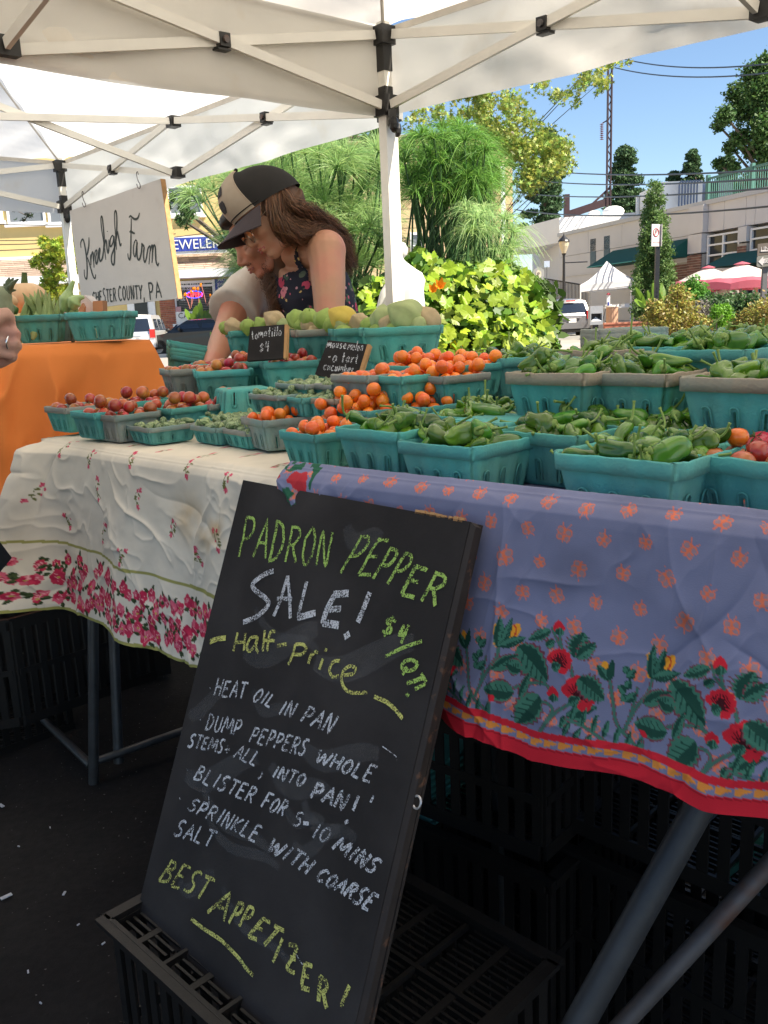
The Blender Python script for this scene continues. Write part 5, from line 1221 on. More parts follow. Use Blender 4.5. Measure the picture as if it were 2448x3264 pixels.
def cloth(name, label, cat_, o0, d, n, z, umin, umax, hem, flare, depth, vdrop, base, painter, res, matn, wr_amp, seed, corner=False, rgh=.85, parent=None, lip=0.):
    u = np.arange(umin, umax+res, res); vd = np.arange(0, vdrop+res, res); vt = np.r_[-np.geomspace(depth, .02, 26), np.arange(-.018, 0, res)]
    v = np.r_[vt, vd]; P = Paint(u, v, base); painter(P)
    U, V = P.U, P.V; hz = hem(U); drop = np.clip(V/(z-hz), 0, None)
    s = np.clip(V, 0, None); s = np.minimum(s, z-hz)      # clamp at the hem: rows past it collapse, then are cut
    zz = z-s-lip*np.clip((-V-.012)/.03, 0, 1)**.8; out = flare(U, s)
    X = o0[0]+d[0]*U; Y = o0[1]+d[1]*U
    ed = .010   # rounded edge
    back = np.clip(-V, 0, None)
    ox, oy = n[0]*out-n[0]*back, n[1]*out-n[1]*back
    if corner:
        neg = np.clip(-U, 0, None); X = np.where(U < 0, o0[0]+0*U, X); Y = np.where(U < 0, o0[1]+0*U, Y)
        bx, by = -n[0]*neg, -n[1]*neg
        k = np.clip(.5-U/.16, 0, 1); k = k*k*(3-2*k)        # outward direction turns round the corner
        nx = n[0]*(1-k)-d[0]*k; ny = n[1]*(1-k)-d[1]*k; nl = np.hypot(nx, ny); nx /= nl; ny /= nl
        cf = 1+3.2*np.exp(-(U/.10)**2)
        X = X+bx; Y = Y+by
        ox = nx*out*cf-(n[0]*back)*(U >= 0)+(d[0]*back*0)*(U < 0); oy = ny*out*cf-(n[1]*back)*(U >= 0)
    ridg = lambda a, b, sd: 1-np.abs(2*fbm(a, b, sd, 3)/.875-1)
    wx = U*6+1.1*fbm(U*5, V*5, seed+9); wy = V*7+1.1*fbm(U*4, V*6, seed+5)
    wr = (ridg(wx*1.2, wy*1.1, seed)**7*.45+ridg(wx*2.1+4, wy*1.9, seed+3)**8*.3+(fbm(U*9, V*7, seed+6, 2)-.4)*.6+(fbm(U*40, V*40, seed+2, 3)-.43)*.12)*wr_amp
    rg = np.random.default_rng(seed+50)
    for q in range(46):
        cx, cy, an, ln, ww = rg.uniform(umin, umax), rg.uniform(.02, vdrop), rg.normal()*.5+rg.choice((.9, 2.2, 1.57)), rg.uniform(.04, .16), rg.uniform(.003, .008)
        ax, ay = math.cos(an), math.sin(an); du_, dv_ = U-cx, V-cy; al = du_*ax+dv_*ay; ac = -du_*ay+dv_*ax+.012*np.sin(al*25+q)
        wr = wr+wr_amp*rg.uniform(.35, .8)*rg.choice((-1, 1, 1))*np.exp(-np.abs(ac)/ww)*np.exp(-(al/ln)**4)
    damp = np.clip(s/.03, 0.12, 1)
    X = X+ox+n[0]*wr*damp; Y = Y+oy+n[1]*wr*damp; Z = zz+wr*.6*(s < .03)*np.where(s > 0, .3, .5)
    Z = Z-.006*np.exp(-((V-.0)/.008)**2)*(V >= -.02)
    pts = np.stack([X, Y, Z], -1); nv, nu = U.shape
    idx = np.arange(nv*nu).reshape(nv, nu); F = np.stack([idx[:-1, :-1], idx[1:, :-1], idx[1:, 1:], idx[:-1, 1:]], -1)
    keep = (V[:-1, :-1] < (z-hz)[:-1, :-1]); 
    o = quads(name, pts.reshape(-1, 3), F[keep], None, parent, smooth=True)
    me = o.data; ca = me.color_attributes.new('print', 'FLOAT_COLOR', 'POINT')
    col = np.ones((len(me.vertices), 4), np.float32); col[:, :3] = P.c.reshape(-1, 3)[:len(me.vertices)]; ca.data.foreach_set('color', col.ravel())
    m = bpy.data.materials.new(matn); m.use_nodes = True; N = m.node_tree.nodes; L = m.node_tree.links; b = N['Principled BSDF']
    at = N.new('ShaderNodeAttribute'); at.attribute_name = 'print'; tc = N.new('ShaderNodeTexCoord')
    nz = N.new('ShaderNodeTexNoise'); nz.inputs['Scale'].default_value = 9; nz.inputs['Detail'].default_value = 5; L.new(tc.outputs['Object'], nz.inputs['Vector'])
    mr = N.new('ShaderNodeMapRange'); mr.inputs[1].default_value = .35; mr.inputs[2].default_value = .75; mr.inputs[3].default_value = 1.05; mr.inputs[4].default_value = .84; L.new(nz.outputs['Fac'], mr.inputs[0])
    hs = N.new('ShaderNodeHueSaturation'); L.new(at.outputs['Color'], hs.inputs['Color']); L.new(mr.outputs[0], hs.inputs['Value']); L.new(hs.outputs[0], b.inputs['Base Color'])
    b.inputs['Roughness'].default_value = rgh; b.inputs['Specular IOR Level'].default_value = .25
    wv = N.new('ShaderNodeTexNoise'); wv.inputs['Scale'].default_value = 700; L.new(tc.outputs['Object'], wv.inputs['Vector'])
    bp = N.new('ShaderNodeBump'); bp.inputs['Strength'].default_value = .25; bp.inputs['Distance'].default_value = .0008; L.new(wv.outputs['Fac'], bp.inputs['Height']); L.new(bp.outputs[0], b.inputs['Normal'])
    me.materials.clear(); me.materials.append(m); tag(o, label, cat_); return o

# ---- blue cloth
def bflare(U, s): return .012*np.clip(s/.02, 0, 1)+.05*s/.35+.010*np.sin(U*21+1)*s/.35+.006*np.sin(U*47)*s/.35
def buv(x, y, fl=.03):                      # pixel -> (along, down) on the hanging blue cloth
    q = onplane(x, y, B0+BN*fl, BN); q2 = q-B0-BN*fl; return np.array([q2@BD, ZB-q[2]])
_hx = [(1060, 2150), (1370, 2282), (1560, 2350), (1700, 2422), (1900, 2462), (2060, 2508), (2250, 2570), (2448, 2604)]
_h = np.array([buv(x, y, .05) for x, y in _hx])
def bhem(U): return ZB-np.interp(U, np.r_[-.3, _h[:, 0], 2.0], np.r_[_h[0, 1], _h[:, 1], _h[-1, 1]])
def r5(x, y, fl=.04): return buv(1350+x*.6618, 1550+y*.6618, fl)
def bpaint(P):
    O1, O2, RD = (.78, .19, .10), (.70, .30, .13), (.62, .018, .035); YE = (.85, .36, .03)
    rng = np.random.default_rng(4)
    a, b = r5(815, 105), r5(1015, 103); du = .5*(r5(1495, 133)[0]-r5(625, 88)[0])/2
    du = abs(du); row0 = .040; ds = .0315; u0 = r5(815, 105)[0]
    for j in range(-14, 7):
        for i in range(-16, 26):
            u = u0+(i+.5*(j % 2))*du+rng.normal()*.002; v = row0+j*ds+rng.normal()*.002
            if v > .235: continue
            s = .0082*(1+.1*rng.normal()); ang = rng.uniform(-.7, .7)+(PI if rng.random() < .3 else 0); ca, sa = math.cos(ang), math.sin(ang)
            def X(x, y): return (u+(x*ca-y*sa)*s, v+(x*sa+y*ca)*s)
            for sg in (-1, 1):
                for (cx, cy, rx, ry) in ((.5*sg, -.35, .42, .40), (.45*sg, .35, .36, .34)):
                    el = [X(cx+rx*math.cos(t), cy+ry*math.sin(t)) for t in np.linspace(0, 2*PI, 12)]; P.poly(el, (.34, .23, .27)); P.line(el+[el[0]], .0011, O1)
                P.line([X(0, -.4), X(.55*sg, -1.3)], .0011, O1)
            P.line([X(0, -.7), X(0, .8)], .0020, O1)
    per = (r5(1120, 870)-r5(400, 740))[0]
    def R5(pts, k): return [r5(*p)+np.array([k*per, 0]) for p in pts]
    lv = [((740, 925), (868, 1035), .030, .14), ((1175, 950), (1365, 1150), .042, .10), ((1170, 1190), (1000, 1150), .028, 0), ((1318, 1215), (1185, 1350), .036, .12), ((1375, 880), (1235, 925), .014, .15), ((1525, 1030), (1585, 900), .030, .25),
          ((1540, 1030), (1655, 960), .018, .2), ((1040, 1060), (1190, 1000), .018, 0), ((1205, 1080), (1110, 1030), .022, 0), ((1200, 1220), (1255, 1090), .012, 0), ((1640, 1300), (1470, 1190), .0, 0), ((1350, 965), (1400, 930), .012, .1)]
    for k in range(-3, 4):
        def L_(pts, w, c): P.line(smooth_path(R5(pts, k), 5), w, c)
        for w, c in ((.0044, (.22, .055, .08)), (.0032, (.06, .17, .13))):
            L_([(880, 930), (900, 1030), (925, 1150), (1000, 1240), (1100, 1340)], w, c); L_([(1075, 940), (1060, 1010), (1000, 1090), (960, 1180)], w, c); L_([(1170, 1165), (1260, 1150), (1350, 1160), (1400, 1215)], w, c)
            L_([(1430, 900), (1450, 980), (1500, 1060), (1520, 1130)], w, c); L_([(1310, 1245), (1370, 1260), (1400, 1300), (1330, 1400)], w, c); L_([(1500, 1270), (1420, 1310), (1340, 1390)], w, c); L_([(1380, 870), (1430, 960)], w*.8, c)
            L_([(700, 1110), (800, 1160), (910, 1250), (1000, 1300), (1100, 1345)], w, c); L_([(965, 1180), (985, 1100), (1000, 1040), (1010, 990)], w*.8, c); L_([(1040, 1180), (1050, 1250), (1040, 1310)], w*.7, c)
        for p0, p1, w, te in lv:
            if w: P.leaf(*R5((p0, p1), k), w*.78, G_L, G_D, te, (.20, .05, .07))
        for i in range(7):                     # fern leaflets
            x, y = 720+50*i, 1120+30*i
            P.leaf(*R5(((x, y), (x+18, y-85)), k), .0060, G_L, G_D, 0); P.leaf(*R5(((x, y+5), (x-35, y+75)), k), .0060, G_D, G_L, 0, (.2, .05, .07))
        for (x, y) in ((950, 880), (975, 950), (920, 970), (1000, 900), (940, 1010), (1005, 1010)): P.leaf(*R5(((960, y+40), (x, y)), k), .009, G_D, G_L, 0)
        for (x, y) in ((1490, 1330), (1560, 1370), (1640, 1290), (1590, 1290), (1420, 1385)): P.leaf(*R5(((1450+40, 1330), (x+40, y)), k), .010, G_D, G_L, 0)
        # yellow bells
        P.poly(R5([(1055, 945), (1045, 830), (1070, 815), (1095, 850), (1105, 945)], k), YE); P.poly(R5([(1095, 940), (1120, 870), (1150, 835), (1185, 838), (1192, 870), (1170, 905), (1120, 950)], k), YE)
        L_([(1150, 840), (1165, 870), (1145, 910), (1105, 940)], .0018, (.6, .06, .03)); P.leaf(*R5(((1068, 950), (1080, 780)), k), .010, G_L, G_D); P.leaf(*R5(((1085, 955), (1140, 800)), k), .009, G_D, G_L); P.leaf(*R5(((1070, 945), (1225, 912)), k), .011, G_D, G_L)
        P.leaf(*R5(((872, 940), (855, 850)), k), .013, YE); P.leaf(*R5(((880, 945), (820, 865)), k), .010, G_L, G_D); P.leaf(*R5(((880, 945), (893, 845)), k), .008, G_D)
        # red flowers
        for (x, y, r_) in ((1430, 1050, 80), (1555, 1225, 112)):
            c = np.array((x, y)); pts = []
            for i in range(30):
                a = -2.9+3.9*i/29; rr = r_*(.92+.14*abs(math.sin(i*.83))); pts.append((x+rr*math.cos(a), y+rr*math.sin(a)*.9))
            pts += [(x+r_*.2, y+r_*.75), (x-r_*.55, y+r_*.05)]
            P.poly(R5(pts, k), RD)
            for i in range(13):
                a = -2.6+3.2*i/12; P.line(R5([(x-5, y+12), (x+r_*.62*math.cos(a), y+r_*.6*math.sin(a))], k), .0012, (.06, .005, .01))
            P.leaf(*R5(((x-r_*.5, y+r_*.35), (x+r_*.12, y+.15*r_)), k), .012, G_L, G_D)
        for (x, y) in ((1425, 862), (1400, 1205)): P.leaf(*R5(((x+4, y+38), (x-6, y-36)), k), .014, RD); P.leaf(*R5(((x+6, y+48), (x, y+5)), k), .012, G_L, G_D)
        P.leaf(*R5(((1070, 1215), (1030, 1180)), k), .006, RD)
    dd = (ZB-bhem(P.U))-P.V       # distance above hem
    c = P.c; V = P.V > .05
    c[(dd < .033) & V] = RD; c[(dd < .0255) & (dd > .016) & V] = (.20, .213, .335)
    og = (dd < .0250) & (dd > .0180) & V & (np.mod(P.U, .0165) < .0115+.004*np.sin(dd*900)); c[og] = (.75, .27, .05)
    c[(dd < .0165) & V] = RD; c[(np.abs(dd-.0145) < .0006) & V] = (.35, .01, .02)
    st = np.exp(-((P.U-buv(2185, 1975)[0])**2+(P.V-buv(2185, 1975)[1])**2)/.010**2); P.c *= (1-.35*st)[..., None]
    st = fbm(P.U*12, P.V*12, 77); P.c *= (1-.25*np.clip(st-.55, 0, 1)/.3)[..., None]
    # bright green / red patterned border turned over at the left end
    e = P.U < .035
    nz = fbm(P.U*55, P.V*55, 12, 2); c[e & (nz > .47)] = (.45, .03, .04); c[e & (nz < .31)] = (.02, .11, .06)
cloth('blue_tablecloth', 'blue cloth printed with orange butterflies and red flowers, red hem, hanging from the right table', 'tablecloth', B0, BD, BN, ZB, -.03, .80, bhem, bflare, .85, .46, (.20, .213, .335), bpaint, .0013, 'blue_printed_cotton', .006, 31, lip=ZB-ZBT)

# ---- white cloth
def wflare(U, s): return .010*np.clip(s/.02, 0, 1)+.035*s/.4+(.012*np.sin(U*17+2)+.007*np.sin(U*39))*s/.4
def wuv(x, y, fl=.02): q = onplane(x, y, W0+WN*fl, WN); q2 = q-W0-WN*fl; return np.array([q2@WD, ZW-q[2]])
_w = np.array([wuv(x, y, .035) for x, y in ((130, 1903), (179, 1912), (255, 1955), (336, 1988), (412, 2039), (521, 2085), (619, 2126))])
def whem(U): return ZW-np.interp(U, np.r_[-.7, -.12, _w[:, 0], 1.5], np.r_[.37, .365, _w[:, 1], _w[-1, 1]])
def zw(x, y): return wuv(x/1.843, 1380+y/1.843)
def wpaint(P):
    rng = np.random.default_rng(8); PK = (.62, .035, .09); PK2 = (.74, .13, .20); PK3 = (.85, .38, .40); OL = (.16, .17, .045); OLL = (.36, .34, .10)
    spr = [zw(x, y) for x, y in ((335, 75), (500, 150), (730, 150), (310, 340), (570, 330), (800, 380), (1010, 560), (140, 500), (420, 510), (630, 580), (770, 720), (1170, 730), (1060, 200), (1310, 290), (1480, 420), (1300, 620))]
    spr += [np.array((u, v)) for u, v in ((.3, -.06), (.42, -.04), (.55, -.05), (.62, -.09), (.75, -.05), (.9, -.04), (.98, -.1), (.5, -.14), (.2, -.12), (-.1, .15), (-.2, .2), (-.15, .3), (1.05, .1), (1.15, .22), (.95, .2))]
    for (u, v) in spr:
        a = rng.uniform(1.0, 2.1); L = rng.uniform(.026, .044); e = np.array([math.cos(a), math.sin(a)]); n_ = np.array([-e[1], e[0]])
        p = [np.array([u, v])+e*L*(t-.5)+n_*.006*math.sin(4*t) for t in np.linspace(0, 1, 9)]; P.line(p, .0014, OL)
        for t in (.25, .45, .6, .75): q = np.array([u, v])+e*L*(t-.5); P.leaf(q, q+n_*rng.choice((-1, 1))*.009+e*.004, .004, OL)
        for t, r_ in ((0, .0046), (.12, .0034), (1.0, .0046), (.5, .0026)):
            q = np.array([u, v])+e*L*(t-.5)+n_*rng.normal()*.006
            for k in range(5): b = 2*PI*k/5+rng.random(); P.leaf(q, q+np.array([math.cos(b), math.sin(b)])*r_*1.3, r_*.9, PK if k % 2 else PK2)
    dropf = ZW-whem(P.U); dd = dropf-P.V; V = P.V > .08
    P.c[(np.abs(dd-.142) < .0028) & V] = OLL; P.c[(dd < .006) & V] = OLL
    uu = P.u[0]
    while uu < P.u[-1]:
        ks = .66 if -.16 < uu < .10 else 1.0
        for (h, rr) in ((.098, .015), (.063, .016), (.030, .015)):
            for q_ in range(2):
                u = uu+rng.normal()*.005+(q_*.024); dd_ = h+rng.normal()*.007; v = np.interp(u, P.u, dropf[0])-dd_; r_ = rr*ks*rng.uniform(.75, 1.1)
                for k in range(2): b = rng.uniform(0, 6.3); q = np.array([u, v]); P.leaf(q+np.array([math.cos(b), math.sin(b)])*r_*.8, q+np.array([math.cos(b), math.sin(b)])*r_*1.75, .0075, (.07, .10, .035), (.03, .05, .02))
                if rng.random() < .03: continue
                for k in range(6):
                    b = 2*PI*k/6+rng.random()*.6; q = np.array([u, v]); c_ = (PK, PK2, PK, (.5, .02, .07))[rng.integers(4)]
                    P.leaf(q, q+np.array([math.cos(b)*.85, math.sin(b)*1.1])*r_, r_*1.0, c_)
                for k in range(4):
                    b = rng.random()*6.3; q = np.array([u, v])+np.array([math.cos(b), math.sin(b)])*r_*.35; P.line([q, q+rng.normal(size=2)*r_*.3], .0016, PK3)
                if rng.random() < .5: P.leaf((u-.003, v), (u+.003, v), .004, (.55, .45, .1))
        uu += .039*ks
    # tea stains
    for (x, y, r_) in ((1230, 600, .03), (1100, 500, .04), (1300, 560, .025), (1480, 540, .03)):
        q = zw(x, y); s_ = np.exp(-((P.U-q[0])**2+(P.V-q[1])**2)/r_**2)*np.clip((fbm(P.U*30, P.V*30, 5)-.3)*3, 0, 1)
        P.c *= (1-s_[..., None]*np.array([.12, .25, .42]))
cloth('white_tablecloth', 'creased white cloth with pink rose border hanging from the left table', 'tablecloth', W0, WD, WN, ZW, -.34, .91, whem, wflare, .66, .47, (.78, .70, .57), wpaint, .0018, 'white_printed_cotton', .0095, 61, corner=True)
# small pink cluster where the cloths overlap
# ---- orange covered stand
m_org = mat('orange_cotton', (.74, .215, .042), rough=.9, var=.05, scale=8, bump=.2, bscale=300)
# ================================================================== BASKETS
m_teal = mat('teal_moulded_pulp', (.085, .375, .335), rough=.9, var=.10, scale=18, bump=.7, bscale=260, objrand=.16, hue=.012, col2=(.10, .31, .27), c2scale=14, c2lo=.42, c2hi=.62)
m_pulpgrey = mat('grey_moulded_pulp', (.27, .28, .25), rough=.95, var=.10, scale=18, bump=.7, bscale=260, objrand=.08, col2=(.17, .29, .27), c2scale=8)
m_pulptan = mat('tan_moulded_pulp', (.36, .30, .225), rough=.95, var=.10, scale=18, bump=.7, bscale=260, col2=(.25, .28, .24), c2scale=9)
HQ, HP = .068, .042
def basket_meshes(seed, s=.130, h=.068, taper=.80, rimh=.0145):
    rng = np.random.default_rng(seed); N = 30; hs = s/2
    def ring(scale, z, rnd, rib, ripple=0):
        P = []
        for side in range(4):
            for i in range(N):
                t = -1+2*i/N; x, y = t*(1-rnd), -1.0
                # rounded corner
                k = max(0, abs(t)-(1-.16))/.16; y = -1+.10*k*k; x = t*(1-.03*k)
                fl = .5+.5*math.cos(t*PI*3.5); y += rib*(1 if fl > .55 else 0)
                a = side*PI/2; P.append((scale*(x*math.cos(a)-y*math.sin(a)), scale*(x*math.sin(a)+y*math.cos(a)), z))
        P = np.array(P); 
        if ripple: P[:, 2] += ripple*(fbm(np.arange(4*N)*.35, np.zeros(4*N)+seed, seed, 3)-.45)*2
        return P
    zs = np.r_[0, .004, np.linspace(.008, h-rimh, 9)]; body = MB(); G = []
    for z in zs:
        f = z/h; sc = hs*(taper+(1-taper)*f)*(.95 if z == 0 else 1); G.append(ring(sc, z, 0, .035*(1 if z > .006 else .5)))
    G = np.array(G); n4 = 4*N; V = G.reshape(-1, 3); F = []
    for j in range(len(zs)-1):
        for i in range(n4):
            t = -1+2*((i % N)+.5)/N; slot = any(abs(t-c) < .036 for c in (-.57, -.02, .55)) and 1 <= j <= 5
            if not slot: F.append((j*n4+i, j*n4+(i+1) % n4, (j+1)*n4+(i+1) % n4, (j+1)*n4+i))
    body.add(V, F); body.add(G[0], [tuple(range(n4))[::-1]])
    Gi = G.copy(); Gi[:, :, :2] *= .955; Gi[:, :, 2] += .002; F2 = [tuple(q[::-1]) for q in F]; body.add(Gi.reshape(-1, 3), F2)
    # raised arches over the slots
    for side in range(4):
        a = side*PI/2
        for c in (-.57, -.02, .55):
            pts = []
            for q in np.linspace(0, PI, 7):
                z = zs[6]+.001+.004*math.sin(q); f = z/h; sc = hs*(taper+(1-taper)*f); x, y = c*sc+.0048*math.cos(q), -sc-.0002
                pts.append((x*math.cos(a)-y*math.sin(a), x*math.sin(a)+y*math.cos(a), z))
            zz = zs[2]; sc = hs*(taper+(1-taper)*zz/h)
            for q, ins in ((0, 1), (PI, 0)):
                x, y = c*sc+.0048*math.cos(q), -sc; p = (x*math.cos(a)-y*math.sin(a), x*math.sin(a)+y*math.cos(a), zz)
                pts = [p]+pts if q == 0 else pts+[p]
            body.tube(pts, .0011, 4)
    bm_ = body.mesh('basket_body', True)
    rim = MB(); R_ = []
    so = hs*1.0
    prof = [(so*.945, h-rimh), (so*1.015, h-rimh-.001), (so*1.02, h-rimh*.5), (so*1.025, h-.001), (so*1.0, h+.0005), (so*.965, h-.002), (so*.93, h-rimh)]
    for k, (sc, z) in enumerate(prof): R_.append(ring(sc, z, 0, 0, .0016 if 2 <= k <= 5 else .0008))
    rim.grid(np.array(R_), closed=True); rm = rim.mesh('basket_rim', True)
    return bm_, rm
QT = [basket_meshes(i) for i in range(3)]; PT = [basket_meshes(10+i, h=.042, taper=.84, rimh=.0105) for i in range(2)]
BM = {'teal': m_teal, 'grey': m_pulpgrey, 'tan': m_pulptan}
def mesh_variant(me, m, cache={}):
    k = (me.name, m.name)
    if k not in cache: c = me.copy(); c.materials.clear(); c.materials.append(m); cache[k] = c
    return cache[k]
def place(me, name, M, parent=None):
    o = bpy.data.objects.new(name, me); COL.objects.link(o); o.parent = parent
    if parent is None: o.matrix_world = M
    else: o.matrix_local = M
    return o
NB = [0]
def basket(label, N_px, zr, ang, body='teal', rim='teal', kind='qt', flip=False, side='N', tilt=0, group='pulp baskets on the stall', scale=1.0, kd=''):
    """N_px = near rim corner pixel, ang = direction (deg) of the rim edge running from it to the right"""
    scale = scale*(1 if len(kd) and kd[0] in 'psurv' else .8); i = NB[0]; NB[0] += 1; h = (HQ if kind == 'qt' else HP)*scale; s = .130*1.02*scale
    p = onz(*N_px, zr); a = R(ang); e1 = np.array([math.cos(a), math.sin(a), 0]); e2 = np.array([-math.sin(a), math.cos(a), 0])
    c = p+e1*s/2+e2*s/2 if side == 'N' else p-e1*s/2*(-1 if side == 'L' else 1)+e2*s/2*(1 if side != 'L' else 1)
    if side == 'L': c = p+e1*s/2-e2*s/2      # given corner is the left one
    t = thing('pulp_basket', label, 'basket', (c[0], c[1], zr-h), group)
    if flip: t.rotation_euler = (PI, 0, a); t.location.z = zr
    else: t.rotation_euler = (tilt, 0, a)
    t.scale = (scale,)*3
    b_, r_ = (QT if kind == 'qt' else PT)[i % (3 if kind == 'qt' else 2)]
    I = Matrix.Rotation((i % 4)*PI/2, 4, 'Z')
    place(mesh_variant(b_, BM[body]), 'body', I, t); place(mesh_variant(r_, BM[rim]), 'rim', I, t)
    return dict(c=c, z=zr, a=a, s=s, t=t)
Bk = {}
Z1, Z1P, Z2, Z2P, Z3 = .933, .905, 1.005, .978, 1.069
# front row, white cloth
Bk['t1'] = basket('grey rimmed teal basket of dark red tomatoes, leftmost on the white cloth', (208, 1302), .928, 46, 'teal', 'grey', kd='t1')
Bk['t2'] = basket('plain teal basket of tomatoes wedged between two grey rimmed ones at the left', (300, 1318), .927, 46, 'teal', 'teal', kd='t2')
Bk['t3'] = basket('grey rimmed teal basket with the biggest red tomato on its front edge', (366, 1326), .923, 46, 'grey', 'grey', kd='t3')
for q in ('t3',): pass
Bk['t4'] = basket('teal basket of tomatoes half hidden behind the gherkin baskets', (545, 1304), .925, 46, 'teal', 'teal', kd='t4')
Bk['t5'] = basket('grey rimmed basket of orange red tomatoes beside the upturned teal one', (668, 1291), .925, 46, 'teal', 'grey', kd='t5')
Bk['t6'] = basket('teal basket of tomatoes in the back of the lower left tomato group', (430, 1282), .928, 46, 'teal', 'teal', kd='t6')
Bk['g1'] = basket('short grey rimmed basket of striped gherkins, leftmost of the front row', (474, 1366), .902, 40, 'teal', 'grey', 'pt', kd='g1')
Bk['g2'] = basket('short basket of gherkins in the middle of the front gherkin row', (688, 1366), .902, 40, 'teal', 'grey', 'pt', kd='g2')
Bk['g3'] = basket('short grey rimmed basket heaped with gherkins beside the tall grey basket', (784, 1377), .901, 36, 'teal', 'grey', 'pt', kd='g3')
Bk['g4'] = basket('short teal basket of gherkins behind the front gherkin row', (712, 1338), .904, 40, 'teal', 'teal', 'pt', kd='g4')
Bk['g5'] = basket('short basket of gherkins behind, next to the tall grey basket', (800, 1340), .905, 38, 'teal', 'grey', 'pt', kd='g5')
Bk['o0'] = basket('tall all grey basket of orange cherry tomatoes on the white cloth', (836, 1342), .925, 30, 'grey', 'grey', kd='o0')
Bk['o1'] = basket('teal basket of orange cherry tomatoes at the front corner of the blue cloth', (1004, 1388), .922, 38, 'teal', 'teal', kd='o1')
Bk['o2'] = basket('teal basket heaped with orange cherry tomatoes behind the front orange one', (1105, 1343), .928, 38, 'teal', 'grey', kd='o2')
Bk['o3'] = basket('basket of orange cherry tomatoes in the middle of the heap', (1230, 1318), .936, 38, 'teal', 'teal', kd='o3')
Bk['o4'] = basket('basket of orange cherry tomatoes at the back of the lower heap', (1170, 1312), .942, 38, 'teal', 'teal', kd='o4')
Bk['o5'] = basket('basket of orange cherry tomatoes at the right end of the lower heap', (1345, 1300), .946, 38, 'teal', 'teal', kd='o5')
# blue cloth front row
Bk['p1'] = basket('teal basket of green peppers leaning on the orange tomato basket', (1275, 1380), .940, 44, 'teal', 'teal', kd='p1')
Bk['p2'] = basket('teal basket of green peppers, second from the front corner of the blue table', (1511, 1429), .931, 44, 'teal', 'teal', kd='p2')
Bk['p3'] = basket('teal basket of green peppers standing behind the two front pepper baskets', (1850, 1392), .936, 44, 'teal', 'teal', kd='p3')
Bk['p3b'] = basket('basket of green peppers under the tan rimmed row', (1560, 1335), .938, 46, 'teal', 'teal', kd='p3b')
Bk['p3c'] = basket('basket of green peppers in the second row behind the biggest basket', (1930, 1352), .938, 46, 'teal', 'teal', kd='p3c')
Bk['p3d'] = basket('basket of green peppers in the right end of the second row', (2200, 1372), .938, 46, 'teal', 'teal', kd='p3d')
Bk['p4'] = basket('widest teal basket of green peppers nearest the camera', (2165, 1480), .931, 43, 'teal', 'teal', scale=1.17, kd='p4')
Bk['p5'] = basket('teal basket of red and orange tomatoes cut by the right edge of the picture', (2590, 1490), .930, 36, 'teal', 'teal', scale=1.1, kd='p5')
# second tier
Bk['r1'] = basket('grey rimmed teal basket of tomatoes, left end of the raised row', (590, 1180), .988, 26, 'grey', 'grey', kd='r1')
Bk['r2'] = basket('teal basket of red tomatoes, second in the raised row', (672, 1188), .985, 16, 'teal', 'teal', kd='r2')
Bk['r3'] = basket('teal basket of red tomatoes under the tomatillo price board', (835, 1152), .994, 14, 'teal', 'teal', kd='r3')
Bk['r4'] = basket('teal basket of red tomatoes right of the tomatillo price board', (900, 1155), .990, 14, 'teal', 'teal', kd='r4')
Bk['r5'] = basket('teal basket of tomatoes behind the raised row', (735, 1157), .996, 18, 'teal', 'teal', kd='r5')
Bk['h1'] = basket('short grey rimmed gherkin basket, left of the raised gherkin row', (884, 1262), .962, 38, 'teal', 'grey', 'pt', kd='h1')
Bk['h2'] = basket('short teal gherkin basket in the middle of the raised row', (962, 1270), .958, 38, 'teal', 'teal', 'pt', kd='h2')
Bk['h3'] = basket('short tan rimmed gherkin basket at the right of the raised row', (1068, 1274), .957, 40, 'teal', 'tan', 'pt', kd='h3')
Bk['h4'] = basket('short gherkin basket behind left, below the mouse melon board', (972, 1226), .978, 38, 'teal', 'grey', 'pt', kd='h4')
Bk['h5'] = basket('short gherkin basket right below the mouse melon board', (1062, 1228), .977, 38, 'teal', 'grey', 'pt', kd='h5')
Bk['q1'] = basket('all grey basket of orange cherry tomatoes in the raised row', (1172, 1198), .995, 40, 'grey', 'grey', kd='q1')
Bk['q2'] = basket('teal basket of orange cherry tomatoes in the raised row', (1282, 1201), .993, 40, 'teal', 'teal', kd='q2')
Bk['q3'] = basket('wide grey rimmed basket heaped with orange cherry tomatoes', (1416, 1201), .990, 36, 'teal', 'grey', kd='q3')
Bk['q4'] = basket('teal basket of orange cherry tomatoes behind the heaped one', (1420, 1170), 1.0, 36, 'teal', 'teal', kd='q4')
Bk['q5'] = basket('basket of orange cherry tomatoes at the back right of the raised row', (1520, 1166), 1.0, 36, 'teal', 'teal', kd='q5')
Bk['s1'] = basket('tan rimmed teal basket of green peppers, left of the raised three', (1868, 1192), 1.001, 44, 'teal', 'tan', scale=1.05, kd='s1')
Bk['s2'] = basket('tan rimmed teal basket of green peppers, middle of the raised three', (2134, 1193), .999, 44, 'teal', 'tan', scale=1.06, kd='s2')
Bk['s3'] = basket('tan rimmed teal basket of green peppers at the right edge', (2542, 1209), .999, 43, 'teal', 'tan', scale=1.08, kd='s3')
Bk['s0'] = basket('plain teal basket of peppers behind left of the tan rimmed row', (1690, 1142), 1.02, 30, 'teal', 'teal', kd='s0')
Bk['u1'] = basket('tan rimmed pepper basket set crosswise behind the raised row', (1975, 1110), 1.036, 40, 'teal', 'tan', kd='u1')
Bk['u2'] = basket('teal pepper basket behind, right of the tan crosswise one', (2150, 1110), 1.036, 42, 'teal', 'teal', kd='u2')
Bk['u3'] = basket('teal pepper basket at the back right under long stemmed peppers', (2420, 1108), 1.034, 42, 'teal', 'teal', kd='u3')
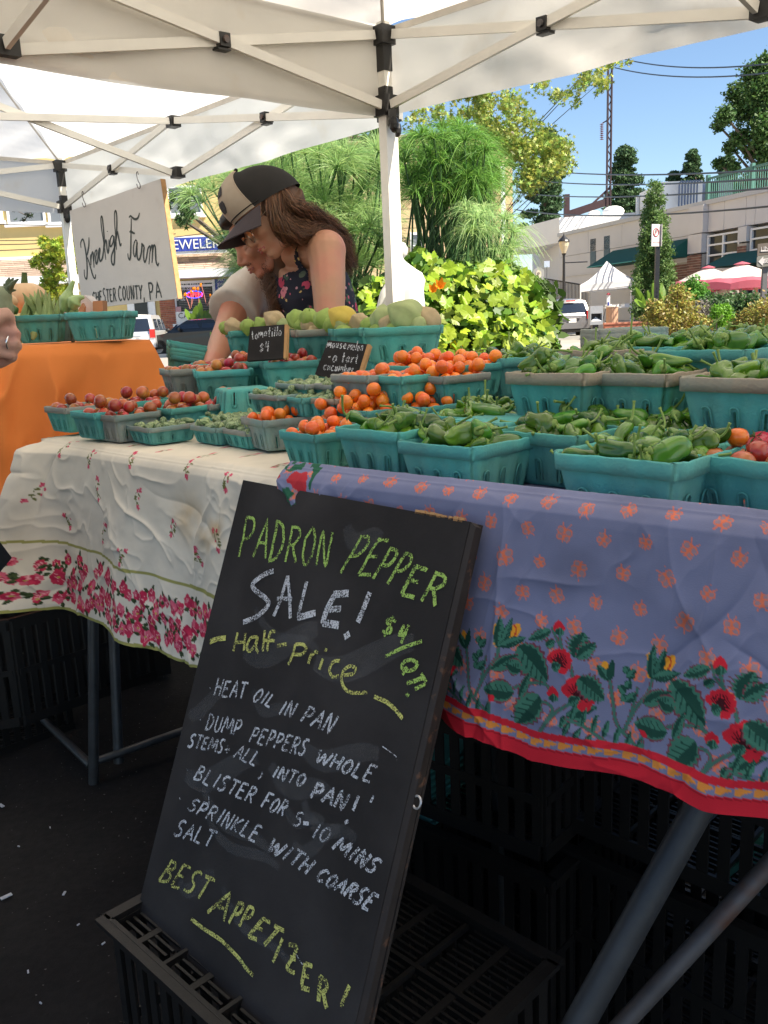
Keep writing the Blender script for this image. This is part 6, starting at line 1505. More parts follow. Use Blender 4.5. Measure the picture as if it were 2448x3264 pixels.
Bk['u4'] = basket('teal pepper basket behind the right tan rimmed one', (2320, 1118), 1.030, 42, 'teal', 'teal', kd='u4')
# third tier, tomatillos
Bk['v1'] = basket('teal basket of tomatillos, left end behind the price board', (745, 1054), 1.072, 20, 'teal', 'teal', kd='v1')
Bk['v1b'] = basket('teal basket of tomatillos directly behind the price board', (850, 1052), 1.072, 20, 'teal', 'teal', kd='v1b')
Bk['v2'] = basket('tan rimmed teal basket of tomatillos beside the price board', (985, 1052), 1.070, 22, 'teal', 'tan', scale=.97, kd='v2')
Bk['v3'] = basket('teal basket of yellow green tomatillos in the middle of the top row', (1096, 1046), 1.070, 22, 'teal', 'teal', kd='v3')
Bk['v4'] = basket('teal basket of big pale tomatillos, right end of the top row by the pole', (1240, 1044), 1.069, 10, 'teal', 'teal', scale=1.12, kd='v4')
# re-seat the top row: its depth cannot be read from a rim seen edge on, so it is set from the basket width
def reseat(k, x, y, D, ang=None):
    b = Bk[k]; p = A(x, y, D); b['c'] = p; b['z'] = p[2]; b['t'].location = (p[0], p[1], p[2]-HQ*b['t'].scale[2])
    if ang is not None: b['a'] = R(ang); b['t'].rotation_euler = (0, 0, R(ang))
for k, x, y, D, an in (('v1', 800, 1053, 2.42, 14), ('v1b', 900, 1051, 2.30, 12), ('v2', 1018, 1049, 2.16, 10), ('v3', 1144, 1045, 2.02, 8), ('v4', 1274, 1041, 1.86, 4),
    ('s0', 1632, 1135, 1.58, 24), ('u1', 1950, 1110, 1.42, 50), ('u2', 2130, 1100, 1.40, 44), ('u3', 2420, 1090, 1.28, 44), ('u4', 2300, 1108, 1.22, 44),
    ('q4', 1330, 1160, 1.58, 36), ('q5', 1480, 1158, 1.52, 36), ('r1', 607, 1172, 2.17, 24), ('r2', 708, 1176, 2.06, 14), ('r3', 810, 1148, 2.16, 12), ('r4', 922, 1148, 2.04, 12), ('r5', 690, 1156, 2.28, 12)): reseat(k, x, y, D, an)
Bk['v4']['t'].scale = (1.26, 1.1, 1.05); Bk['v4']['s'] = .15
for k in ('v1', 'v1b', 'v2', 'v3'): Bk[k]['t'].scale = (1, 1, 1.05); Bk[k]['t'].location.z = Bk[k]['z']-HQ*1.05
Bk['v4']['t'].location.z = Bk['v4']['z']-HQ*1.05
# upturned baskets that carry the tiers, and spares
def flipb(label, x, y, D, ang, z=None):
    p = A(x, y, D); z = p[2] if z is None else z
    i = NB[0]; NB[0] += 1; t = thing('upturned_basket', label, 'basket', (p[0], p[1], z), 'upturned teal baskets carrying the rows'); t.rotation_euler = (PI, 0, R(ang))
    b_, r_ = QT[i % 3]; place(mesh_variant(b_, m_teal), 'body', Matrix.Identity(4), t); place(mesh_variant(r_, m_teal), 'rim', Matrix.Identity(4), t); return t
flipb('upturned teal basket between the tomatoes and the raised gherkins', 775, 1236, 1.88, 20)
flipb('pale upturned teal basket below the tan rimmed pepper row', 1595, 1300, 1.22, 40, .940)
for i, (k) in enumerate(('s1', 's2', 's3', 's0', 'q1', 'q2', 'q3', 'r2', 'r4', 'r1', 'u1', 'u2', 'u3', 'v2', 'v3', 'v4', 'v1', 'v1b', 'h1', 'h3')):
    b = Bk[k]; zb = b['z']-(HQ if k[0] != 'h' else HP)*b['t'].scale[2]-.002; names = {'s': 'a raised pepper basket', 'q': 'a raised orange tomato basket', 'r': 'a raised red tomato basket', 'u': 'a rear pepper basket', 'v': 'a tomatillo basket', 'h': 'a raised gherkin basket'}
    base = ZBT if b['c'][0] > -.13 else ZW; t = thing('upturned_basket', 'upturned teal basket carrying '+names[k[0]]+' ('+{0: 'left', 1: 'middle', 2: 'right'}[i % 3]+')' if False else 'upturned basket under the '+' '.join(b['t']['label'].replace(',', '').replace(' of the raised three', '').replace(' of the top row by the pole', '').replace(' in the middle of the top row', '').replace(' of the tan rimmed row', '').replace(' of the raised row', '').split()[:12]), 'basket', (b['c'][0], b['c'][1], zb), 'upturned teal baskets carrying the rows')
    t.rotation_euler = (PI, 0, b['a']); h = zb-base-.002; f8 = b['s']/.1326
    b_, r_ = QT[i % 3]; S_ = Matrix.Diagonal((f8, f8, max(.1, h/HQ), 1)); place(mesh_variant(b_, m_teal), 'body', S_, t); place(mesh_variant(r_, m_teal), 'rim', S_, t)
# nested empties
for i in range(4):
    p = A(1986, 1046+i*13, 1.80); t = thing('nested_basket', 'empty grey rimmed basket, %s of the nested stack at the back right' % ('topmost', 'second', 'third', 'lowest')[i], 'basket', (p[0], p[1], p[2]-HQ), 'nested empty baskets'); t.rotation_euler = (0, 0, R(4)); t.scale = (1.08, 1.0, 1)
    place(mesh_variant(QT[i % 3][0], m_teal), 'body', Matrix.Identity(4), t); place(mesh_variant(QT[i % 3][1], m_pulpgrey), 'rim', Matrix.Identity(4), t)
zz0 = A(1986, 1085, 1.80)[2]-HQ; p = A(1986, 1085, 1.80)
c_ = thing('support_crate', 'black produce crate holding up the nested empty baskets', 'crate', (p[0], p[1], ZBT)); MB().box((p[0], p[1], (ZBT+zz0)/2), (.2, .14, zz0-ZBT)).build('crate_wall', m_black_pl, c_)
for i in range(4):
    p = A(590, 1098+i*12, 2.75); t = thing('nested_basket', 'tilted teal basket, %s of the nested stack between the orange cloth and the man' % ('topmost', 'second', 'third', 'lowest')[i], 'basket', (p[0], p[1], p[2]-HQ), 'tilted nested baskets by the orange cloth'); t.rotation_euler = (R(4), R(12), R(18))
    place(mesh_variant(QT[i % 3][0], m_teal), 'body', Matrix.Identity(4), t); place(mesh_variant(QT[i % 3][1], m_teal), 'rim', Matrix.Identity(4), t)
# ---- baskets on the orange stand
ZO = 1.056
def eb(label, x, y, D, ang, body, rim): 
    p = A(x, y, D); i = NB[0]; NB[0] += 1; t = thing('pulp_basket', label, 'basket', (p[0], p[1], ZO+.004), 'pulp baskets on the orange stand'); t.rotation_euler = (0, 0, R(ang))
    Z_ = Matrix.Scale(1.15, 4, (0, 0, 1)); place(mesh_variant(QT[i % 3][0], BM[body]), 'body', Z_, t); place(mesh_variant(QT[i % 3][1], BM[rim]), 'rim', Z_, t); return dict(c=p, z=ZO+.082, a=R(ang), s=.13, t=t)
E1 = eb('teal basket of pale okra pods on the orange stand, nearest the hand', 128, 1000, 2.62, 12, 'teal', 'teal')
E2 = eb('grey basket of pale eggplants behind the okra basket on the orange stand', 196, 1000, 2.74, 8, 'grey', 'grey')
E3 = eb('empty looking teal basket in front of the farm sign on the orange stand', 323, 985, 2.55, 2, 'teal', 'teal'); E3['t'].scale = (1.3, 1.2, 1.0)
# orange cloth stand
og = thing('orange_stand', 'display stand covered with a plain orange cloth at the left', 'display stand', (-1.35, 3.0, 0))
fl_, fr_ = onz(-260, 1114, ZO), onz(478, 1088, ZO)
fl_ = A(-330, 1106, 2.30); fr_ = A(478, 1086, 2.55); fl_[2] = fr_[2] = ZO; e = nrm(fr_-fl_); bn = np.array([-e[1], e[0], 0])
U, Vv = np.meshgrid(np.linspace(0, 1, 160), np.linspace(0, 1, 90)); L = np.linalg.norm(fr_-fl_)
def og_pt(u, v):
    # top then front drop, right corner flares outward
    k = np.clip((u-.80)/.2, 0, 1)
    base = fl_+(fr_-fl_)*u[..., None]; s = np.clip(v-.2, 0, 1)/.8*.62; back = np.clip(.2-v, 0, 1)/.2*.8
    out = -bn*(.02*np.clip(s/.03, 0, 1)+.22*s+.018*np.sin(u*26)*s+.06*(1-np.abs(2*fbm(u*5+v*1.5, v*2.2, 4, 3)/.875-1))**4*np.clip(s*6, 0, 1)+.02*np.sin(u*15+v*4)*np.clip(s*4, 0, 1))[..., None]
    P_ = base+out+bn*back[..., None]+e*(k*(.34*s))[..., None]; P_[..., 2] = ZO-s; return P_
MB().grid(og_pt(U, Vv)).build('cloth_front', m_org, og, smooth=True)
def og_pr(u, v):
    s = np.clip(v-.02, 0, 1)*.63; base = fr_+bn*(u*.8)[..., None]; P_ = base-bn*((1-u)*(.24*s))[..., None]+e*(.34*s+.012*np.sin(u*15)*s+.02*np.clip(s/.03, 0, 1)*u)[..., None]; P_[..., 2] = ZO-s; return P_
MB().grid(og_pr(U[:60, :60], Vv[:60, :60]/Vv[59, 0])).build('cloth_side', m_org, og, smooth=True)
MB().box(((fl_+fr_)/2+bn*.4)-[0, 0, .53], (L-.06, .74, 1.0), np.array([e, bn, (0, 0, 1)])).build('stand_core', m_black_pl, og)

# ================================================================== PRODUCE
def tomato_mesh(r, seed, calyx):
    mb = MB(); mb.ball((0, 0, 0), (r, r, r*.93), 20, 14); V = mb.v[0]; a = np.arctan2(V[:, 1], V[:, 0]); top = np.clip((V[:, 2]/r-.6)/.4, 0, 1)
    V[:, 2] -= r*.13*top**2; V[:, :2] *= (1+.02*np.cos(5*a+seed)*np.clip(V[:, 2]/r, 0, 1))[:, None]
    body = mb.mesh('tomato_body', True); cal = None
    if calyx:
        c = MB(); rng = np.random.default_rng(seed)
        for k in range(5):
            a = 2*PI*k/5+rng.normal()*.2; d = np.array([math.cos(a), math.sin(a), 0]); s = np.array([-d[1], d[0], 0])*r*.09
            c.add([(0, 0, r*.84), d*r*.32+s+[0, 0, r*.86], d*r*.72+[0, 0, r*(.72+rng.random()*.35)], d*r*.32-s+[0, 0, r*.86]], [(0, 1, 2, 3)])
        c.tube([(0, 0, r*.8), (r*.08, 0, r*1.05), (r*.2, r*.05, r*1.22)], r*.055, 5); cal = c.mesh('calyx')
    return body, cal
m_tred = mat('red_tomato_skin', (.44, .050, .020), rough=.28, var=.25, scale=30, objrand=.3, hue=.03, spec=.5, coat=.3, col2=(.42, .15, .03), c2scale=26, c2lo=.45, c2hi=.7)
m_tor = mat('orange_tomato_skin', (.85, .17, .012), rough=.3, var=.08, scale=30, objrand=.12, hue=.012, spec=.5, coat=.25, col2=(.80, .27, .02), c2scale=30, c2lo=.55, c2hi=.8)
m_cal = mat('calyx_green', (.07, .11, .03), rough=.8, var=.2)
m_pep = mat('green_pepper_skin', (.085, .205, .012), rough=.26, var=.25, scale=45, objrand=.45, hue=.022, coat=.25, spec=.5, transl=.0, col2=(.05, .12, .02), c2scale=25)
m_pst = mat('pepper_stem_green', (.19, .29, .06), rough=.6, var=.2, scale=80)
def gherkin_mesh(seed):
    rng = np.random.default_rng(seed); L, r = .0098*(1+.15*rng.normal()), .0068*(1+.08*rng.normal()); mb = MB(); mb.ball((0, 0, 0), (r, r, L), 14, 12); mb.v[0] = mb.v[0][:, [2, 0, 1]]
    mb.tube([(L*.97, 0, 0), (L*1.12, 0, .0005)], .0008, 4); return mb.mesh('gherkin', True)
m_gk = bpy.data.materials.new('striped_gherkin_skin'); m_gk.use_nodes = True
_N, _L = m_gk.node_tree.nodes, m_gk.node_tree.links; _b = _N['Principled BSDF']; _tc = _N.new('ShaderNodeTexCoord'); _nz = _N.new('ShaderNodeTexNoise'); _mp = _N.new('ShaderNodeMapping')
_mp.inputs['Scale'].default_value = (110, 600, 600); _L.new(_tc.outputs['Object'], _mp.inputs[0]); _L.new(_mp.outputs[0], _nz.inputs['Vector']); _nz.inputs['Scale'].default_value = .55
_cr = _N.new('ShaderNodeValToRGB'); _cr.color_ramp.elements[0].position = .38; _cr.color_ramp.elements[0].color = (.10, .16, .06, 1); _cr.color_ramp.elements[1].position = .58; _cr.color_ramp.elements[1].color = (.36, .45, .22, 1)
_L.new(_nz.outputs['Fac'], _cr.inputs[0]); _oi = _N.new('ShaderNodeObjectInfo'); _mr = _N.new('ShaderNodeMapRange'); _mr.inputs[3].default_value = .7; _mr.inputs[4].default_value = 1.15; _L.new(_oi.outputs['Random'], _mr.inputs[0])
_hs = _N.new('ShaderNodeHueSaturation'); _L.new(_cr.outputs[0], _hs.inputs['Color']); _L.new(_mr.outputs[0], _hs.inputs['Value']); _L.new(_hs.outputs[0], _b.inputs['Base Color']); _b.inputs['Roughness'].default_value = .5
def pepper_mesh(seed):
    rng = np.random.default_rng(seed); L = .036*(1+.18*rng.normal()); r0 = .0098*(1+.14*rng.normal()); K, n = 17, 22; bend = rng.uniform(-.9, .9); bz = rng.uniform(-.3, .2); V = []
    prof = np.interp(np.linspace(0, 1, K), [0, .04, .12, .3, .55, .78, .92, 1], [.25, .72, .95, 1.0, .82, .60+.15*rng.random(), .42, .10]); ph = rng.random()*6; fold = rng.uniform(.16, .36)
    sp = []
    for i in range(K):
        t = i/(K-1); sp.append((L*(t-.45), bend*L*.35*(t-.3)**2*2+.0015*math.sin(9*t+ph), bz*L*(t-.4)**2+.001*math.sin(7*t+ph)))
    sp = np.array(sp); tg = np.gradient(sp, axis=0); tg /= np.linalg.norm(tg, axis=1)[:, None]
    for i in range(K):
        u = nrm(np.cross((0, 0, 1), tg[i])); w = np.cross(tg[i], u); tw = .8*i/K
        for k in range(n):
            a = 2*PI*k/n; rr = r0*prof[i]*(1+fold*.5*math.cos(3*a+ph+tw)+.06*math.cos(5*a+ph*2)*math.sin(5*i/K)+.05*math.sin(9*i/K+a*2+ph)); V.append(sp[i]+rr*(math.cos(a)*u+.85*math.sin(a)*w))
    mb = MB(); F = [(i*n+k, i*n+(k+1) % n, (i+1)*n+(k+1) % n, (i+1)*n+k) for i in range(K-1) for k in range(n)]+[tuple(range(n))[::-1], tuple(range((K-1)*n, K*n))]
    mb.add(V, F); body = mb.mesh('pepper_body', True)
    st = MB(); q = sp[0]; c1, c2 = rng.uniform(-.012, .012), rng.uniform(-.004, .018); Ls = rng.uniform(.010, .024)
    st.tube(smooth_path([q+[.001, 0, 0], q-[Ls*.3, c1*.1, -c2*.1], q-[Ls*.65, c1*.45, -c2*.5], q-[Ls, c1, -c2*1.3]], 4), [.0031, .0019, .0016, .0015, .0014, .0014, .0013, .0013, .0013, .0013, .0013, .0014, .002], 7)
    st.lathe([(.006, 0), (.0045, .0015), (.0025, .003)], (0, 0, 0), 10); st.v[-1] = st.v[-1][:, [2, 0, 1]]*[-1, 1, 1]+q+[.0012, 0, 0]
    return body, st.mesh('stem', True)
PEP = [pepper_mesh(100+i) for i in range(9)]
TOMR = [tomato_mesh(.0142, i, i % 3 == 0) for i in range(6)]; TOMO = [tomato_mesh(.0110, 20+i, i % 5 == 0) for i in range(5)]; GHK = [gherkin_mesh(i) for i in range(5)]
for b_, c_ in TOMR: b_.materials.append(m_tred); c_ and c_.materials.append(m_cal)
for b_, c_ in TOMO: b_.materials.append(m_tor); c_ and c_.materials.append(m_cal)
for b_, c_ in PEP: b_.materials.append(m_pep); c_.materials.append(m_pst)
for g in GHK: g.materials.append(m_gk)
def heap(b, r, n, rng, zlow=-.030, flat=1.0, margin=.0):
    """drop n balls of radius r into the basket, each at the lowest of several spots"""
    S = []; hs = b['s']*.5*.94-r*.9-margin
    for i in range(n):
        best = None; rr = r*(1+rng.normal()*.06)
        for k in range(26):
            x, y = rng.uniform(-hs, hs, 2); z = zlow
            for (a, c, d, q) in S:
                dd = (a-x)**2+(c-y)**2; R2 = (q+rr)**2
                if dd < R2: z = max(z, d+flat*math.sqrt(R2-dd))
            if best is None or z < best[2]-1e-5: best = (x, y, z)
        S.append((*best, rr))
    ca, sa = math.cos(b['a']), math.sin(b['a'])
    return [(b['c'][0]+x*ca-y*sa, b['c'][1]+x*sa+y*ca, b['z']+z, q) for x, y, z, q in S]
rngp = np.random.default_rng(99)
def put(me, cal, name, cname, p, s, label, cat_, group, rot):
    if cal is None:
        o = place(me, name, Matrix.Translation(p) @ rot @ Matrix.Scale(s, 4)); tag(o, label, cat_, group); return o
    t = bpy.data.objects.new(name, me); COL.objects.link(t); t.matrix_world = Matrix.Translation(p) @ rot @ Matrix.Scale(s, 4); tag(t, label, cat_, group)
    place(cal, cname, Matrix.Identity(4), t); return t
def short(b): return b['t']['label']
def where(b):
    s = b['t']['label']; s = s.replace(' of dark red tomatoes', '').replace(' of orange cherry tomatoes', '').replace(' of green peppers', '').replace(' of red tomatoes', '').replace(' of tomatoes', '').replace(' of orange red tomatoes', '').replace(' of striped gherkins', '').replace(' of gherkins', '').replace(' heaped with orange cherry tomatoes', '').replace(' heaped with gherkins', '').replace(' of tomatillos', '').replace(' of peppers', '')
    s = ' '.join(s.split()[:8])
    while s.split()[-1].strip(',') in ('the', 'in', 'of', 'on', 'and', 'by', 'at', 'to', 'behind', 'between', 'beside', 'with', 'under', 'tan', 'teal', 'grey', 'from', 'its', 'front', 'big', 'biggest', 'second', 'half', 'lower', 'two'): s = ' '.join(s.split()[:-1])
    return s.rstrip(',')
def spot(b, x, y, z):
    v = np.array([x, y, 0])-at_z(b['c'], 0); f = nrm(at_z(b['c'], 0)); a = (v@f)/b['s']; l = (v@np.array([f[1], -f[0], 0]))/b['s']
    return ('back' if a > .16 else 'front' if a < -.16 else 'middle')+(' right' if l > .16 else ' left' if l < -.16 else ' centre')+(', on top' if z > b['z']+.014 else '')+' in the '
def randrot(rng): return Vector(nrm(rng.normal(size=3)+[0, 0, .5])).to_track_quat('Z', 'Y').to_matrix().to_4x4() @ Matrix.Rotation(rng.uniform(0, 6.28), 4, 'Z')
FILL = dict(t1=('r', 9), t2=('r', 8), t3=('r', 12), t4=('r', 12), t5=('r', 10), t6=('r', 12), r1=('r', 8), r2=('r', 11), r3=('r', 11), r4=('r', 11), r5=('r', 8),
            o0=('o', 18), o1=('o', 17), o2=('o', 32), o3=('o', 30), o4=('o', 30), o5=('o', 26), q1=('o', 13), q2=('o', 15), q3=('o', 24), q4=('o', 22), q5=('o', 18),
            g1=('g', 30), g2=('g', 36), g3=('g', 44), g4=('g', 30), g5=('g', 30), h1=('g', 34), h2=('g', 32), h3=('g', 36), h4=('g', 24), h5=('g', 26),
            p1=('p', 22), p2=('p', 22), p3=('p', 20), p3b=('p', 22), p3c=('p', 24), p3d=('p', 22), p4=('p', 34), s1=('p', 28), s2=('p', 28), s3=('p', 26), s0=('p', 20), u1=('p', 18), u2=('p', 24), u3=('p', 26), u4=('p', 24))
for k, (ty, n) in FILL.items():
    b = Bk[k]; w = where(b)
    if ty == 'r':
        for i, (x, y, z, q) in enumerate(heap(b, .0138, int(1.1*n*(1.35 if k[0] == 'r' else 1)), rngp, -.006)):
            me, c = TOMR[rngp.integers(6)]; put(me, c, 'red_tomato', 'calyx', (x, y, z), q/.0150, 'red tomato, '+spot(b, x, y, z)+w, 'tomato', 'tomatoes in the '+w, randrot(rngp))
    elif ty == 'o':
        for i, (x, y, z, q) in enumerate(heap(b, .0110, n, rngp, -.007)):
            me, c = TOMO[rngp.integers(5)]; put(me, c, 'orange_tomato', 'calyx', (x, y, z), q/.0110, 'orange tomato, '+spot(b, x, y, z)+w, 'tomato', 'orange tomatoes in the '+w, randrot(rngp))
    elif ty == 'g':
        for i, (x, y, z, q) in enumerate(heap(b, .0073, int(n*.85), rngp, -.002)):
            put(GHK[rngp.integers(5)], None, 'gherkin', '', (x, y, z), q/.0073, 'striped gherkin, '+spot(b, x, y, z)+w, 'gherkin', 'gherkins in the '+w, Matrix.Rotation(rngp.uniform(0, 6.28), 4, 'Z') @ Matrix.Rotation(rngp.normal()*.5, 4, 'Y'))
    else:
        for i, (x, y, z, q) in enumerate(heap(b, .0120, int(n*(.88 if k[0] == 'p' else .9)), rngp, -.006, .70, .010)):
            me, c = PEP[rngp.integers(9)]; put(me, c, 'green_pepper', 'stem', (x, y, z), 1.12*q/.0120, 'green pepper, '+spot(b, x, y, z)+w, 'pepper', 'peppers in the '+w, Matrix.Rotation(rngp.uniform(0, 6.28), 4, 'Z') @ Matrix.Rotation(rngp.normal()*.22+.12, 4, 'Y') @ Matrix.Rotation(rngp.normal()*1.0, 4, 'X'))
    # shallow bed below the visible layer
    if ty in 'rop': 
        ca, sa = math.cos(b['a']), math.sin(b['a']); hs = .45*b['s']
# loose accents
for (x, y, D, sc, lab) in ((2352, 1393, .93, 1.05, 'single orange tomato lying between the peppers and the right edge basket'),):
    p = A(x, y, D); put(TOMO[1][0], None, 'orange_tomato', '', p, sc, lab, 'tomato', None, Matrix.Identity(4))
b = Bk['p5']
for i, (x, y, z, q) in enumerate(heap(b, .0150, 13, rngp, -.010, 1.0, .004)):
    me, c = TOMR[rngp.integers(6)]; put(me, c, 'red_tomato', 'calyx', (x, y, z), q/.015, 'bright red tomato, '+spot(b, x, y, z)+'teal basket cut by the right edge', 'tomato', 'red tomatoes at the right edge', randrot(rngp))
# tomatillos
def tomatillo_mesh(seed, r):
    rng = np.random.default_rng(seed); K, n = 16, 30; V = []
    for i in range(K):
        t = i/(K-1); th = PI*t; rr = math.sin(th)**.8*r; z = -math.cos(th)*r*.95
        if t > .62: rr = r*math.sin(PI*.62)**.8*max(0., 1-(t-.62)/.38)**.75; z = -math.cos(PI*.62)*r*.95+(t-.62)/.38*r*(1.0+.2*rng.random()*0)
        for k in range(n):
            a = 2*PI*k/n; rib = 1+.15*abs(math.cos(3*a+.3*t))**2*math.sin(th)**.5*1.0-.08+.02*math.sin(11*a+seed+5*t); V.append((rr*rib*math.cos(a), rr*rib*math.sin(a), z))
    mb = MB(); mb.add(V, [(i*n+k, i*n+(k+1) % n, (i+1)*n+(k+1) % n, (i+1)*n+k) for i in range(K-1) for k in range(n)]+[tuple(range(n))[::-1]])
    mb.tube([(0, 0, -r*.9), (.001, .001, -r*1.25)], .0015, 5); return mb.mesh('tomatillo', True)
TML = [tomatillo_mesh(i, .024) for i in range(4)]
m_husk = [mat('green_papery_husk', (.42, .56, .14), rough=.6, var=.15, scale=60, transl=.35, bump=.3, bscale=200), mat('pale_papery_husk', (.52, .60, .27), rough=.6, var=.15, scale=60, transl=.35, bump=.3, bscale=200),
          mat('tan_papery_husk', (.64, .49, .28), rough=.7, var=.2, scale=60, transl=.3, bump=.4, bscale=200), mat('yellow_papery_husk', (.80, .62, .12), rough=.6, var=.12, scale=60, transl=.35)]
tm = [(742, 1042, 2.37, 0.98, 2, 'tan husked tomatillo at the left end behind the price board'), (790, 1040, 2.34, 0.83, 0, 'small green tomatillo above the left part of the price board'), (835, 1040, 2.32, 0.88, 0, 'green tomatillo above the price board'), (876, 1022, 2.29, 1.07, 2, 'big tan tomatillo beside the woman\'s curls'), (905, 1038, 2.27, 0.78, 1, 'pale small tomatillo right of the price board'),
      (944, 1018, 2.23, 1.02, 0, 'round green tomatillo below the woman\'s arm, left one'), (985, 1014, 2.18, 0.98, 0, 'green tomatillo below the woman\'s arm, middle one'), (1030, 1020, 2.13, 0.98, 0, 'green tomatillo with stem below the elbow'), (986, 1036, 2.18, 0.88, 2, 'dull tan husk lying in the tan rimmed basket'), (1058, 1036, 2.10, 0.88, 0, 'green tomatillo low between two baskets'),
      (1096, 1018, 2.05, 1.32, 3, 'bright yellow ribbed tomatillo husk'), (1146, 1032, 2.00, 1.02, 2, 'brownish tomatillo husk beside the yellow one'), (1222, 1018, 1.90, 1.17, 1, 'pointed pale green tomatillo in front of the pole'), (1298, 1012, 1.84, 1.51, 1, 'largest pale green tomatillo in front of the white bundle'), (1362, 1024, 1.84, 1.22, 2, 'tan tomatillo husk at the right end of the top row'), (1240, 1038, 1.88, 0.98, 2, 'flat tan husk under the pointed tomatillo'),
      (720, 1045, 2.38, 0.78, 0, 'small green tomatillo at the far left of the top row'), (1175, 1038, 1.96, 0.78, 0, 'small green tomatillo left of the pole'), (960, 1040, 2.21, 0.78, 0, 'small tomatillo beside the dull tan husk')]
for i, (x, y, D, sc, mi, lab) in enumerate(tm):
    o = place(mesh_variant(TML[i % 4], m_husk[mi]), 'tomatillo', Matrix.Translation(A(x, y, D)) @ (Matrix.Rotation(rngp.normal()*.3, 4, 'X') if i in (12,) else randrot(rngp)) @ Matrix.Scale(sc, 4)); tag(o, lab, 'tomatillo', 'tomatillos on the top row')
for k in ('v1', 'v1b', 'v2', 'v3', 'v4'):
    b = Bk[k]
    for (x, y, z, q) in heap(b, .020, 5, rngp, -.012, margin=.008):
        if z > b['z']+.012: continue
        o = place(mesh_variant(TML[rngp.integers(4)], m_husk[rngp.integers(3)]), 'tomatillo', Matrix.Translation((x, y, z)) @ randrot(rngp) @ Matrix.Scale(.88, 4)); tag(o, 'tomatillo half sunk in the '+where(b), 'tomatillo', 'tomatillos in the '+where(b))
# okra pods, squash, paper on the orange stand
m_okra = mat('pale_okra_skin', (.30, .38, .14), rough=.6, var=.12, scale=40, objrand=.2, transl=.1)
def okra_mesh(seed):
    rng = np.random.default_rng(seed); L = .10+.03*rng.random(); K, n = 14, 10; V = []
    for i in range(K):
        t = i/(K-1); r = .0125*np.interp(t, [0, .03, .12, .3, .7, 1], [.45, .5, 1.0, .95, .6, .08])
        for k in range(n): a = 2*PI*k/n; V.append((r*(1+.16*(k % 2))*math.cos(a)+.012*math.sin(2.2*t)*(seed % 2-.5), r*(1+.16*(k % 2))*math.sin(a), L*(t-.5)))
    mb = MB(); mb.add(V, [(i*n+k, i*n+(k+1) % n, (i+1)*n+(k+1) % n, (i+1)*n+k) for i in range(K-1) for k in range(n)]+[tuple(range(n))[::-1], tuple(range((K-1)*n, K*n))]); mb.lathe([(.012, -.5*L), (.012, -.5*L-.004), (.004, -.5*L-.02)], (0, 0, 0), 8); return mb.mesh('okra_pod')
OK = [okra_mesh(i) for i in range(4)]
for o in OK: o.materials.append(m_okra)
rng = np.random.default_rng(17)
for b, n, w in ((E1, 24, 'nearest the hand'), (E2, 8, 'behind it')):
    for i in range(n):
        u, v = rng.uniform(-.042, .042), rng.uniform(-.028, .028); ca, sa = math.cos(b['a']), math.sin(b['a'])
        p = (b['c'][0]+u*ca-v*sa, b['c'][1]+u*sa+v*ca, b['z']+rng.uniform(-.01, .02)); tl = rng.choice((-1, 1))*rng.uniform(.05, .6)*(1 if b is E1 else .5)
        o = place(OK[i % 4], 'okra_pod', Matrix.Translation(p) @ Matrix.Rotation(rng.uniform(-.5, .5), 4, 'X') @ Matrix.Rotation(tl, 4, 'Y')); tag(o, 'pale green ridged okra pod standing in the basket '+w, 'okra', 'okra pods in the basket '+w)
m_egg = mat('pale_green_eggplant', (.33, .45, .18), rough=.4, var=.1, scale=20)
for (x, y, D, lab, pts, rr) in ((214, 960, 2.7, 'pale green vegetable with a long upright stalk', [(204, 992), (214, 955), (222, 925), (235, 895)], [.012, .024, .010, .005]), (246, 960, 2.68, 'pale green vegetable with its stalk pointing right', [(228, 985), (238, 962), (252, 950), (268, 948)], [.010, .022, .010, .004]), (30, 985, 2.6, 'dark green cucumber lying at the left of the okra', [(0, 978), (25, 982), (55, 992)], [.018, .019, .010])):
    mb = MB(); mb.tube(smooth_path([A(a, b_, D) for a, b_ in pts], 5), np.interp(np.linspace(0, 1, (len(pts)-1)*5+1), np.linspace(0, 1, len(pts)), rr), 12); tag(mb.build('green_vegetable', m_egg if x > 100 else mat('cucumber_skin', (.06, .13, .03), rough=.5), smooth=True), lab, 'vegetable')
def pumpkin(label, x, y, D, r, m, nl=10, sq=.8):
    c = A(x, y, D); t = thing('winter_squash', label, 'squash', c); G = []
    for i in range(15):
        th = PI*i/14; G.append([c+np.array([r*math.sin(th)*(1-.10*abs(math.sin(nl/2*2*PI*k/50))**.5*0+.09*abs(math.cos(nl/2*2*PI*k/50)))*math.cos(2*PI*k/50), r*math.sin(th)*(1+.09*abs(math.cos(nl/2*2*PI*k/50)))*math.sin(2*PI*k/50), -r*sq*math.cos(th)-(.12*r if i > 12 else 0)]) for k in range(50)])
    MB().grid(np.array(G), closed=True).build('squash_body', m, t, smooth=True); MB().tube([c+[0, 0, r*sq*.8], c+[.005, 0, r*sq+.03]], [.012, .008], 7).build('squash_stalk', m_cal, t)
pumpkin('tan ribbed squash behind the okra basket', 83, 950, 2.95, .064, mat('tan_squash_skin', (.62, .40, .22), rough=.6, var=.12, scale=12), 12, .8)
pumpkin('small pale squash low behind the cucumber', 22, 962, 2.75, .03, mat('tan_squash_skin', (0, 0, 0)), 8)
gg = thing('grey_green_squash', 'grey green knobbly squash with a leafy stalk at the left edge', 'squash', A(0, 940, 2.5)); rng = np.random.default_rng(4)
mb = MB(); mb.ball(A(-20, 985, 2.5), (.055, .05, .05), 16, 12); mb.ball(A(5, 945, 2.5), (.03, .03, .03), 10, 8); remesh(mb, .006, 'squash_body', mat('grey_green_rind', (.22, .25, .15), var=.3, scale=30), gg)
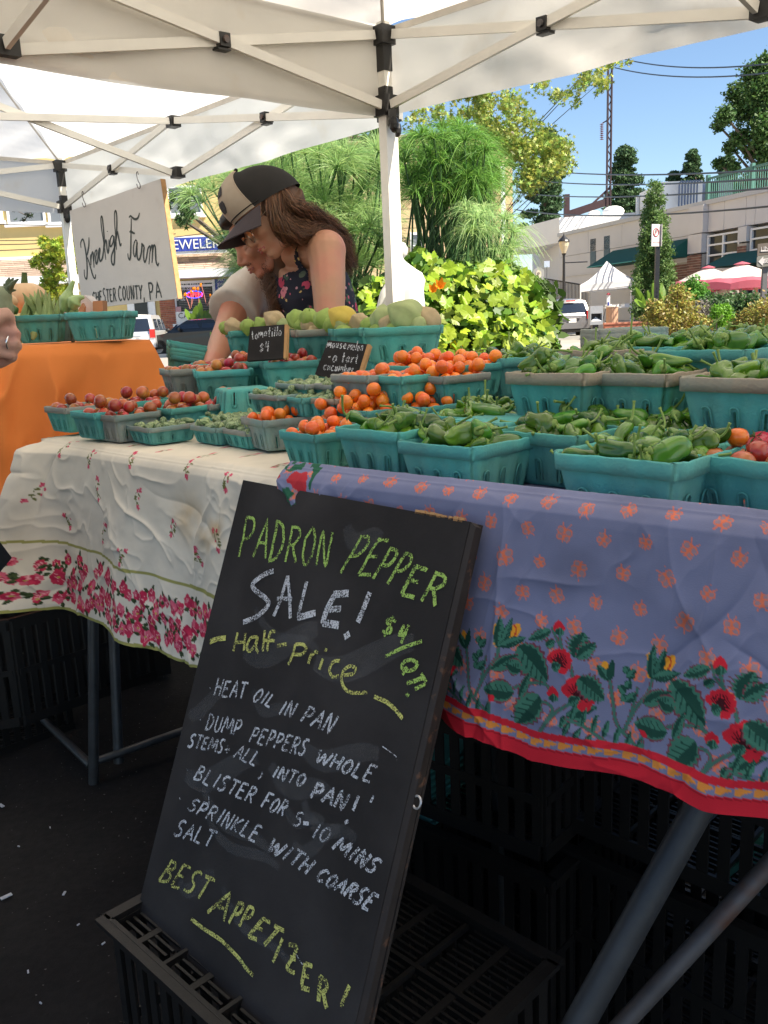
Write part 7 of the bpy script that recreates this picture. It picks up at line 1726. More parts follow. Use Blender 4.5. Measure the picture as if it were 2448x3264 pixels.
mb = MB(); mb.tube([A(8, 945, 2.5), A(24, 925, 2.5), A(38, 908, 2.5)], [.022, .014, .008], 8)
for k in range(6): a = rng.normal(size=3)*.012; mb.tube([A(24, 928, 2.5), A(32, 912, 2.5)+a*.6, A(42, 906, 2.5)+a*.9], [.009, .006, .002], 6)
mb.build('leafy_stalk', mat('dusty_leaf', (.10, .13, .07), var=.3), gg)
pb = thing('white_paper_bag', 'crumpled white paper with a brown cardboard piece behind the left baskets', 'paper bag', A(270, 960, 3.0)); rng = np.random.default_rng(6)
mb = MB(); pts = [A(x, y, 3.0) for x, y in ((228, 985), (232, 952), (250, 945), (270, 941), (280, 950), (300, 970), (308, 1000), (250, 1040), (225, 1040))]; mb.prism(pts, (0, .08, 0)); mb.build('white_paper', mat('thin_white_paper', (.7, .66, .64), transl=.3), pb)
MB().prism([A(x, y, 2.97) for x, y in ((295, 960), (327, 958), (328, 1000), (297, 1000))], (0, .05, 0)).build('brown_cardboard', mat('brown_cardboard', (.42, .22, .11)), pb)
MB().prism([A(x, y, 2.96) for x, y in ((248, 990), (262, 966), (268, 978), (266, 1000))], (0, .02, 0)).build('brown_tag', mat('brown_cardboard', (0, 0, 0)), pb)
# ================================================================== CHALKBOARDS
m_chalkb = mat('chalkboard_black', (.022, .0185, .0175), rough=.8, var=.2, scale=8, spec=.25, col2=(.042, .037, .035), c2scale=7, c2lo=.42, c2hi=.75, bump=.15, bscale=300)
m_edge = mat('dark_board_edge', (.022, .015, .012), rough=.7, var=.3, scale=40, col2=(.12, .055, .03), c2scale=60, c2lo=.6, c2hi=.7)
def chalk(name, col):
    m = bpy.data.materials.new(name); m.use_nodes = True; N = m.node_tree.nodes; L = m.node_tree.links; b = N['Principled BSDF']; b.inputs['Base Color'].default_value = (*col, 1); b.inputs['Roughness'].default_value = .95
    tc = N.new('ShaderNodeTexCoord'); n = N.new('ShaderNodeTexNoise'); n.inputs['Scale'].default_value = 620; n.inputs['Detail'].default_value = 3; L.new(tc.outputs['Object'], n.inputs['Vector'])
    mr = N.new('ShaderNodeMapRange'); mr.inputs[1].default_value = .42; mr.inputs[2].default_value = .55; mr.inputs[3].default_value = .06; mr.inputs[4].default_value = 1.0
    n2 = N.new('ShaderNodeTexNoise'); n2.inputs['Scale'].default_value = 55; L.new(tc.outputs['Object'], n2.inputs['Vector']); ad = N.new('ShaderNodeMath'); ad.operation = 'MULTIPLY_ADD'; ad.inputs[1].default_value = .45; ad.inputs[2].default_value = -.22; L.new(n2.outputs['Fac'], ad.inputs[0]); a2 = N.new('ShaderNodeMath'); L.new(ad.outputs[0], a2.inputs[0]); L.new(n.outputs['Fac'], a2.inputs[1]); L.new(a2.outputs[0], mr.inputs[0])
    t = N.new('ShaderNodeBsdfTransparent'); mx = N.new('ShaderNodeMixShader'); L.new(mr.outputs[0], mx.inputs[0]); L.new(t.outputs[0], mx.inputs[1]); L.new(b.outputs[0], mx.inputs[2]); L.new(mx.outputs[0], N['Material Output'].inputs[0]); return m
m_cw, m_cg, m_cy = chalk('white_chalk', (.62, .62, .64)), chalk('green_chalk', (.38, .56, .12)), chalk('yellow_chalk', (.62, .60, .16))
KB = 1.22; BC = [(775, 1530, 1.0), (1498, 1663, .7604978796), (1078, 3500, .7299824738), (436, 2909, .9694845941)]
bTL, bTR, bBR, bBL = [CAMP+ray(x, y)*d*KB for x, y, d in BC]
bn_ = nrm(np.cross(bTR-bTL, bBL-bTL)); bn_ = bn_ if bn_ @ (CAMP-bTL) > 0 else -bn_
cbd = thing('pepper_sale_chalkboard', 'large black chalkboard with the green and white pepper sale lettering, leaning on the table front', 'chalkboard', (bBL+bBR)/2)
e1_ = nrm(bTR-bTL); e2_ = nrm(bBL-bTL)
MB().prism([bTL, bTR, bBR, bBL], -bn_*.012).build('board_panel', m_chalkb, cbd)
w_ = np.linalg.norm(bTR-bTL); h_ = np.linalg.norm(bBL-bTL)
MB().prism([bTR+e1_*.0005-bn_*.001, bTR+e1_*.006-bn_*.004+e2_*.004, bBR+e1_*.007-bn_*.004, bBR+e1_*.0005-bn_*.001], -bn_*.010).build('side_edge', m_edge, cbd)
MB().prism([bTL-bn_*.0145+e1_*.02, bTR-bn_*.0145+e1_*.004, bBR-bn_*.0145+e1_*.010, bBL-bn_*.0145+e1_*.02], -bn_*.004).build('back_panel', m_edge, cbd)
mb = MB(); rng = np.random.default_rng(2)
for i in range(9): q = bTR-e1_*(.012+.008*i+rng.random()*.004)-e2_*.0004; mb.box(q-bn_*.002, (.004+.004*rng.random(), .004, .003+.003*rng.random()), np.array([e1_, bn_, e2_]))
mb.box(bBL-bn_*.002+e2_*.0+e1_*.002, (.006, .005, .012), np.array([e1_, bn_, e2_]))
mb.build('chipped_corner', m_ply, cbd)
def bp(x, y): return onplane(x, y, bTL, bn_)
ey = bp(1308, 2553)+e1_*.004; MB().tube([ey+e1_*.0055*math.cos(t)+e2_*.0065*math.sin(t)-bn_*.006 for t in np.linspace(0, 2*PI, 18)], .0013, 6).tube([ey-e1_*.013-bn_*.006, ey-e1_*.005-bn_*.006], .0012, 5).build('screw_eye', m_rim, cbd)
r3 = lambda x, y: bp(400+x*.6932, 1500+y*.6932); r4 = lambda x, y: bp(400+x*.6028, 2300+y*.6028)
WG, WW, WT = .0042, .0056, .0029
def lines(name, m, spec):
    mb = MB()
    for it in spec:
        if it[0] == 'w': _, fn, s, p0, p1, h0, h1, sl, w = it[:9]; word(mb, fn, bn_, s, p0, p1, h0, h1, sl, w, perp=it[9] if len(it) > 9 else None)
        else: _, fn, pts, w = it; q = smooth_path(pts, 8) if len(pts) > 2 else np.linspace(pts[0], pts[1], 8); stroke(mb, [fn(*p) for p in q], w, bn_)
    mb.build(name, m, cbd)
lines('green_chalk_heading', m_cg, [('w', r3, 'PADRON', (520, 395), (945, 445), 182, 150, .12, WG, (.08, -1)), 
    ('w', r3, 'PE', (985, 475), (1150, 492), 182, 160, .2, WG, (.32, -.95)), ('w', r3, 'PP', (1138, 492), (1270, 545), 160, 165, .2, WG, (.32, -.95)), ('w', r3, 'ER', (1268, 560), (1450, 625), 150, 175, .15, WG*1.15, (.3, -.95)),
    ])
lines('green_chalk_price', m_cg, [('w', r3, '$', (1175, 745), (1240, 770), 88, 88, .1, WG*.9, (.25, -.97)), ('w', r3, '4', (1240, 795), (1300, 790), 85, 85, .1, WG*.9, (.25, -.97)), ('l', r3, [(1198, 855), (1280, 815), (1367, 785)], WG),
    ('w', r3, 'Q', (1262, 880), (1290, 950), 75, 75, 0, WG, (.95, -.3)), ('w', r3, 'T', (1290, 960), (1318, 1010), 82, 82, 0, WG, (.95, -.35)), ('l', r3, [(1335, 1005), (1385, 982)], WG), ('l', r3, [(1296, 1025), (1306, 1038)], WG)])
lines('white_chalk_sale', m_cw, [('l', r3, [(685, 462), (640, 480), (590, 520), (600, 550), (650, 590), (660, 620), (610, 670), (545, 698)], WW*1.25), ('l', r3, [(685, 670), (715, 600), (750, 485)], WW), ('l', r3, [(750, 485), (758, 580), (762, 680)], WW), ('l', r3, [(700, 590), (770, 590)], WW),
    ('l', r3, [(838, 510), (815, 600), (795, 680)], WW), ('l', r3, [(795, 678), (840, 665), (878, 655)], WW*1.5), ('l', r3, [(960, 570), (1030, 565)], WW*1.6), ('l', r3, [(965, 575), (930, 640), (910, 705)], WW*1.5), ('l', r3, [(935, 640), (995, 636)], WW*1.4), ('l', r3, [(910, 700), (985, 712)], WW*1.7),
    ('l', r3, [(1127, 560), (1105, 620), (1072, 698)], WW*1.3), ('l', r3, [(1018, 745), (1026, 772)], WW*1.7)])
lines('yellow_chalk_half_price', m_cy, [('l', r3, [(392, 788), (425, 775), (465, 770)], WG*1.7), ('l', r3, [(520, 745), (500, 830)], WG), ('l', r3, [(555, 748), (548, 830)], WG), ('l', r3, [(510, 790), (555, 790)], WG), ('l', r3, [(610, 765), (580, 770), (562, 810), (575, 832), (600, 800), (612, 765), (605, 815), (615, 838)], WG), ('l', r3, [(645, 735), (635, 832)], WG),
    ('l', r3, [(692, 740), (670, 745), (660, 790), (655, 832)], WG), ('l', r3, [(640, 782), (690, 782)], WG), ('l', r3, [(702, 806), (745, 798)], WG*1.1), ('l', r3, [(785, 800), (772, 850), (752, 892)], WG), ('l', r3, [(785, 800), (820, 800), (835, 820), (815, 845), (775, 845)], WG),
    ('l', r3, [(858, 838), (845, 888)], WG), ('l', r3, [(850, 865), (875, 835), (890, 838)], WG), ('l', r3, [(912, 865), (895, 915)], WG), ('l', r3, [(928, 818), (924, 832)], WG), ('l', r3, [(990, 875), (960, 880), (943, 915), (955, 948), (985, 945)], WG),
    ('l', r3, [(1010, 940), (1050, 935), (1062, 910), (1035, 900), (1005, 925), (998, 965), (1015, 1005), (1050, 1022), (1115, 1020)], WG), ('l', r3, [(1148, 1040), (1205, 1065), (1245, 1100), (1278, 1140)], WG*1.15)])
lines('white_chalk_recipe', m_cw, [('w', r3, '.', (388, 1010), (400, 1010), 20, 20, 0, WT*1.3), ('w', r3, 'HEAT', (408, 1032), (556, 1055), 80, 72, .12, WT), ('w', r3, 'OIL', (582, 1058), (678, 1092), 64, 60, .25, WT), ('w', r3, 'IN', (702, 1115), (775, 1138), 68, 68, .2, WT), ('w', r3, 'PAN', (806, 1152), (950, 1212), 80, 92, .15, WT),
    ('w', r3, '.', (342, 1160), (356, 1162), 24, 24, 0, WT*1.3), ('w', r3, 'DUMP', (368, 1190), (532, 1225), 74, 72, .1, WT), ('w', r3, 'PEPPERS', (570, 1245), (832, 1315), 70, 76, .15, WT), ('w', r3, 'WHOLE', (872, 1335), (1140, 1440), 62, 78, .15, WT*1.15),
    ('l', r4, [(1318, 392), (1300, 428)], WT), ('w', r3, 'STEMS', (288, 1268), (452, 1300), 58, 60, .15, WT*1.1), ('w', r3, '+', (455, 1302), (490, 1308), 50, 50, 0, WT), ('w', r3, 'ALL', (500, 1315), (608, 1360), 68, 68, .15, WT), ('l', r4, [(730, 268), (722, 290), (706, 300)], WT),
    ('w', r4, 'INTO', (775, 288), (948, 350), 62, 72, .15, WT*1.1), ('w', r4, 'PAN', (978, 398), (1165, 470), 84, 92, .12, WT*1.4), ('l', r4, [(1238, 392), (1208, 470)], WT*1.4), ('l', r4, [(1172, 520), (1176, 540)], WT*2), 
    ('w', r4, '.', (322, 265), (336, 268), 26, 26, 0, WT*1.3), ('w', r4, 'BLISTER', (362, 302), (678, 436), 78, 84, .12, WT), ('w', r4, 'FOR', (718, 448), (842, 506), 76, 84, .12, WT), ('w', r4, '5', (885, 545), (940, 560), 76, 76, .1, WT), ('w', r4, '-', (935, 560), (980, 570), 60, 60, 0, WT*1.6), ('w', r4, '10', (985, 608), (1082, 645), 74, 78, .1, WT), ('w', r4, 'MINS', (1098, 672), (1325, 812), 72, 92, .15, WT*1.25),
    ('w', r4, '.', (282, 424), (298, 428), 34, 34, 0, WT*1.6), ('w', r4, 'SPRINKLE', (328, 462), (700, 642), 72, 92, .12, WT), ('w', r4, 'WITH', (750, 672), (972, 812), 76, 100, .12, WT*1.2), ('w', r4, 'COARSE', (1008, 828), (1300, 1005), 66, 104, .15, WT*1.25), ('w', r4, 'SALT', (255, 600), (465, 668), 86, 88, .12, WT*1.05)])
lines('yellow_chalk_appetizer', m_cy, [('w', r4, 'BEST', (180, 838), (430, 948), 124, 120, .12, WT*1.35), ('w', r4, 'A', (438, 1008), (545, 1060), 150, 150, .1, WT*1.5), ('w', r4, 'PP', (548, 1060), (655, 1100), 120, 115, .1, WT*1.4), ('w', r4, 'ET', (648, 1135), (780, 1200), 115, 125, .25, WT*1.6),
    ('w', r4, 'I', (765, 1262), (825, 1280), 130, 130, 0, WT*1.6, (.35, -.93)), ('w', r4, 'Z', (850, 1310), (920, 1345), 140, 140, 0, WT*1.7, (.1, -1)), ('w', r4, 'E', (930, 1405), (995, 1430), 125, 125, 0, WT*1.7, (.15, -1)), ('w', r4, 'R', (1018, 1480), (1085, 1530), 130, 130, 0, WT*1.7, (.08, -1)), ('l', r4, [(1190, 1395), (1170, 1440), (1146, 1508)], WT*1.7)])
lines('yellow_chalk_underline', m_cy, [('l', r4, [(352, 1042), (420, 1095), (510, 1155), (600, 1245), (640, 1300), (680, 1340)], WT*1.7)])
lines('faint_chalk_scratch', m_cw, [('l', r3, [(1186, 1268), (1230, 1300), (1250, 1318), (1252, 1338)], .0011), ('l', r4, [(445, 395), (447, 440)], .0009), ('l', r4, [(905, 1225), (945, 1290)], .0012)])
m_dust = mat('chalk_dust', (.5, .5, .5), rough=1, var=.3, scale=40, alpha=.045)
mb = MB(); rng = np.random.default_rng(12)
for i in range(16):
    u, v = rng.uniform(.08, .8)*w_, rng.uniform(.05, .9)*h_; a = rng.uniform(-.5, .3); L_ = rng.uniform(.05, .16); c = bTL+e1_*u+e2_*v
    q = [c+e1_*L_*(t-.5)*math.cos(a)+e2_*(L_*(t-.5)*math.sin(a)+.012*math.sin(5*t)) for t in np.linspace(0, 1, 9) if 0 < u+L_*(t-.5) < w_-.01]
    if len(q) > 3: stroke(mb, q, rng.uniform(.012, .035), bn_, True, off=.0006+.00003*i)
mb.build('chalk_smears', m_dust, cbd, kind='stuff')
def small_board(label, name, C4, D, spec):
    tl = A(*C4[0], D); n = nrm((-.25, -.95, .35)); 
    P = [onplane(x, y, tl, n) for x, y in C4]; t = thing(name, label, 'chalkboard', (P[2]+P[3])/2)
    MB().prism(P, -n*.010).build('board_panel', m_chalkb, t); e = nrm(P[1]-P[0]); MB().prism([P[1]+e*.0004, P[1]+e*.0065-n*.001, P[2]+e*.0065-n*.001, P[2]+e*.0004], -n*.014).build('wood_edge', m_ply, t)
    mb = MB(); fn = lambda x, y: onplane(700+x*.3014, 1030+y*.3014, tl, n)
    for s, p0, p1, h0, h1, sl, w in spec: word(mb, fn, n, s, p0, p1, h0, h1, sl, w, off=.0008)
    mb.build('chalk_lettering', m_cw, t); return t
small_board('small chalkboard pricing tomatillos at four dollars among the raised baskets', 'tomatillo_chalkboard', [(797, 1042), (907, 1034), (903, 1142), (787, 1150)], 2.0,
    [('to', (340, 180), (420, 160), 85, 85, .2, .0022), ('m', (412, 160), (470, 155), 90, 90, .1, .0022), ('atillo', (468, 150), (665, 130), 95, 90, .2, .0022), ('$', (420, 300), (475, 300), 80, 80, .1, .0026), ('4', (478, 300), (540, 295), 105, 105, .1, .0026)])
small_board('small chalkboard describing the mouse melon as a tart cucumber, tilted', 'mouse_melon_chalkboard', [(1046, 1084), (1170, 1097), (1132, 1222), (1004, 1192)], 1.72,
    [('mouse', (1130, 258), (1345, 270), 85, 80, .15, .0021), ('melon', (1352, 278), (1518, 296), 85, 85, .15, .0021), ('-', (1150, 385), (1185, 385), 60, 60, 0, .0024), ('a', (1190, 410), (1255, 412), 95, 95, .1, .0024), ('tart', (1285, 420), (1470, 430), 100, 95, .15, .0024), ('cucumber', (1095, 490), (1420, 530), 85, 80, .15, .0023)])

# ================================================================== CRATES
def crate(label, c, e, n, L, Wd, H, seed, top='open', z=0.0, cells=(4, 3), tags=True):
    t = thing('produce_crate', label, 'crate', at_z(c, z), 'black produce crates under the tables'); e = nrm([*e[:2], 0]); n = nrm([*n[:2], 0]); rot = np.array([e, n, (0, 0, 1)]); c = at_z(c, 0)
    def bx(mb, x, y, zz, sx, sy, sz): mb.box(c+e*x+n*y+np.array([0, 0, z+zz]), (sx, sy, sz), rot)
    mb = MB()
    for s in (-1, 1):
        bx(mb, 0, s*(Wd/2-.003), H-.016, L-.02, .006, .032); bx(mb, s*(L/2-.003), 0, H-.016, .006, Wd-.012, .032)
        bx(mb, 0, s*(Wd/2-.003), .012, L-.02, .006, .024); bx(mb, s*(L/2-.003), 0, .012, .006, Wd-.012, .024)
        bx(mb, 0, s*(Wd/2+.004), H-.004, L+.02, .016, .007); bx(mb, s*(L/2+.004), 0, H-.004, .016, Wd, .007)
    mb.build('side_rims', m_black_pl, t, kind='stuff')
    mb = MB(); k = int(L/.028)
    for s in (-1, 1):
        for i in range(k): bx(mb, -L/2+L*(i+.5)/k, s*(Wd/2-.004), H/2-.004, .016, .004, H-.056)
        for i in range(int(Wd/.028)): bx(mb, s*(L/2-.004), -Wd/2+Wd*(i+.5)/int(Wd/.028), H/2-.004, .004, .016, H-.056)
        bx(mb, 0, s*(Wd/2-.002), H*.5, L-.02, .004, .014); bx(mb, s*(L/2-.002), 0, H*.5, .004, Wd-.02, .014)
    mb.build('side_slats', m_black_pl, t, kind='stuff')
    zt = H-.012 if top == 'grid' else .006; mb = MB()
    for i in range(cells[0]+1): bx(mb, -L/2+L*i/cells[0]*.98+.01*L, 0, zt, .006, Wd-.02, .008)
    for j in range(cells[1]+1): bx(mb, 0, -Wd/2+Wd*j/cells[1]*.98+.01*Wd, zt+.0005, L-.02, .006, .008)
    mb.build('grid_ribs', m_black_pl, t)
    mb = MB()
    for i in range(cells[0]):
        for j in range(cells[1]):
            for q in range(9):
                w_ = L/cells[0]*.36
                for s in (-1, 1): bx(mb, -L/2+L*(i+.5+s*.23)/cells[0], -Wd/2+Wd*(j+(q+1)/10)/cells[1], zt-.001, w_, .0035, .004)
            bx(mb, -L/2+L*(i+.5)/cells[0], -Wd/2+Wd*(j+.5)/cells[1], zt-.001, .010, Wd/cells[1]-.006, .004)
    mb.build('floor_slats', m_black_pl, t, kind='stuff'); return t
ZC = .325
cL, cR, cB = onz(340, 2925, ZC), onz(1764, 3050, ZC), onz(1268, 2794, ZC)
e45 = np.array([.7071, -.7071, 0]); n45 = np.array([.7071, .7071, 0])
crate('flat topped black crate lying upturned on the asphalt with the chalkboard standing on it', cL+e45*.24+n45*.161, e45, n45, .479, .322, ZC, 1, 'grid', cells=(4, 3))
P_ = lambda x, y, z: onz(x, y, z)
crate('tall black crate under the blue cloth with torn white label on its end', P_(1500, 2560, .3)+np.array([.0, .16, 0]), BD, BN, .60, .40, .29, 2, z=0.0)
crate('black crate stacked on the labelled crate close under the blue cloth', P_(1500, 2560, .3)+np.array([-.01, .17, 0]), nrm(BD+[.03, .02, 0]), BN, .60, .40, .19, 3, z=.30)
crate('black crate behind the dark table leg at the right', P_(2230, 2700, .25)+np.array([.12, .25, 0]), BD, BN, .58, .38, .28, 4)
crate('open black crate at the left edge with a pale dirty rim', P_(120, 2000, .42)+np.array([-.18, .15, 0]), nrm(WD+[.0, .9, 0]), WN, .45, .38, .28, 5, z=.14)
crate('low black crate at the left edge with torn stickers', P_(60, 2130, .24)+np.array([-.3, .05, 0]), nrm(WD+[.3, .5, 0]), WN, .5, .38, .22, 6)
crate('black crate far under the white table beside the steel legs', W0+WD*.62-WN*.45, WD, WN, .58, .38, .30, 7)
crate('second black crate far under the white table stacked on the other', W0+WD*.60-WN*.47, WD, WN, .58, .38, .26, 8, z=.31)
crate('black crate under the tables behind the chalkboard', W0+WD*1.22-WN*.40, WD, WN, .58, .38, .30, 9)
crate('upper black crate under the tables behind the chalkboard', W0+WD*1.24-WN*.42, WD, WN, .58, .38, .26, 10, z=.31)
crate('rear black crate under the left end of the white table', W0+WD*.1-WN*.60, WD, WN, .5, .36, .36, 12)
m_sticker = mat('torn_white_label', (.6, .6, .62), rough=.8, var=.2, scale=60)
def sticker(label, pts, p0, n):
    mb = MB(); mb.prism([onplane(x, y, p0, n) for x, y in pts], -np.asarray(n)*.0006); tag(mb.build('torn_label', m_sticker), label, 'label')
q0 = onz(1950, 2900, .15)
st_n = nrm(np.array([BD[0], BD[1], 0])*-.0+np.array([-BN[0], -BN[1], 0])*-1)
# under-table teal flats
tf = thing('teal_flat', 'bundle of flat teal pulp trays standing in the crate beside the chalkboard', 'tray', onz(1370, 2420, .45))
mb = MB(); c = A(1362, 2390, 1.35)
for i in range(9): mb.box(c+BD*(.0)+np.array([0, .0, -.012*i]), (.10, .12, .006), np.array([BD, BN, (0, 0, 1)]))
mb.build('stacked_trays', m_teal, tf)
tg_ = thing('teal_basket_stack', 'teal pulp basket standing upside down low at the right edge', 'basket', A(2440, 2700, 1.0))
place(mesh_variant(QT[0][0], m_teal), 'body', Matrix.Rotation(R(40), 4, 'Z') @ Matrix.Rotation(PI, 4, 'X') @ Matrix.Scale(1.0, 4), tg_); place(mesh_variant(QT[0][1], m_teal), 'rim', Matrix.Rotation(R(40), 4, 'Z') @ Matrix.Rotation(PI, 4, 'X') @ Matrix.Scale(1.3, 4), tg_)
tg_.location = tuple(A(2560, 2660, 1.15))
# litter: scraps on the asphalt
rng = np.random.default_rng(44); mb = MB()
for (x, y, s) in ((20, 2860, .012), (205, 2850, .006), (5, 2570, .01), (60, 2700, .003), (330, 3010, .004), (90, 3100, .004), (250, 2950, .003), (160, 2640, .003), (1990, 3020, .005), (1750, 3080, .005), (2330, 3000, .006), (2100, 3160, .004), (130, 3200, .003), (430, 2890, .004)):
    c = gz(x, y, .008); a = rng.random()*6; mb.box(c+[0, 0, .002], (s*1.8, s*.7, .002), np.array([[math.cos(a), math.sin(a), 0], [-math.sin(a), math.cos(a), 0], [0, 0, 1]]))
tag(mb.build('paper_scraps', m_sticker), kind='stuff')
V = []; n = 3200
c = np.array([[rng.uniform(-1.6, 1.6), rng.uniform(.6, 2.6), .006] for _ in range(n)]); Vv_, Ff_ = leaf_cloud(c, .0036, QUADL, rng, 3, .6); quads('asphalt_grit', Vv_, Ff_, mat('grit', (.10, .09, .08), island=.5), kind='stuff')
# ================================================================== PEOPLE
def frame(f, u):
    f = nrm(f); u = nrm(np.asarray(u, float)-f*(np.asarray(u, float)@f)); s = np.cross(f, u); return f, s, u
def head_blobs(mb, c, f, s, u, k=1.0, male=False, mouth=.0):
    c = np.asarray(c, float); Rm = np.array([f, s, u])
    P = lambda a, b, d: c+k*(a*f+b*s+d*u)
    B = lambda a, b, d, r, n=16, m=12: mb.ball(P(a, b, d), np.array(r)*k, n, m, Rm)
    B(-.012, 0, .012, (.098, .076, .092), 24, 18); B(.030, 0, -.035, (.062, .060, .085), 24, 18)
    B(.045, 0, -.075, (.042, .048, .045)); B(.066, 0, -.108, (.026, .026 if not male else .032, .018))
    mb.tube([P(-.02, -.052, -.05), P(.0, -.056, -.085), P(.045, -.038, -.108), P(.072, 0, -.116), P(.045, .038, -.108), P(.0, .056, -.085), P(-.02, .052, -.05)], [.016*k]*7, 10)
    B(.073, 0, .004, (.020, .052, .012)); B(.060, -.034, -.045, (.025, .022, .022)); B(.060, .034, -.045, (.025, .022, .022))
    mb.tube([P(.086, 0, -.008), P(.097, 0, -.030), P(.113, 0, -.050)], [.0075*k, .0085*k, .0105*k], 10)
    B(.104, 0, -.054, (.013, .011, .0085), 10, 8); B(.094, -.013, -.056, (.010, .0075, .007), 8, 6); B(.094, .013, -.056, (.010, .0075, .007), 8, 6)
    B(.091, 0, -.077, (.009, .021, .0045), 12, 8); B(.090, 0, -.0865-mouth, (.010, .018, .0055), 12, 8); B(.083, 0, -.070, (.012, .024, .010), 12, 8)
    for q in (-1, 1):
        B(-.012, q*.077, -.028, (.020, .008, .031), 12, 10); B(-.006, q*.080, -.040, (.012, .007, .010), 8, 6)
    return P
def face_parts(t, P, Rm, k, lip, iris_down=True, side=(-1, 1)):
    m_lid = mat('eyelid_skin', (.40, .20, .13), rough=.5); m_lash = mat('lash_dark', (.02, .012, .01)); m_eye = mat('eye_white', (.55, .52, .5), rough=.15)
    for q in side:
        e = MB().ball(P(.066, q*.032, -.026), np.array((.0125, .0135, .0125))*k, 14, 10, Rm).build('eye', m_eye, t, smooth=True)
        MB().ball(P(.0675, q*.032, -.0245), np.array((.0128, .0142, .0128))*k, 14, 10, Rm).build('eyelid', m_lid, t, smooth=True)
        MB().tube([P(.0755, q*.020, -.0335), P(.0805, q*.030, -.0350), P(.0745, q*.044, -.0335)], .0012*k, 5).build('eyelashes', m_lash, t)
        MB().tube([P(.088, q*.014, -.002), P(.090, q*.028, .004), P(.080, q*.047, .001)], [.0022*k, .0028*k, .0012*k], 6).build('eyebrow', m_lash, t)
    m_lip = mat(lip[0], lip[1], rough=.45)
    MB().tube([P(.086, -.021, -.0800), P(.0985, -.008, -.0775), P(.1, 0, -.0785), P(.0985, .008, -.0775), P(.086, .021, -.0800)], [.0015*k, .0035*k, .003*k, .0035*k, .0015*k], 8).build('upper_lip', m_lip, t, smooth=True)
    MB().tube([P(.086, -.019, -.083), P(.098, 0, -.0875), P(.086, .019, -.083)], [.002*k, .0048*k, .002*k], 8).build('lower_lip', m_lip, t, smooth=True)
def limb(mb, pts, rr, n=14, sq=1.0): q = smooth_path(pts, 5) if len(pts) > 2 else np.array(pts, float); mb.tube(q, np.interp(np.linspace(0, 1, len(q)), np.linspace(0, 1, len(rr)), rr), n, sq=sq)
def hand_blobs(mb, w, d, palm_n, k=1.0, curl=.6):
    d = nrm(d); palm_n = nrm(palm_n-d*(palm_n@d)); s = np.cross(d, palm_n); Rm = np.array([d, s, palm_n]); w = np.asarray(w, float)
    mb.ball(w+d*.045*k, (.05*k, .040*k, .015*k), 14, 10, Rm)
    for i, (o, L) in enumerate(((-.028, .068), (-.010, .076), (.009, .072), (.026, .058))):
        b = w+d*.078*k+s*o*k; p1 = b+(d*math.cos(curl*.5)+palm_n*math.sin(curl*.5))*L*.45*k; p2 = p1+(d*math.cos(curl*1.3)+palm_n*math.sin(curl*1.3))*L*.32*k; p3 = p2+(d*math.cos(curl*2)+palm_n*math.sin(curl*2))*L*.25*k
        mb.tube([b-d*.02*k, b, p1, p2, p3], [.0095*k, .0092*k, .0085*k, .0078*k, .006*k], 8)
    b = w+d*.02*k-s*.03*k; mb.tube([b, b+d*.03*k-s*.02*k+palm_n*.012*k, b+d*.058*k-s*.024*k+palm_n*.02*k], [.012*k, .0105*k, .0075*k], 8)
def torso_rings(pts, rad, e_w, n=28, grow=0.0, wob=0.0, seed=0):
    """elliptical rings: pts centres, rad (across, deep), e_w the shoulder axis"""
    P_ = np.array(pts, float); t = np.gradient(P_, axis=0); out = []
    for i, p in enumerate(P_):
        ax = nrm(t[i]); w = nrm(e_w-ax*(e_w@ax)); d = np.cross(ax, w); ring = []
        for k in range(n):
            a = 2*PI*k/n; wb = 1+wob*math.sin(5*a+i*.7+seed)+wob*.6*math.sin(9*a+seed*2-i*.5)
            ring.append(p+w*math.cos(a)*(rad[i][0]+grow)*wb+d*math.sin(a)*(rad[i][1]+grow)*wb)
        out.append(ring)
    return np.array(out)
def interp_rings(pts, rad, m=26):
    q = np.array(pts, float); t0 = np.linspace(0, 1, len(q)); t1 = np.linspace(0, 1, m)
    sp = smooth_path(q, 12); ts = np.linspace(0, 1, len(sp)); P_ = np.stack([np.interp(t1, ts, sp[:, j]) for j in range(3)], 1); r = np.array(rad); return P_, np.stack([np.interp(t1, t0, r[:, j]) for j in range(2)], 1)
def addrings(mb, G): mb.grid(G, closed=True); n = G.shape[1]; mb.add(G[0], [tuple(range(n))[::-1]]); mb.add(G[-1], [tuple(range(n))])
def capm(name, base, top, **kw): return mat(name, base, **kw)

# ---------------- woman
m_skw = mat('woman_skin', (.52, .27, .165), rough=.5, var=.05, scale=25, col2=(.56, .24, .16), c2scale=9, bump=.1, bscale=400, spec=.4)
wo = thing('person', 'woman in a black and tan cap, glasses and floral tank dress bending over the stall', 'person', at_z(A(1000, 1000, 2.9), 0))
fw, sw_, uw = frame((-.70, -.34, -.62), (-.60, -.05, .80)); sw_ = sw_ if sw_[1] < 0 else -sw_
Hc = A(842, 662, 2.75); kw_ = 1.03; mb = MB(); PW = head_blobs(mb, Hc, fw, sw_, uw, kw_)
NBw = A(948, 798, 2.86); S1 = A(1040, 797, 2.74); S2 = A(955, 845, 3.02); PEL = A(1045, 1290, 3.0); CH = A(985, 905, 2.90)
ewx = nrm(S1-S2)
mb.tube([Hc-uw*.05-fw*.015, PW(-.035, 0, -.10), NBw], [.050, .047, .056], 16)
Pq, rq = interp_rings([PEL, A(1040, 1120, 2.96), A(1020, 1000, 2.92), CH, A(962, 835, 2.87)], [(.165, .125), (.135, .105), (.145, .112), (.155, .112), (.10, .07)]); addrings(mb, torso_rings(Pq, rq, ewx))
mb.ball(S1, .060, 16, 12); mb.ball(S2, .058, 16, 12); mb.tube([S1, NBw, S2], [.052, .060, .052], 14)
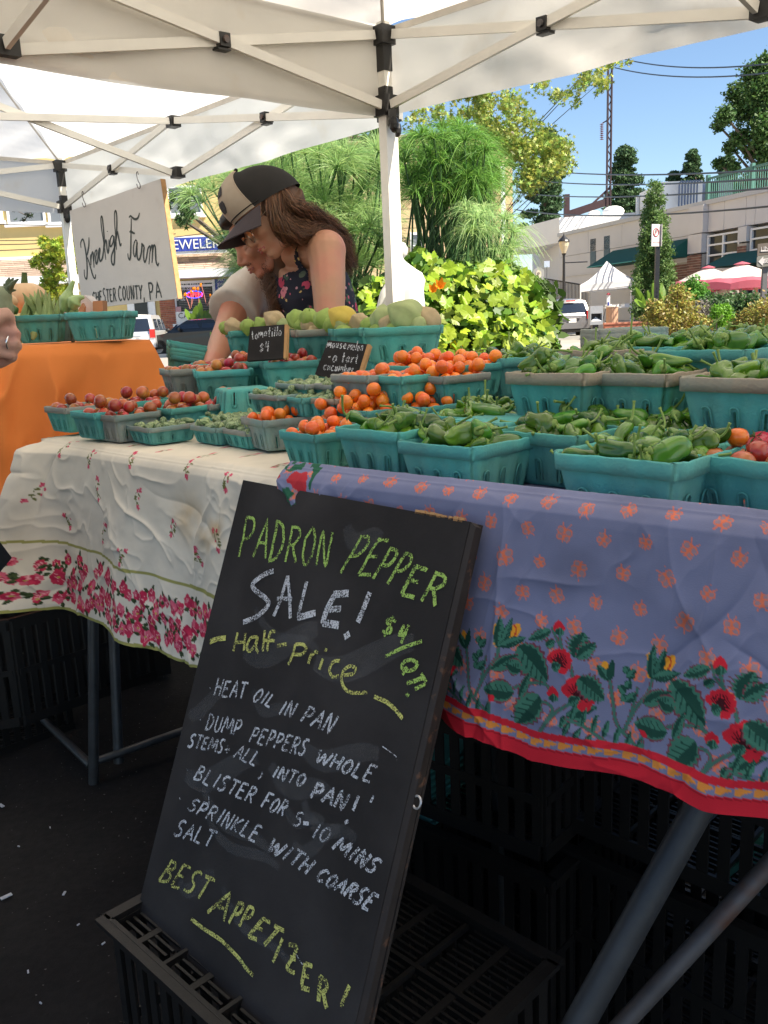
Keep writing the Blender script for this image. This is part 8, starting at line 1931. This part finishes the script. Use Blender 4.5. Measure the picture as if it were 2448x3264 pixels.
EL, WR = A(1052, 1062, 2.66), A(925, 1130, 2.46)
limb(mb, [S1+[0, 0, .0], A(1047, 900, 2.70), EL], [.062, .055, .052, .047, .043]); limb(mb, [EL, (EL+WR)/2+[0, 0, .005], WR], [.043, .042, .032, .024]); hand_blobs(mb, WR, nrm(WR-EL), np.array([0, 0, -1.]), .95)
EL2, WR2 = A(900, 1090, 2.95), A(850, 1150, 2.7); limb(mb, [S2, A(925, 960, 3.0), EL2], [.056, .048, .042]); limb(mb, [EL2, WR2], [.040, .025]); hand_blobs(mb, WR2, nrm(WR2-EL2), np.array([0, 0, -1.]), .95)
for q in (-1, 1):
    h = PEL+ewx*.08*q; limb(mb, [h, [h[0], h[1]+.02, .48], [h[0], h[1]+.04, .07]], [.10, .085, .062, .055, .04]); mb.tube([[h[0], h[1]+.06, .04], [h[0]-.12, h[1]-.02, .03]], [.042, .032], 10)
remesh(mb, .0050, 'body', m_skw, wo, 4, .5)
face_parts(wo, PW, np.array([fw, sw_, uw]), kw_, ('soft_red_lip', (.48, .13, .11)))
# dress
m_dress = bpy.data.materials.new('floral_dress_fabric'); m_dress.use_nodes = True; N = m_dress.node_tree.nodes; L = m_dress.node_tree.links; b = N['Principled BSDF']; b.inputs['Roughness'].default_value = .9
tc = N.new('ShaderNodeTexCoord')
def vor(scale, feat='F1'):
    v = N.new('ShaderNodeTexVoronoi'); v.inputs['Scale'].default_value = scale; v.feature = feat; return v
nz = N.new('ShaderNodeTexNoise'); nz.inputs['Scale'].default_value = 60; L.new(tc.outputs['Object'], nz.inputs['Vector']); add = N.new('ShaderNodeMix'); add.data_type = 'VECTOR'; add.inputs[0].default_value = .012
L.new(tc.outputs['Object'], add.inputs[4]); L.new(nz.outputs['Color'], add.inputs[5])
prev = None; rgb0 = (.012, .014, .028)
def layer(prev, scale, thr, ramp):
    v = vor(scale); L.new(add.outputs[1], v.inputs['Vector']); lt = N.new('ShaderNodeMath'); lt.operation = 'LESS_THAN'; lt.inputs[1].default_value = thr; L.new(v.outputs['Distance'], lt.inputs[0])
    cr = N.new('ShaderNodeValToRGB'); cr.color_ramp.interpolation = 'CONSTANT'; els = cr.color_ramp.elements; els[0].position = 0; els[0].color = (*ramp[0], 1); els[1].position = 1/len(ramp); els[1].color = (*ramp[1], 1)
    for i, c in enumerate(ramp[2:]): e = els.new((i+2)/len(ramp)); e.color = (*c, 1)
    sp = N.new('ShaderNodeSeparateColor'); L.new(v.outputs['Color'], sp.inputs[0]); L.new(sp.outputs[0], cr.inputs[0])
    mx = N.new('ShaderNodeMix'); mx.data_type = 'RGBA'; L.new(lt.outputs[0], mx.inputs[0])
    if prev is None: mx.inputs[6].default_value = (*rgb0, 1)
    else: L.new(prev, mx.inputs[6])
    L.new(cr.outputs[0], mx.inputs[7]); return mx.outputs[2]
o_ = layer(None, 26, .36, [(.05, .09, .06), (.012, .014, .028), (.10, .13, .09), (.012, .014, .028)])
o_ = layer(o_, 17, .34, [(.52, .07, .13), (.012, .014, .028), (.60, .20, .24), (.45, .04, .09), (.012, .014, .028)])
o_ = layer(o_, 60, .30, [(.6, .3, .33), (.012, .014, .028), (.55, .10, .16), (.012, .014, .028), (.58, .42, .15), (.012, .014, .028)])
L.new(o_, b.inputs['Base Color'])
g = MB(); addrings(g, torso_rings(Pq, rq+.010, ewx, 44, wob=.012, seed=3)); g.ball(S1, .066, 16, 12); g.ball(S2, .066, 16, 12); g.tube([S1, NBw, S2], [.060, .064, .060], 14)
dr = remesh(g, .006, 'dress_top', m_dress, wo, 4)
bm = bmesh.new(); bm.from_mesh(dr.data); og_ = np.array(wo['_org'])
def dline(p, a, b): a = np.asarray(a, float); d = nrm(np.asarray(b, float)-a); t = max(0, (p-a)@d); return np.linalg.norm(p-a-d*t)
rm = []
for v in bm.verts:
    p = np.array(v.co[:])+og_
    if dline(p, S1-nrm(S1-NBw)*.012+[0, 0, .0], A(1047, 900, 2.70)) < .078 or dline(p, S2-nrm(S2-NBw)*.012, A(925, 960, 3.0)) < .078 or dline(p, NBw-uw*.0, Hc) < .078 or np.linalg.norm((p-(NBw+np.array([-.075, -.03, -.02])))*[1, 1, .9]) < .058: rm.append(v)
bmesh.ops.delete(bm, geom=rm, context='VERTS'); bm.to_mesh(dr.data); bm.free(); dr.data.update(); g = MB(); g.grid(torso_rings(Pq, rq+.011, ewx, 44, wob=.012, seed=3)[:6], closed=True)
g.build('floral_dress', m_dress, wo, smooth=True)
sk_ = MB(); sk_.grid(torso_rings([PEL+[0, 0, .05], PEL-[0, 0, .1], PEL-[0, 0, .35]], [(.18, .14), (.21, .17), (.25, .22)], ewx, 36, wob=.03), closed=True); sk_.build('dress_skirt', m_dress, wo, smooth=True)
# cap
m_capb = mat('cap_black_cotton', (.018, .016, .015), rough=.95, bump=.3, bscale=500, var=.2); m_capt = mat('cap_tan_cotton', (.42, .34, .26), rough=.95, bump=.3, bscale=500); m_brim = mat('cap_brim_plum', (.065, .05, .055), rough=.9, bump=.3, bscale=500)
def cap_pt(az, el, gr=1.0):       # az 0 = front, el 0 = rim
    bu = .082 if abs(az) < 1.0 else .080
    a, bb, cc = .114*gr, .092*gr, .098*gr; x = math.cos(az)*math.cos(el)*a-.012; y = math.sin(az)*math.cos(el)*bb; z = math.copysign(abs(math.sin(el))**.92, el)*cc+.020-.020*(1-math.cos(az))*.5*(1-el/1.57)+.012*math.cos(az)*(1-el/1.57)
    if math.cos(az) > 0: x += .010*math.sin(2*el)*math.cos(az); z += .014*math.cos(az)*math.sin(min(el*1.3, PI))
    return PW(x, y, z)
def cap_part(a0, a1, name, m, n=24):
    g = MB(); g.grid(np.array([[cap_pt(a, e) for a in np.linspace(a0, a1, n)] for e in np.linspace(-.08, PI/2, 18)])); return g.build(name, m, wo, smooth=True)
cap_part(-1.02, 1.02, 'cap_front_panel', m_capt); cap_part(1.02, 2*PI-1.02, 'cap_back_panels', m_capb, 44)
g = MB()
for az in (-1.02, 1.02): g.tube([cap_pt(az, e, 1.008) for e in np.linspace(0, 1.5, 16)], .0016, 5)
g.build('cap_seam', m_capt, wo)
g = MB(); g.ball(cap_pt(0, 1.57, .97), .006, 8, 6); g.build('cap_button', m_capb, wo)
G = []
for r in np.linspace(0, 1, 14):
    row = []
    for a in np.linspace(-1.15, 1.15, 27):
        b0 = np.array(cap_pt(a, -.06, 1.0)); fwd_ = .082*r*(math.cos(a*1.1)**.6 if abs(a) < 1.4 else 0)
        row.append(b0+fw*fwd_*kw_+uw*(-.030*(a/1.15)**2*r-.012*r-.006)*kw_+sw_*(.006*math.sin(a)*r))
    G.append(row)
G = np.array(G); g = MB(); g.grid(G); g.grid((G-uw*.0035)[:, ::-1]); g.tube(G[-1], .0022, 6); g.build('cap_brim', m_brim, wo, smooth=True)
g = MB(); g.tube([cap_pt(a, .0, 1.012) for a in np.linspace(-1.2, 1.2, 20)], .0018, 5); g.build('cap_cord', m_capb, wo)
# cap print: plain dark patch shape on the front panel
g = MB(); rows = []
for e, a0, a1 in ((.98, -.02, .30), (.86, -.06, .42), (.74, -.05, .44), (.66, .0, .40)): rows.append([cap_pt(a, e, 1.012) for a in np.linspace(a0, a1, 8)])
g.grid(np.array(rows)); rows = []
for e, a0, a1 in ((.52, -.02, .36), (.42, -.05, .40), (.30, .02, .36), (.20, .06, .26)): rows.append([cap_pt(a, e, 1.012) for a in np.linspace(a0, a1, 8)])
g.grid(np.array(rows)); g.build('cap_print', mat('cap_print_ink', (.045, .04, .045), rough=.9, var=.4, scale=150), wo)
# glasses
m_wire = mat('spectacle_wire', (.55, .50, .45), rough=.25, metal=.9); m_lens = bpy.data.materials.new('spectacle_lens'); m_lens.use_nodes = True; N = m_lens.node_tree.nodes; L = m_lens.node_tree.links
gl = N.new('ShaderNodeBsdfGlossy'); gl.inputs['Roughness'].default_value = .03; tr = N.new('ShaderNodeBsdfTransparent'); mx = N.new('ShaderNodeMixShader'); mx.inputs[0].default_value = .16; L.new(tr.outputs[0], mx.inputs[1]); L.new(gl.outputs[0], mx.inputs[2]); L.new(mx.outputs[0], N['Material Output'].inputs[0])
gs = thing('spectacles', 'thin metal rimmed round spectacles low on the woman\'s nose', 'glasses', PW(.11, 0, -.03))
for q in (-1, 1):
    c = PW(.104, q*.031, -.036); el = [c+kw_*(sw_*.0225*math.cos(t)+uw*.019*math.sin(t)-fw*.006*abs(math.cos(t))) for t in np.linspace(0, 2*PI, 30)]
    MB().tube(el, .0011, 6).build('rim', m_wire, gs); MB().add([c]+el[:-1], [(0, i+1, (i+1) % 29+1) for i in range(29)]).build('lens', m_lens, gs)
    MB().tube([PW(.098, q*.054, -.030), PW(.05, q*.072, -.020), PW(-.02, q*.082, -.012)], .0012, 6).build('temple', m_wire, gs)
MB().tube([PW(.106, -.009, -.034), PW(.112, 0, -.028), PW(.106, .009, -.034)], .0011, 5).build('bridge', m_wire, gs)

# hair: strands along guide curves
def hair(t, name, m, guides, n, r0, spread, seed, wave=.004, wfreq=9, curl_from=.6, curl=.0):
    rng = np.random.default_rng(seed); V, F = [], []; o = 0; K = 17; gs_ = [smooth_path(g, 8) for g in guides]
    rs = [np.stack([np.interp(np.linspace(0, 1, K), np.linspace(0, 1, len(g)), g[:, j]) for j in range(3)], 1) for g in gs_]; tt = np.linspace(0, 1, K)
    for i in range(n):
        a = rng.random()*(len(rs)-1); k = int(a); f = a-k; c = rs[k]*(1-f)+rs[k+1]*f
        L = rng.uniform(.78, 1.0); c = np.stack([np.interp(tt*L, tt, c[:, j]) for j in range(3)], 1)
        off = rng.normal(size=3)*spread; ph = rng.random()*6.28; ph2 = rng.random()*6.28; lock = int(rng.random()*14); phl = lock*2.1
        w = (wave*(.3+tt))[:, None]*np.stack([np.sin(wfreq*tt+phl+.4*ph*.2), np.cos(wfreq*tt*1.1+phl+ph2*.15), np.sin(wfreq*tt*.9+phl+1)], 1)
        cu = (curl*np.clip((tt-curl_from)/(1-curl_from), 0, 1))[:, None]*np.stack([np.sin(34*tt+phl), np.cos(34*tt+phl), 0*tt], 1)
        c = c+off*(.12+.88*np.sin(PI*np.clip(tt*.8, 0, 1))**.8)[:, None]+w+cu+rng.normal(size=3)*.004*tt[:, None]**2
        tg = np.gradient(c, axis=0); s1 = np.cross(tg, rng.normal(size=3)); s1 /= np.linalg.norm(s1, axis=1)[:, None]+1e-9; s2 = np.cross(tg, s1); s2 /= np.linalg.norm(s2, axis=1)[:, None]+1e-9
        rr = (r0*(1-.7*tt**3))[:, None]; V.append(np.stack([c+s1*rr, c-s1*rr*.5+s2*rr*.85, c-s1*rr*.5-s2*rr*.85], 1).reshape(-1, 3))
        for j in range(K-1):
            for q in range(3): F.append((o+j*3+q, o+j*3+(q+1) % 3, o+(j+1)*3+(q+1) % 3, o+(j+1)*3+q))
        o += K*3
    quads(name, np.concatenate(V), np.array(F), m, t, smooth=True, kind='stuff')
m_hairw = mat('brown_hair', (.165, .075, .035), rough=.36, island=.75, spec=.6, hue=.012, var=.2, scale=30)
hw = MB(); Hs = Hc
hw.ball(PW(-.02, 0, .0), np.array((.098, .083, .088)), 20, 14, np.array([fw, sw_, uw]))
limb(hw, [PW(-.06, .02, -.02), A(955, 712, 2.80), A(1030, 755, 2.86), A(1085, 800, 2.92)], [.062, .045, .03, .02], 14)
limb(hw, [PW(-.03, -.04, -.06), A(905, 840, 2.90), A(885, 920, 2.88)], [.045, .04, .022], 12)
remesh(hw, .006, 'hair_mass', mat('brown_hair_base', (.10, .046, .022), rough=.7), wo, 8)
T0 = [PW(math.cos(a)*.094-.012, math.sin(a)*.080, .030-.02*(1-math.cos(a))) for a in (1.45, 1.6, 1.75, 1.9, 2.0, 2.3, 2.7, 3.1)]
G1 = [[T0[0], A(872, 690, 2.655), A(905, 735, 2.67), A(945, 755, 2.70), A(995, 742, 2.75), A(1050, 752, 2.79)], [T0[1], A(880, 690, 2.655), A(915, 735, 2.665), A(955, 757, 2.70), A(1020, 740, 2.77), A(1095, 778, 2.83)],
      [T0[2], A(872, 705, 2.66), A(915, 748, 2.68), A(975, 745, 2.73), A(1050, 752, 2.81), A(1125, 850, 2.88)], [T0[3], A(898, 690, 2.67), A(945, 725, 2.70), A(1005, 735, 2.77), A(1075, 770, 2.86), A(1128, 870, 2.92)],
      [T0[4], A(920, 680, 2.70), A(970, 705, 2.74), A(1030, 735, 2.82), A(1090, 790, 2.9), A(1122, 830, 2.95)], [T0[5], A(935, 670, 2.76), A(990, 695, 2.82), A(1045, 735, 2.88), A(1095, 800, 2.95), A(1115, 850, 3.0)], [T0[4], A(935, 655, 2.66), A(985, 672, 2.70), A(1045, 712, 2.78), A(1100, 765, 2.86), A(1140, 880, 2.92)], [T0[6], A(940, 675, 2.84), A(985, 700, 2.90), A(1035, 740, 2.95), A(1080, 800, 3.0), A(1100, 850, 3.03)]]
hair(wo, 'long_hair', m_hairw, G1, 3900, .00070, .0085, 5, wave=.012, wfreq=11, curl_from=.75, curl=.006)
G2 = [[PW(-.03, -.05, -.05), A(838, 800, 2.93), A(845, 870, 2.90), A(868, 930, 2.87), A(862, 1010, 2.85)], [PW(-.04, -.06, -.06), A(860, 815, 2.94), A(860, 880, 2.91), A(880, 940, 2.88), A(878, 1020, 2.85)], [PW(-.05, -.05, -.07), A(885, 830, 2.94), A(885, 890, 2.90), A(895, 950, 2.87), A(890, 1010, 2.85)], [PW(-.06, -.03, -.08), A(905, 830, 2.93), A(902, 880, 2.89), A(903, 930, 2.87), A(898, 960, 2.86)]]
hair(wo, 'front_curls', m_hairw, G2, 1100, .00062, .008, 6, wave=.012, wfreq=17, curl_from=.35, curl=.011)

# ---------------- man
m_skm = mat('man_skin', (.46, .215, .13), rough=.5, var=.05, scale=25, col2=(.50, .19, .12), c2scale=9, bump=.1, bscale=400, spec=.4)
ma = thing('person', 'man in a cream printed t shirt looking down, half hidden behind the woman', 'person', at_z(A(860, 1000, 3.15), 0))
fm, sm_, um = frame((-.80, -.26, -.54), (-.52, -.05, .82)); sm_ = sm_ if sm_[1] < 0 else -sm_
Hm = A(824, 735, 2.93); mb = MB(); PM = head_blobs(mb, Hm, fm, sm_, um, 1.03, True)
NBm = A(866, 868, 3.16); M1, M2_ = A(786, 930, 3.10), A(940, 920, 3.42); PELm = A(900, 1290, 3.3); emx = nrm(M1-M2_)
mb.tube([Hm-um*.05-fm*.015, PM(-.03, 0, -.10), NBm], [.058, .056, .066], 16)
Pm, rm_ = interp_rings([PELm, A(890, 1130, 3.28), A(875, 1010, 3.26), A(866, 940, 3.24), A(868, 895, 3.22)], [(.165, .12), (.165, .12), (.185, .125), (.185, .11), (.12, .08)]); addrings(mb, torso_rings(Pm, rm_, emx))
mb.ball(M1, .068, 16, 12); mb.ball(M2_, .068, 16, 12); mb.tube([M1, NBm, M2_], [.058, .07, .058], 14)
ELm, WRm = A(722, 1055, 2.90), A(672, 1178, 2.62); limb(mb, [M1, A(750, 985, 3.0), ELm], [.062, .054, .047, .042]); limb(mb, [ELm, (ELm+WRm)/2, WRm], [.043, .041, .034, .027]); hand_blobs(mb, WRm, nrm(WRm-ELm), np.array([.5, 0, -.8]), 1.0, .5)
EL3, WR3 = A(950, 1100, 3.3), A(880, 1160, 3.0); limb(mb, [M2_, EL3], [.058, .045]); limb(mb, [EL3, WR3], [.043, .027]); hand_blobs(mb, WR3, nrm(WR3-EL3), np.array([0, 0, -1.]))
for q in (-1, 1):
    h = PELm+emx*.09*q; limb(mb, [h, [h[0], h[1], .48], [h[0], h[1]+.02, .07]], [.10, .085, .062, .055, .045]); mb.tube([[h[0], h[1]+.05, .04], [h[0]-.14, h[1]-.02, .035]], [.045, .035], 10)
remesh(mb, .0058, 'body', m_skm, ma, 4, .5); face_parts(ma, PM, np.array([fm, sm_, um]), 1.03, ('muted_lip', (.40, .13, .11)))
m_tee = mat('cream_tshirt_cotton', (.56, .50, .43), rough=.95, var=.04, scale=8, bump=.4, bscale=14, col2=(.50, .45, .40), c2scale=6)
g = MB(); addrings(g, torso_rings(Pm[3:], rm_[3:]+.014, emx, 36, wob=.01, seed=1)); g.ball(M1, .073, 16, 12); g.ball(M2_, .080, 16, 12); g.tube([M1, NBm-[0, 0, .012], M2_], [.070, .074, .070], 16)
sl = nrm(A(750, 985, 3.0)-M1); g.tube([M1-sl*.01, M1+sl*.075, M1+sl*.145-np.array([.0, 0, 0])], [.072, .076, .084], 20); g.tube([M2_, M2_+nrm(EL3-M2_)*.15], [.076, .082], 16)
tee = remesh(g, .0075, 't_shirt', m_tee, ma, 5)
bm = bmesh.new(); bm.from_mesh(tee.data); o_ = Vector(ma['_org'])
for v in bm.verts:
    p = v.co; d = mnoise.noise(Vector((p.x*9, p.y*9, p.z*5+p.x*6)))*.007+abs(mnoise.noise(Vector((p.x*16+p.z*9, p.y*6, p.z*5))))*.008; v.co += v.normal*d if v.normal.length > 0 else Vector()
bm.to_mesh(tee.data); bm.free(); tee.data.update()
pn = nrm(np.array([-.35, -.93, .05])); pc_ = A(868, 985, 3.085)
def tp(x, y): return onplane(x, y, pc_, pn)
g = MB(); 
for a, b_ in (((833, 930), (905, 935)), ((833, 930), (822, 1060)), ((905, 935), (900, 1060)), ((828, 972), (903, 977))): g.bar(tp(*a), tp(*b_), .002, .0035, upv=pn)
g.prism([tp(832, 978), tp(900, 982), tp(896, 1060), tp(826, 1056)], pn*.001)
g.v += [v for v in text_mb('STAY', .052, tp(838, 967)+pn*.001, tp(905, 970)-tp(838, 967), tp(838, 930)-tp(838, 967)).v] if False else []
g.build('shirt_print', mat('print_charcoal', (.05, .05, .055), rough=.9, var=.3, scale=60), ma)
text_mb('ST', .050, tp(837, 968)+pn*.0012, tp(905, 971)-tp(838, 967), tp(838, 930)-tp(838, 967)).build('shirt_print_letters', mat('print_charcoal', (0, 0, 0)), ma)
m_hairm = mat('dark_hair', (.022, .014, .010), rough=.55, island=.4)
g = MB(); g.ball(PM(-.030, 0, .022), np.array((.098, .084, .092))*1.03, 20, 14, np.array([fm, sm_, um])); g.ball(PM(.045, 0, .075), np.array((.05, .06, .03)), 12, 8, np.array([fm, sm_, um])); remesh(g, .006, 'hair', m_hairm, ma, 4)
rng = np.random.default_rng(3); P = []
for i in range(1100):
    a = rng.random(); 
    if a < .35: P.append(PM(.090+rng.normal()*.003, rng.normal()*.014, -.0685+rng.normal()*.0025))
    elif a < .75: P.append(PM(.068+rng.normal()*.012, rng.normal()*.016, -.119+rng.normal()*.010))
    else: q = rng.choice((-1, 1)); P.append(PM(.03+rng.random()*.04, q*(.052-.012*rng.random()), -.10+rng.normal()*.008))
V, F = leaf_cloud(np.array(P), .0040, [(0, -.5), (.2, 0), (0, .5), (-.2, 0)], rng, .1, .3); quads('moustache_and_beard', V, F, m_hairm, ma, kind='stuff')
g = MB(); 
for q in (-1, 1): limb(g, [PELm+emx*.09*q, [*(PELm+emx*.09*q)[:2], .5], [*(PELm+emx*.09*q)[:2], .1]], [.125, .10, .08], 14)
g.build('trousers', mat('dark_denim', (.03, .035, .05), rough=.95), ma, smooth=True)

# ---------------- customer at the left edge (mostly outside the picture)
cu = thing('person', 'customer at the left edge, only a closed hand with a silver ring showing', 'person', (-1.08, 1.25, 0)); m_skc = mat('customer_skin', (.50, .27, .19), rough=.5, var=.06, scale=30, col2=(.55, .24, .18), c2scale=16, bump=.2, bscale=250)
D = 1.30; mb = MB(); hs_ = lambda x, y, d=0: A(x, y, D+d)
mb.ball(hs_(-18, 1075, .012), (.036, .018, .046), 18, 14)
for i, (y, xk) in enumerate(((1022, 34), (1058, 52), (1096, 55), (1130, 40))):
    mb.tube([hs_(-45, y-10, .0), hs_(-5, y-8, -.016), hs_(xk-8, y, -.010), hs_(xk, y+8, .012), hs_(xk-22, y+14, .026), hs_(-8, y+14, .022)], [.0095, .0095, .0088, .0082, .0078, .0068], 10)
mb.tube([hs_(-50, 1045, -.02), hs_(-8, 1010, -.028), hs_(18, 1000, -.020), hs_(38, 1022, -.006)], [.012, .0118, .0105, .008], 10)
w0 = hs_(-60, 1110, .01); el = np.array([-.98, 1.16, 1.02]); sh = np.array([-1.02, 1.28, 1.36])
limb(mb, [hs_(-20, 1085, .01), w0, (w0+el)/2, el], [.030, .028, .036, .043]); limb(mb, [el, (el+sh)/2, sh], [.045, .052, .058])
Hq = np.array([-1.10, 1.40, 1.66]); f3, s3, u3 = frame((.9, .3, -.1), (0, 0, 1)); PC = head_blobs(mb, Hq, f3, s3, u3, 1.0, True)
mb.tube([Hq-[0, 0, .08], np.array([-1.12, 1.38, 1.47])], [.055, .06], 12); sh2 = np.array([-1.22, 1.60, 1.38]); Pc, rc = interp_rings([(-1.15, 1.42, .88), (-1.15, 1.42, 1.1), (-1.14, 1.42, 1.3), (-1.13, 1.41, 1.43)], [(.16, .12), (.16, .12), (.17, .12), (.10, .08)]); ecx = nrm(sh-sh2)
addrings(mb, torso_rings(Pc, rc, ecx)); mb.ball(sh, .06); mb.ball(sh2, .06); mb.tube([sh, (-1.13, 1.40, 1.43), sh2], [.055, .065, .055], 12)
e2 = np.array([-1.30, 1.66, 1.1]); limb(mb, [sh2, e2, (-1.22, 1.60, .86)], [.052, .043, .027]); hand_blobs(mb, np.array([-1.22, 1.60, .86]), np.array([0, 0, -1.]), np.array([1., 0, 0]))
for q in (-1, 1):
    h = np.array([-1.15, 1.42, .9])+ecx*.09*q; limb(mb, [h, [h[0], h[1], .48], [h[0], h[1], .07]], [.10, .085, .062, .055, .045]); mb.tube([[h[0]-.05, h[1], .04], [h[0]+.14, h[1]+.02, .035]], [.045, .035], 10)
remesh(mb, .0037, 'body', m_skc, cu, 2, .5); face_parts(cu, PC, np.array([f3, s3, u3]), 1.0, ('muted_lip', (0, 0, 0)))
c = hs_(22, 1108, -.006); ax = nrm(hs_(45, 1096)-hs_(-5, 1090)); r1 = nrm(np.cross(ax, (0, 1, 0))); r2 = np.cross(ax, r1); c = hs_(30, 1091, -.012)
MB().tube([c+.0102*(r1*math.cos(t)+r2*math.sin(t)) for t in np.linspace(0, 2*PI, 26)], .0016, 8).build('silver_ring', mat('silver', (.75, .74, .72), rough=.15, metal=1), cu, smooth=True)
g = MB(); addrings(g, torso_rings(Pc, rc+.02, ecx, 32, wob=.01)); g.ball(sh, .075); g.ball(sh2, .075); g.tube([sh, (-1.13, 1.40, 1.42), sh2], [.065, .07, .065], 12); g.tube([sh, (sh+el)/2], [.07, .07], 12); g.tube([sh2, (sh2+e2)/2], [.07, .07], 12)
remesh(g, .01, 'dark_shirt', mat('charcoal_shirt', (.03, .03, .035), rough=.95), cu)
g = MB()
for q in (-1, 1): h = np.array([-1.15, 1.42, .95])+ecx*.09*q; limb(g, [h, [h[0], h[1], .5], [h[0], h[1], .1]], [.12, .095, .075], 14)
g.build('black_trousers', m_black, cu, smooth=True); MB().ball(Hq+[-.015, 0, .03], (.1, .085, .09)).build('hair', m_hairm, cu, smooth=True)
bg_ = thing('black_bag', 'black cloth bag tip reaching into the picture at the left edge', 'bag', A(-60, 1780, 1.42)); G = []
mb = MB(); P0 = [A(x, y, 1.42) for x, y in ((-160, 1640), (-40, 1682), (6, 1735), (38, 1778), (10, 1812), (-20, 1848), (-150, 1900))]; mb.prism(P0, (-.12, .10, 0)); mb.build('bag_body', mat('black_canvas', (.005, .005, .006), rough=.95, bump=.4, bscale=300), bg_)
MB().tube([A(-120, 1680, 1.45), (-1.0, 1.3, 1.1), (-1.05, 1.3, 1.3)], .012, 6).build('bag_strap', mat('black_canvas', (0, 0, 0)), bg_)
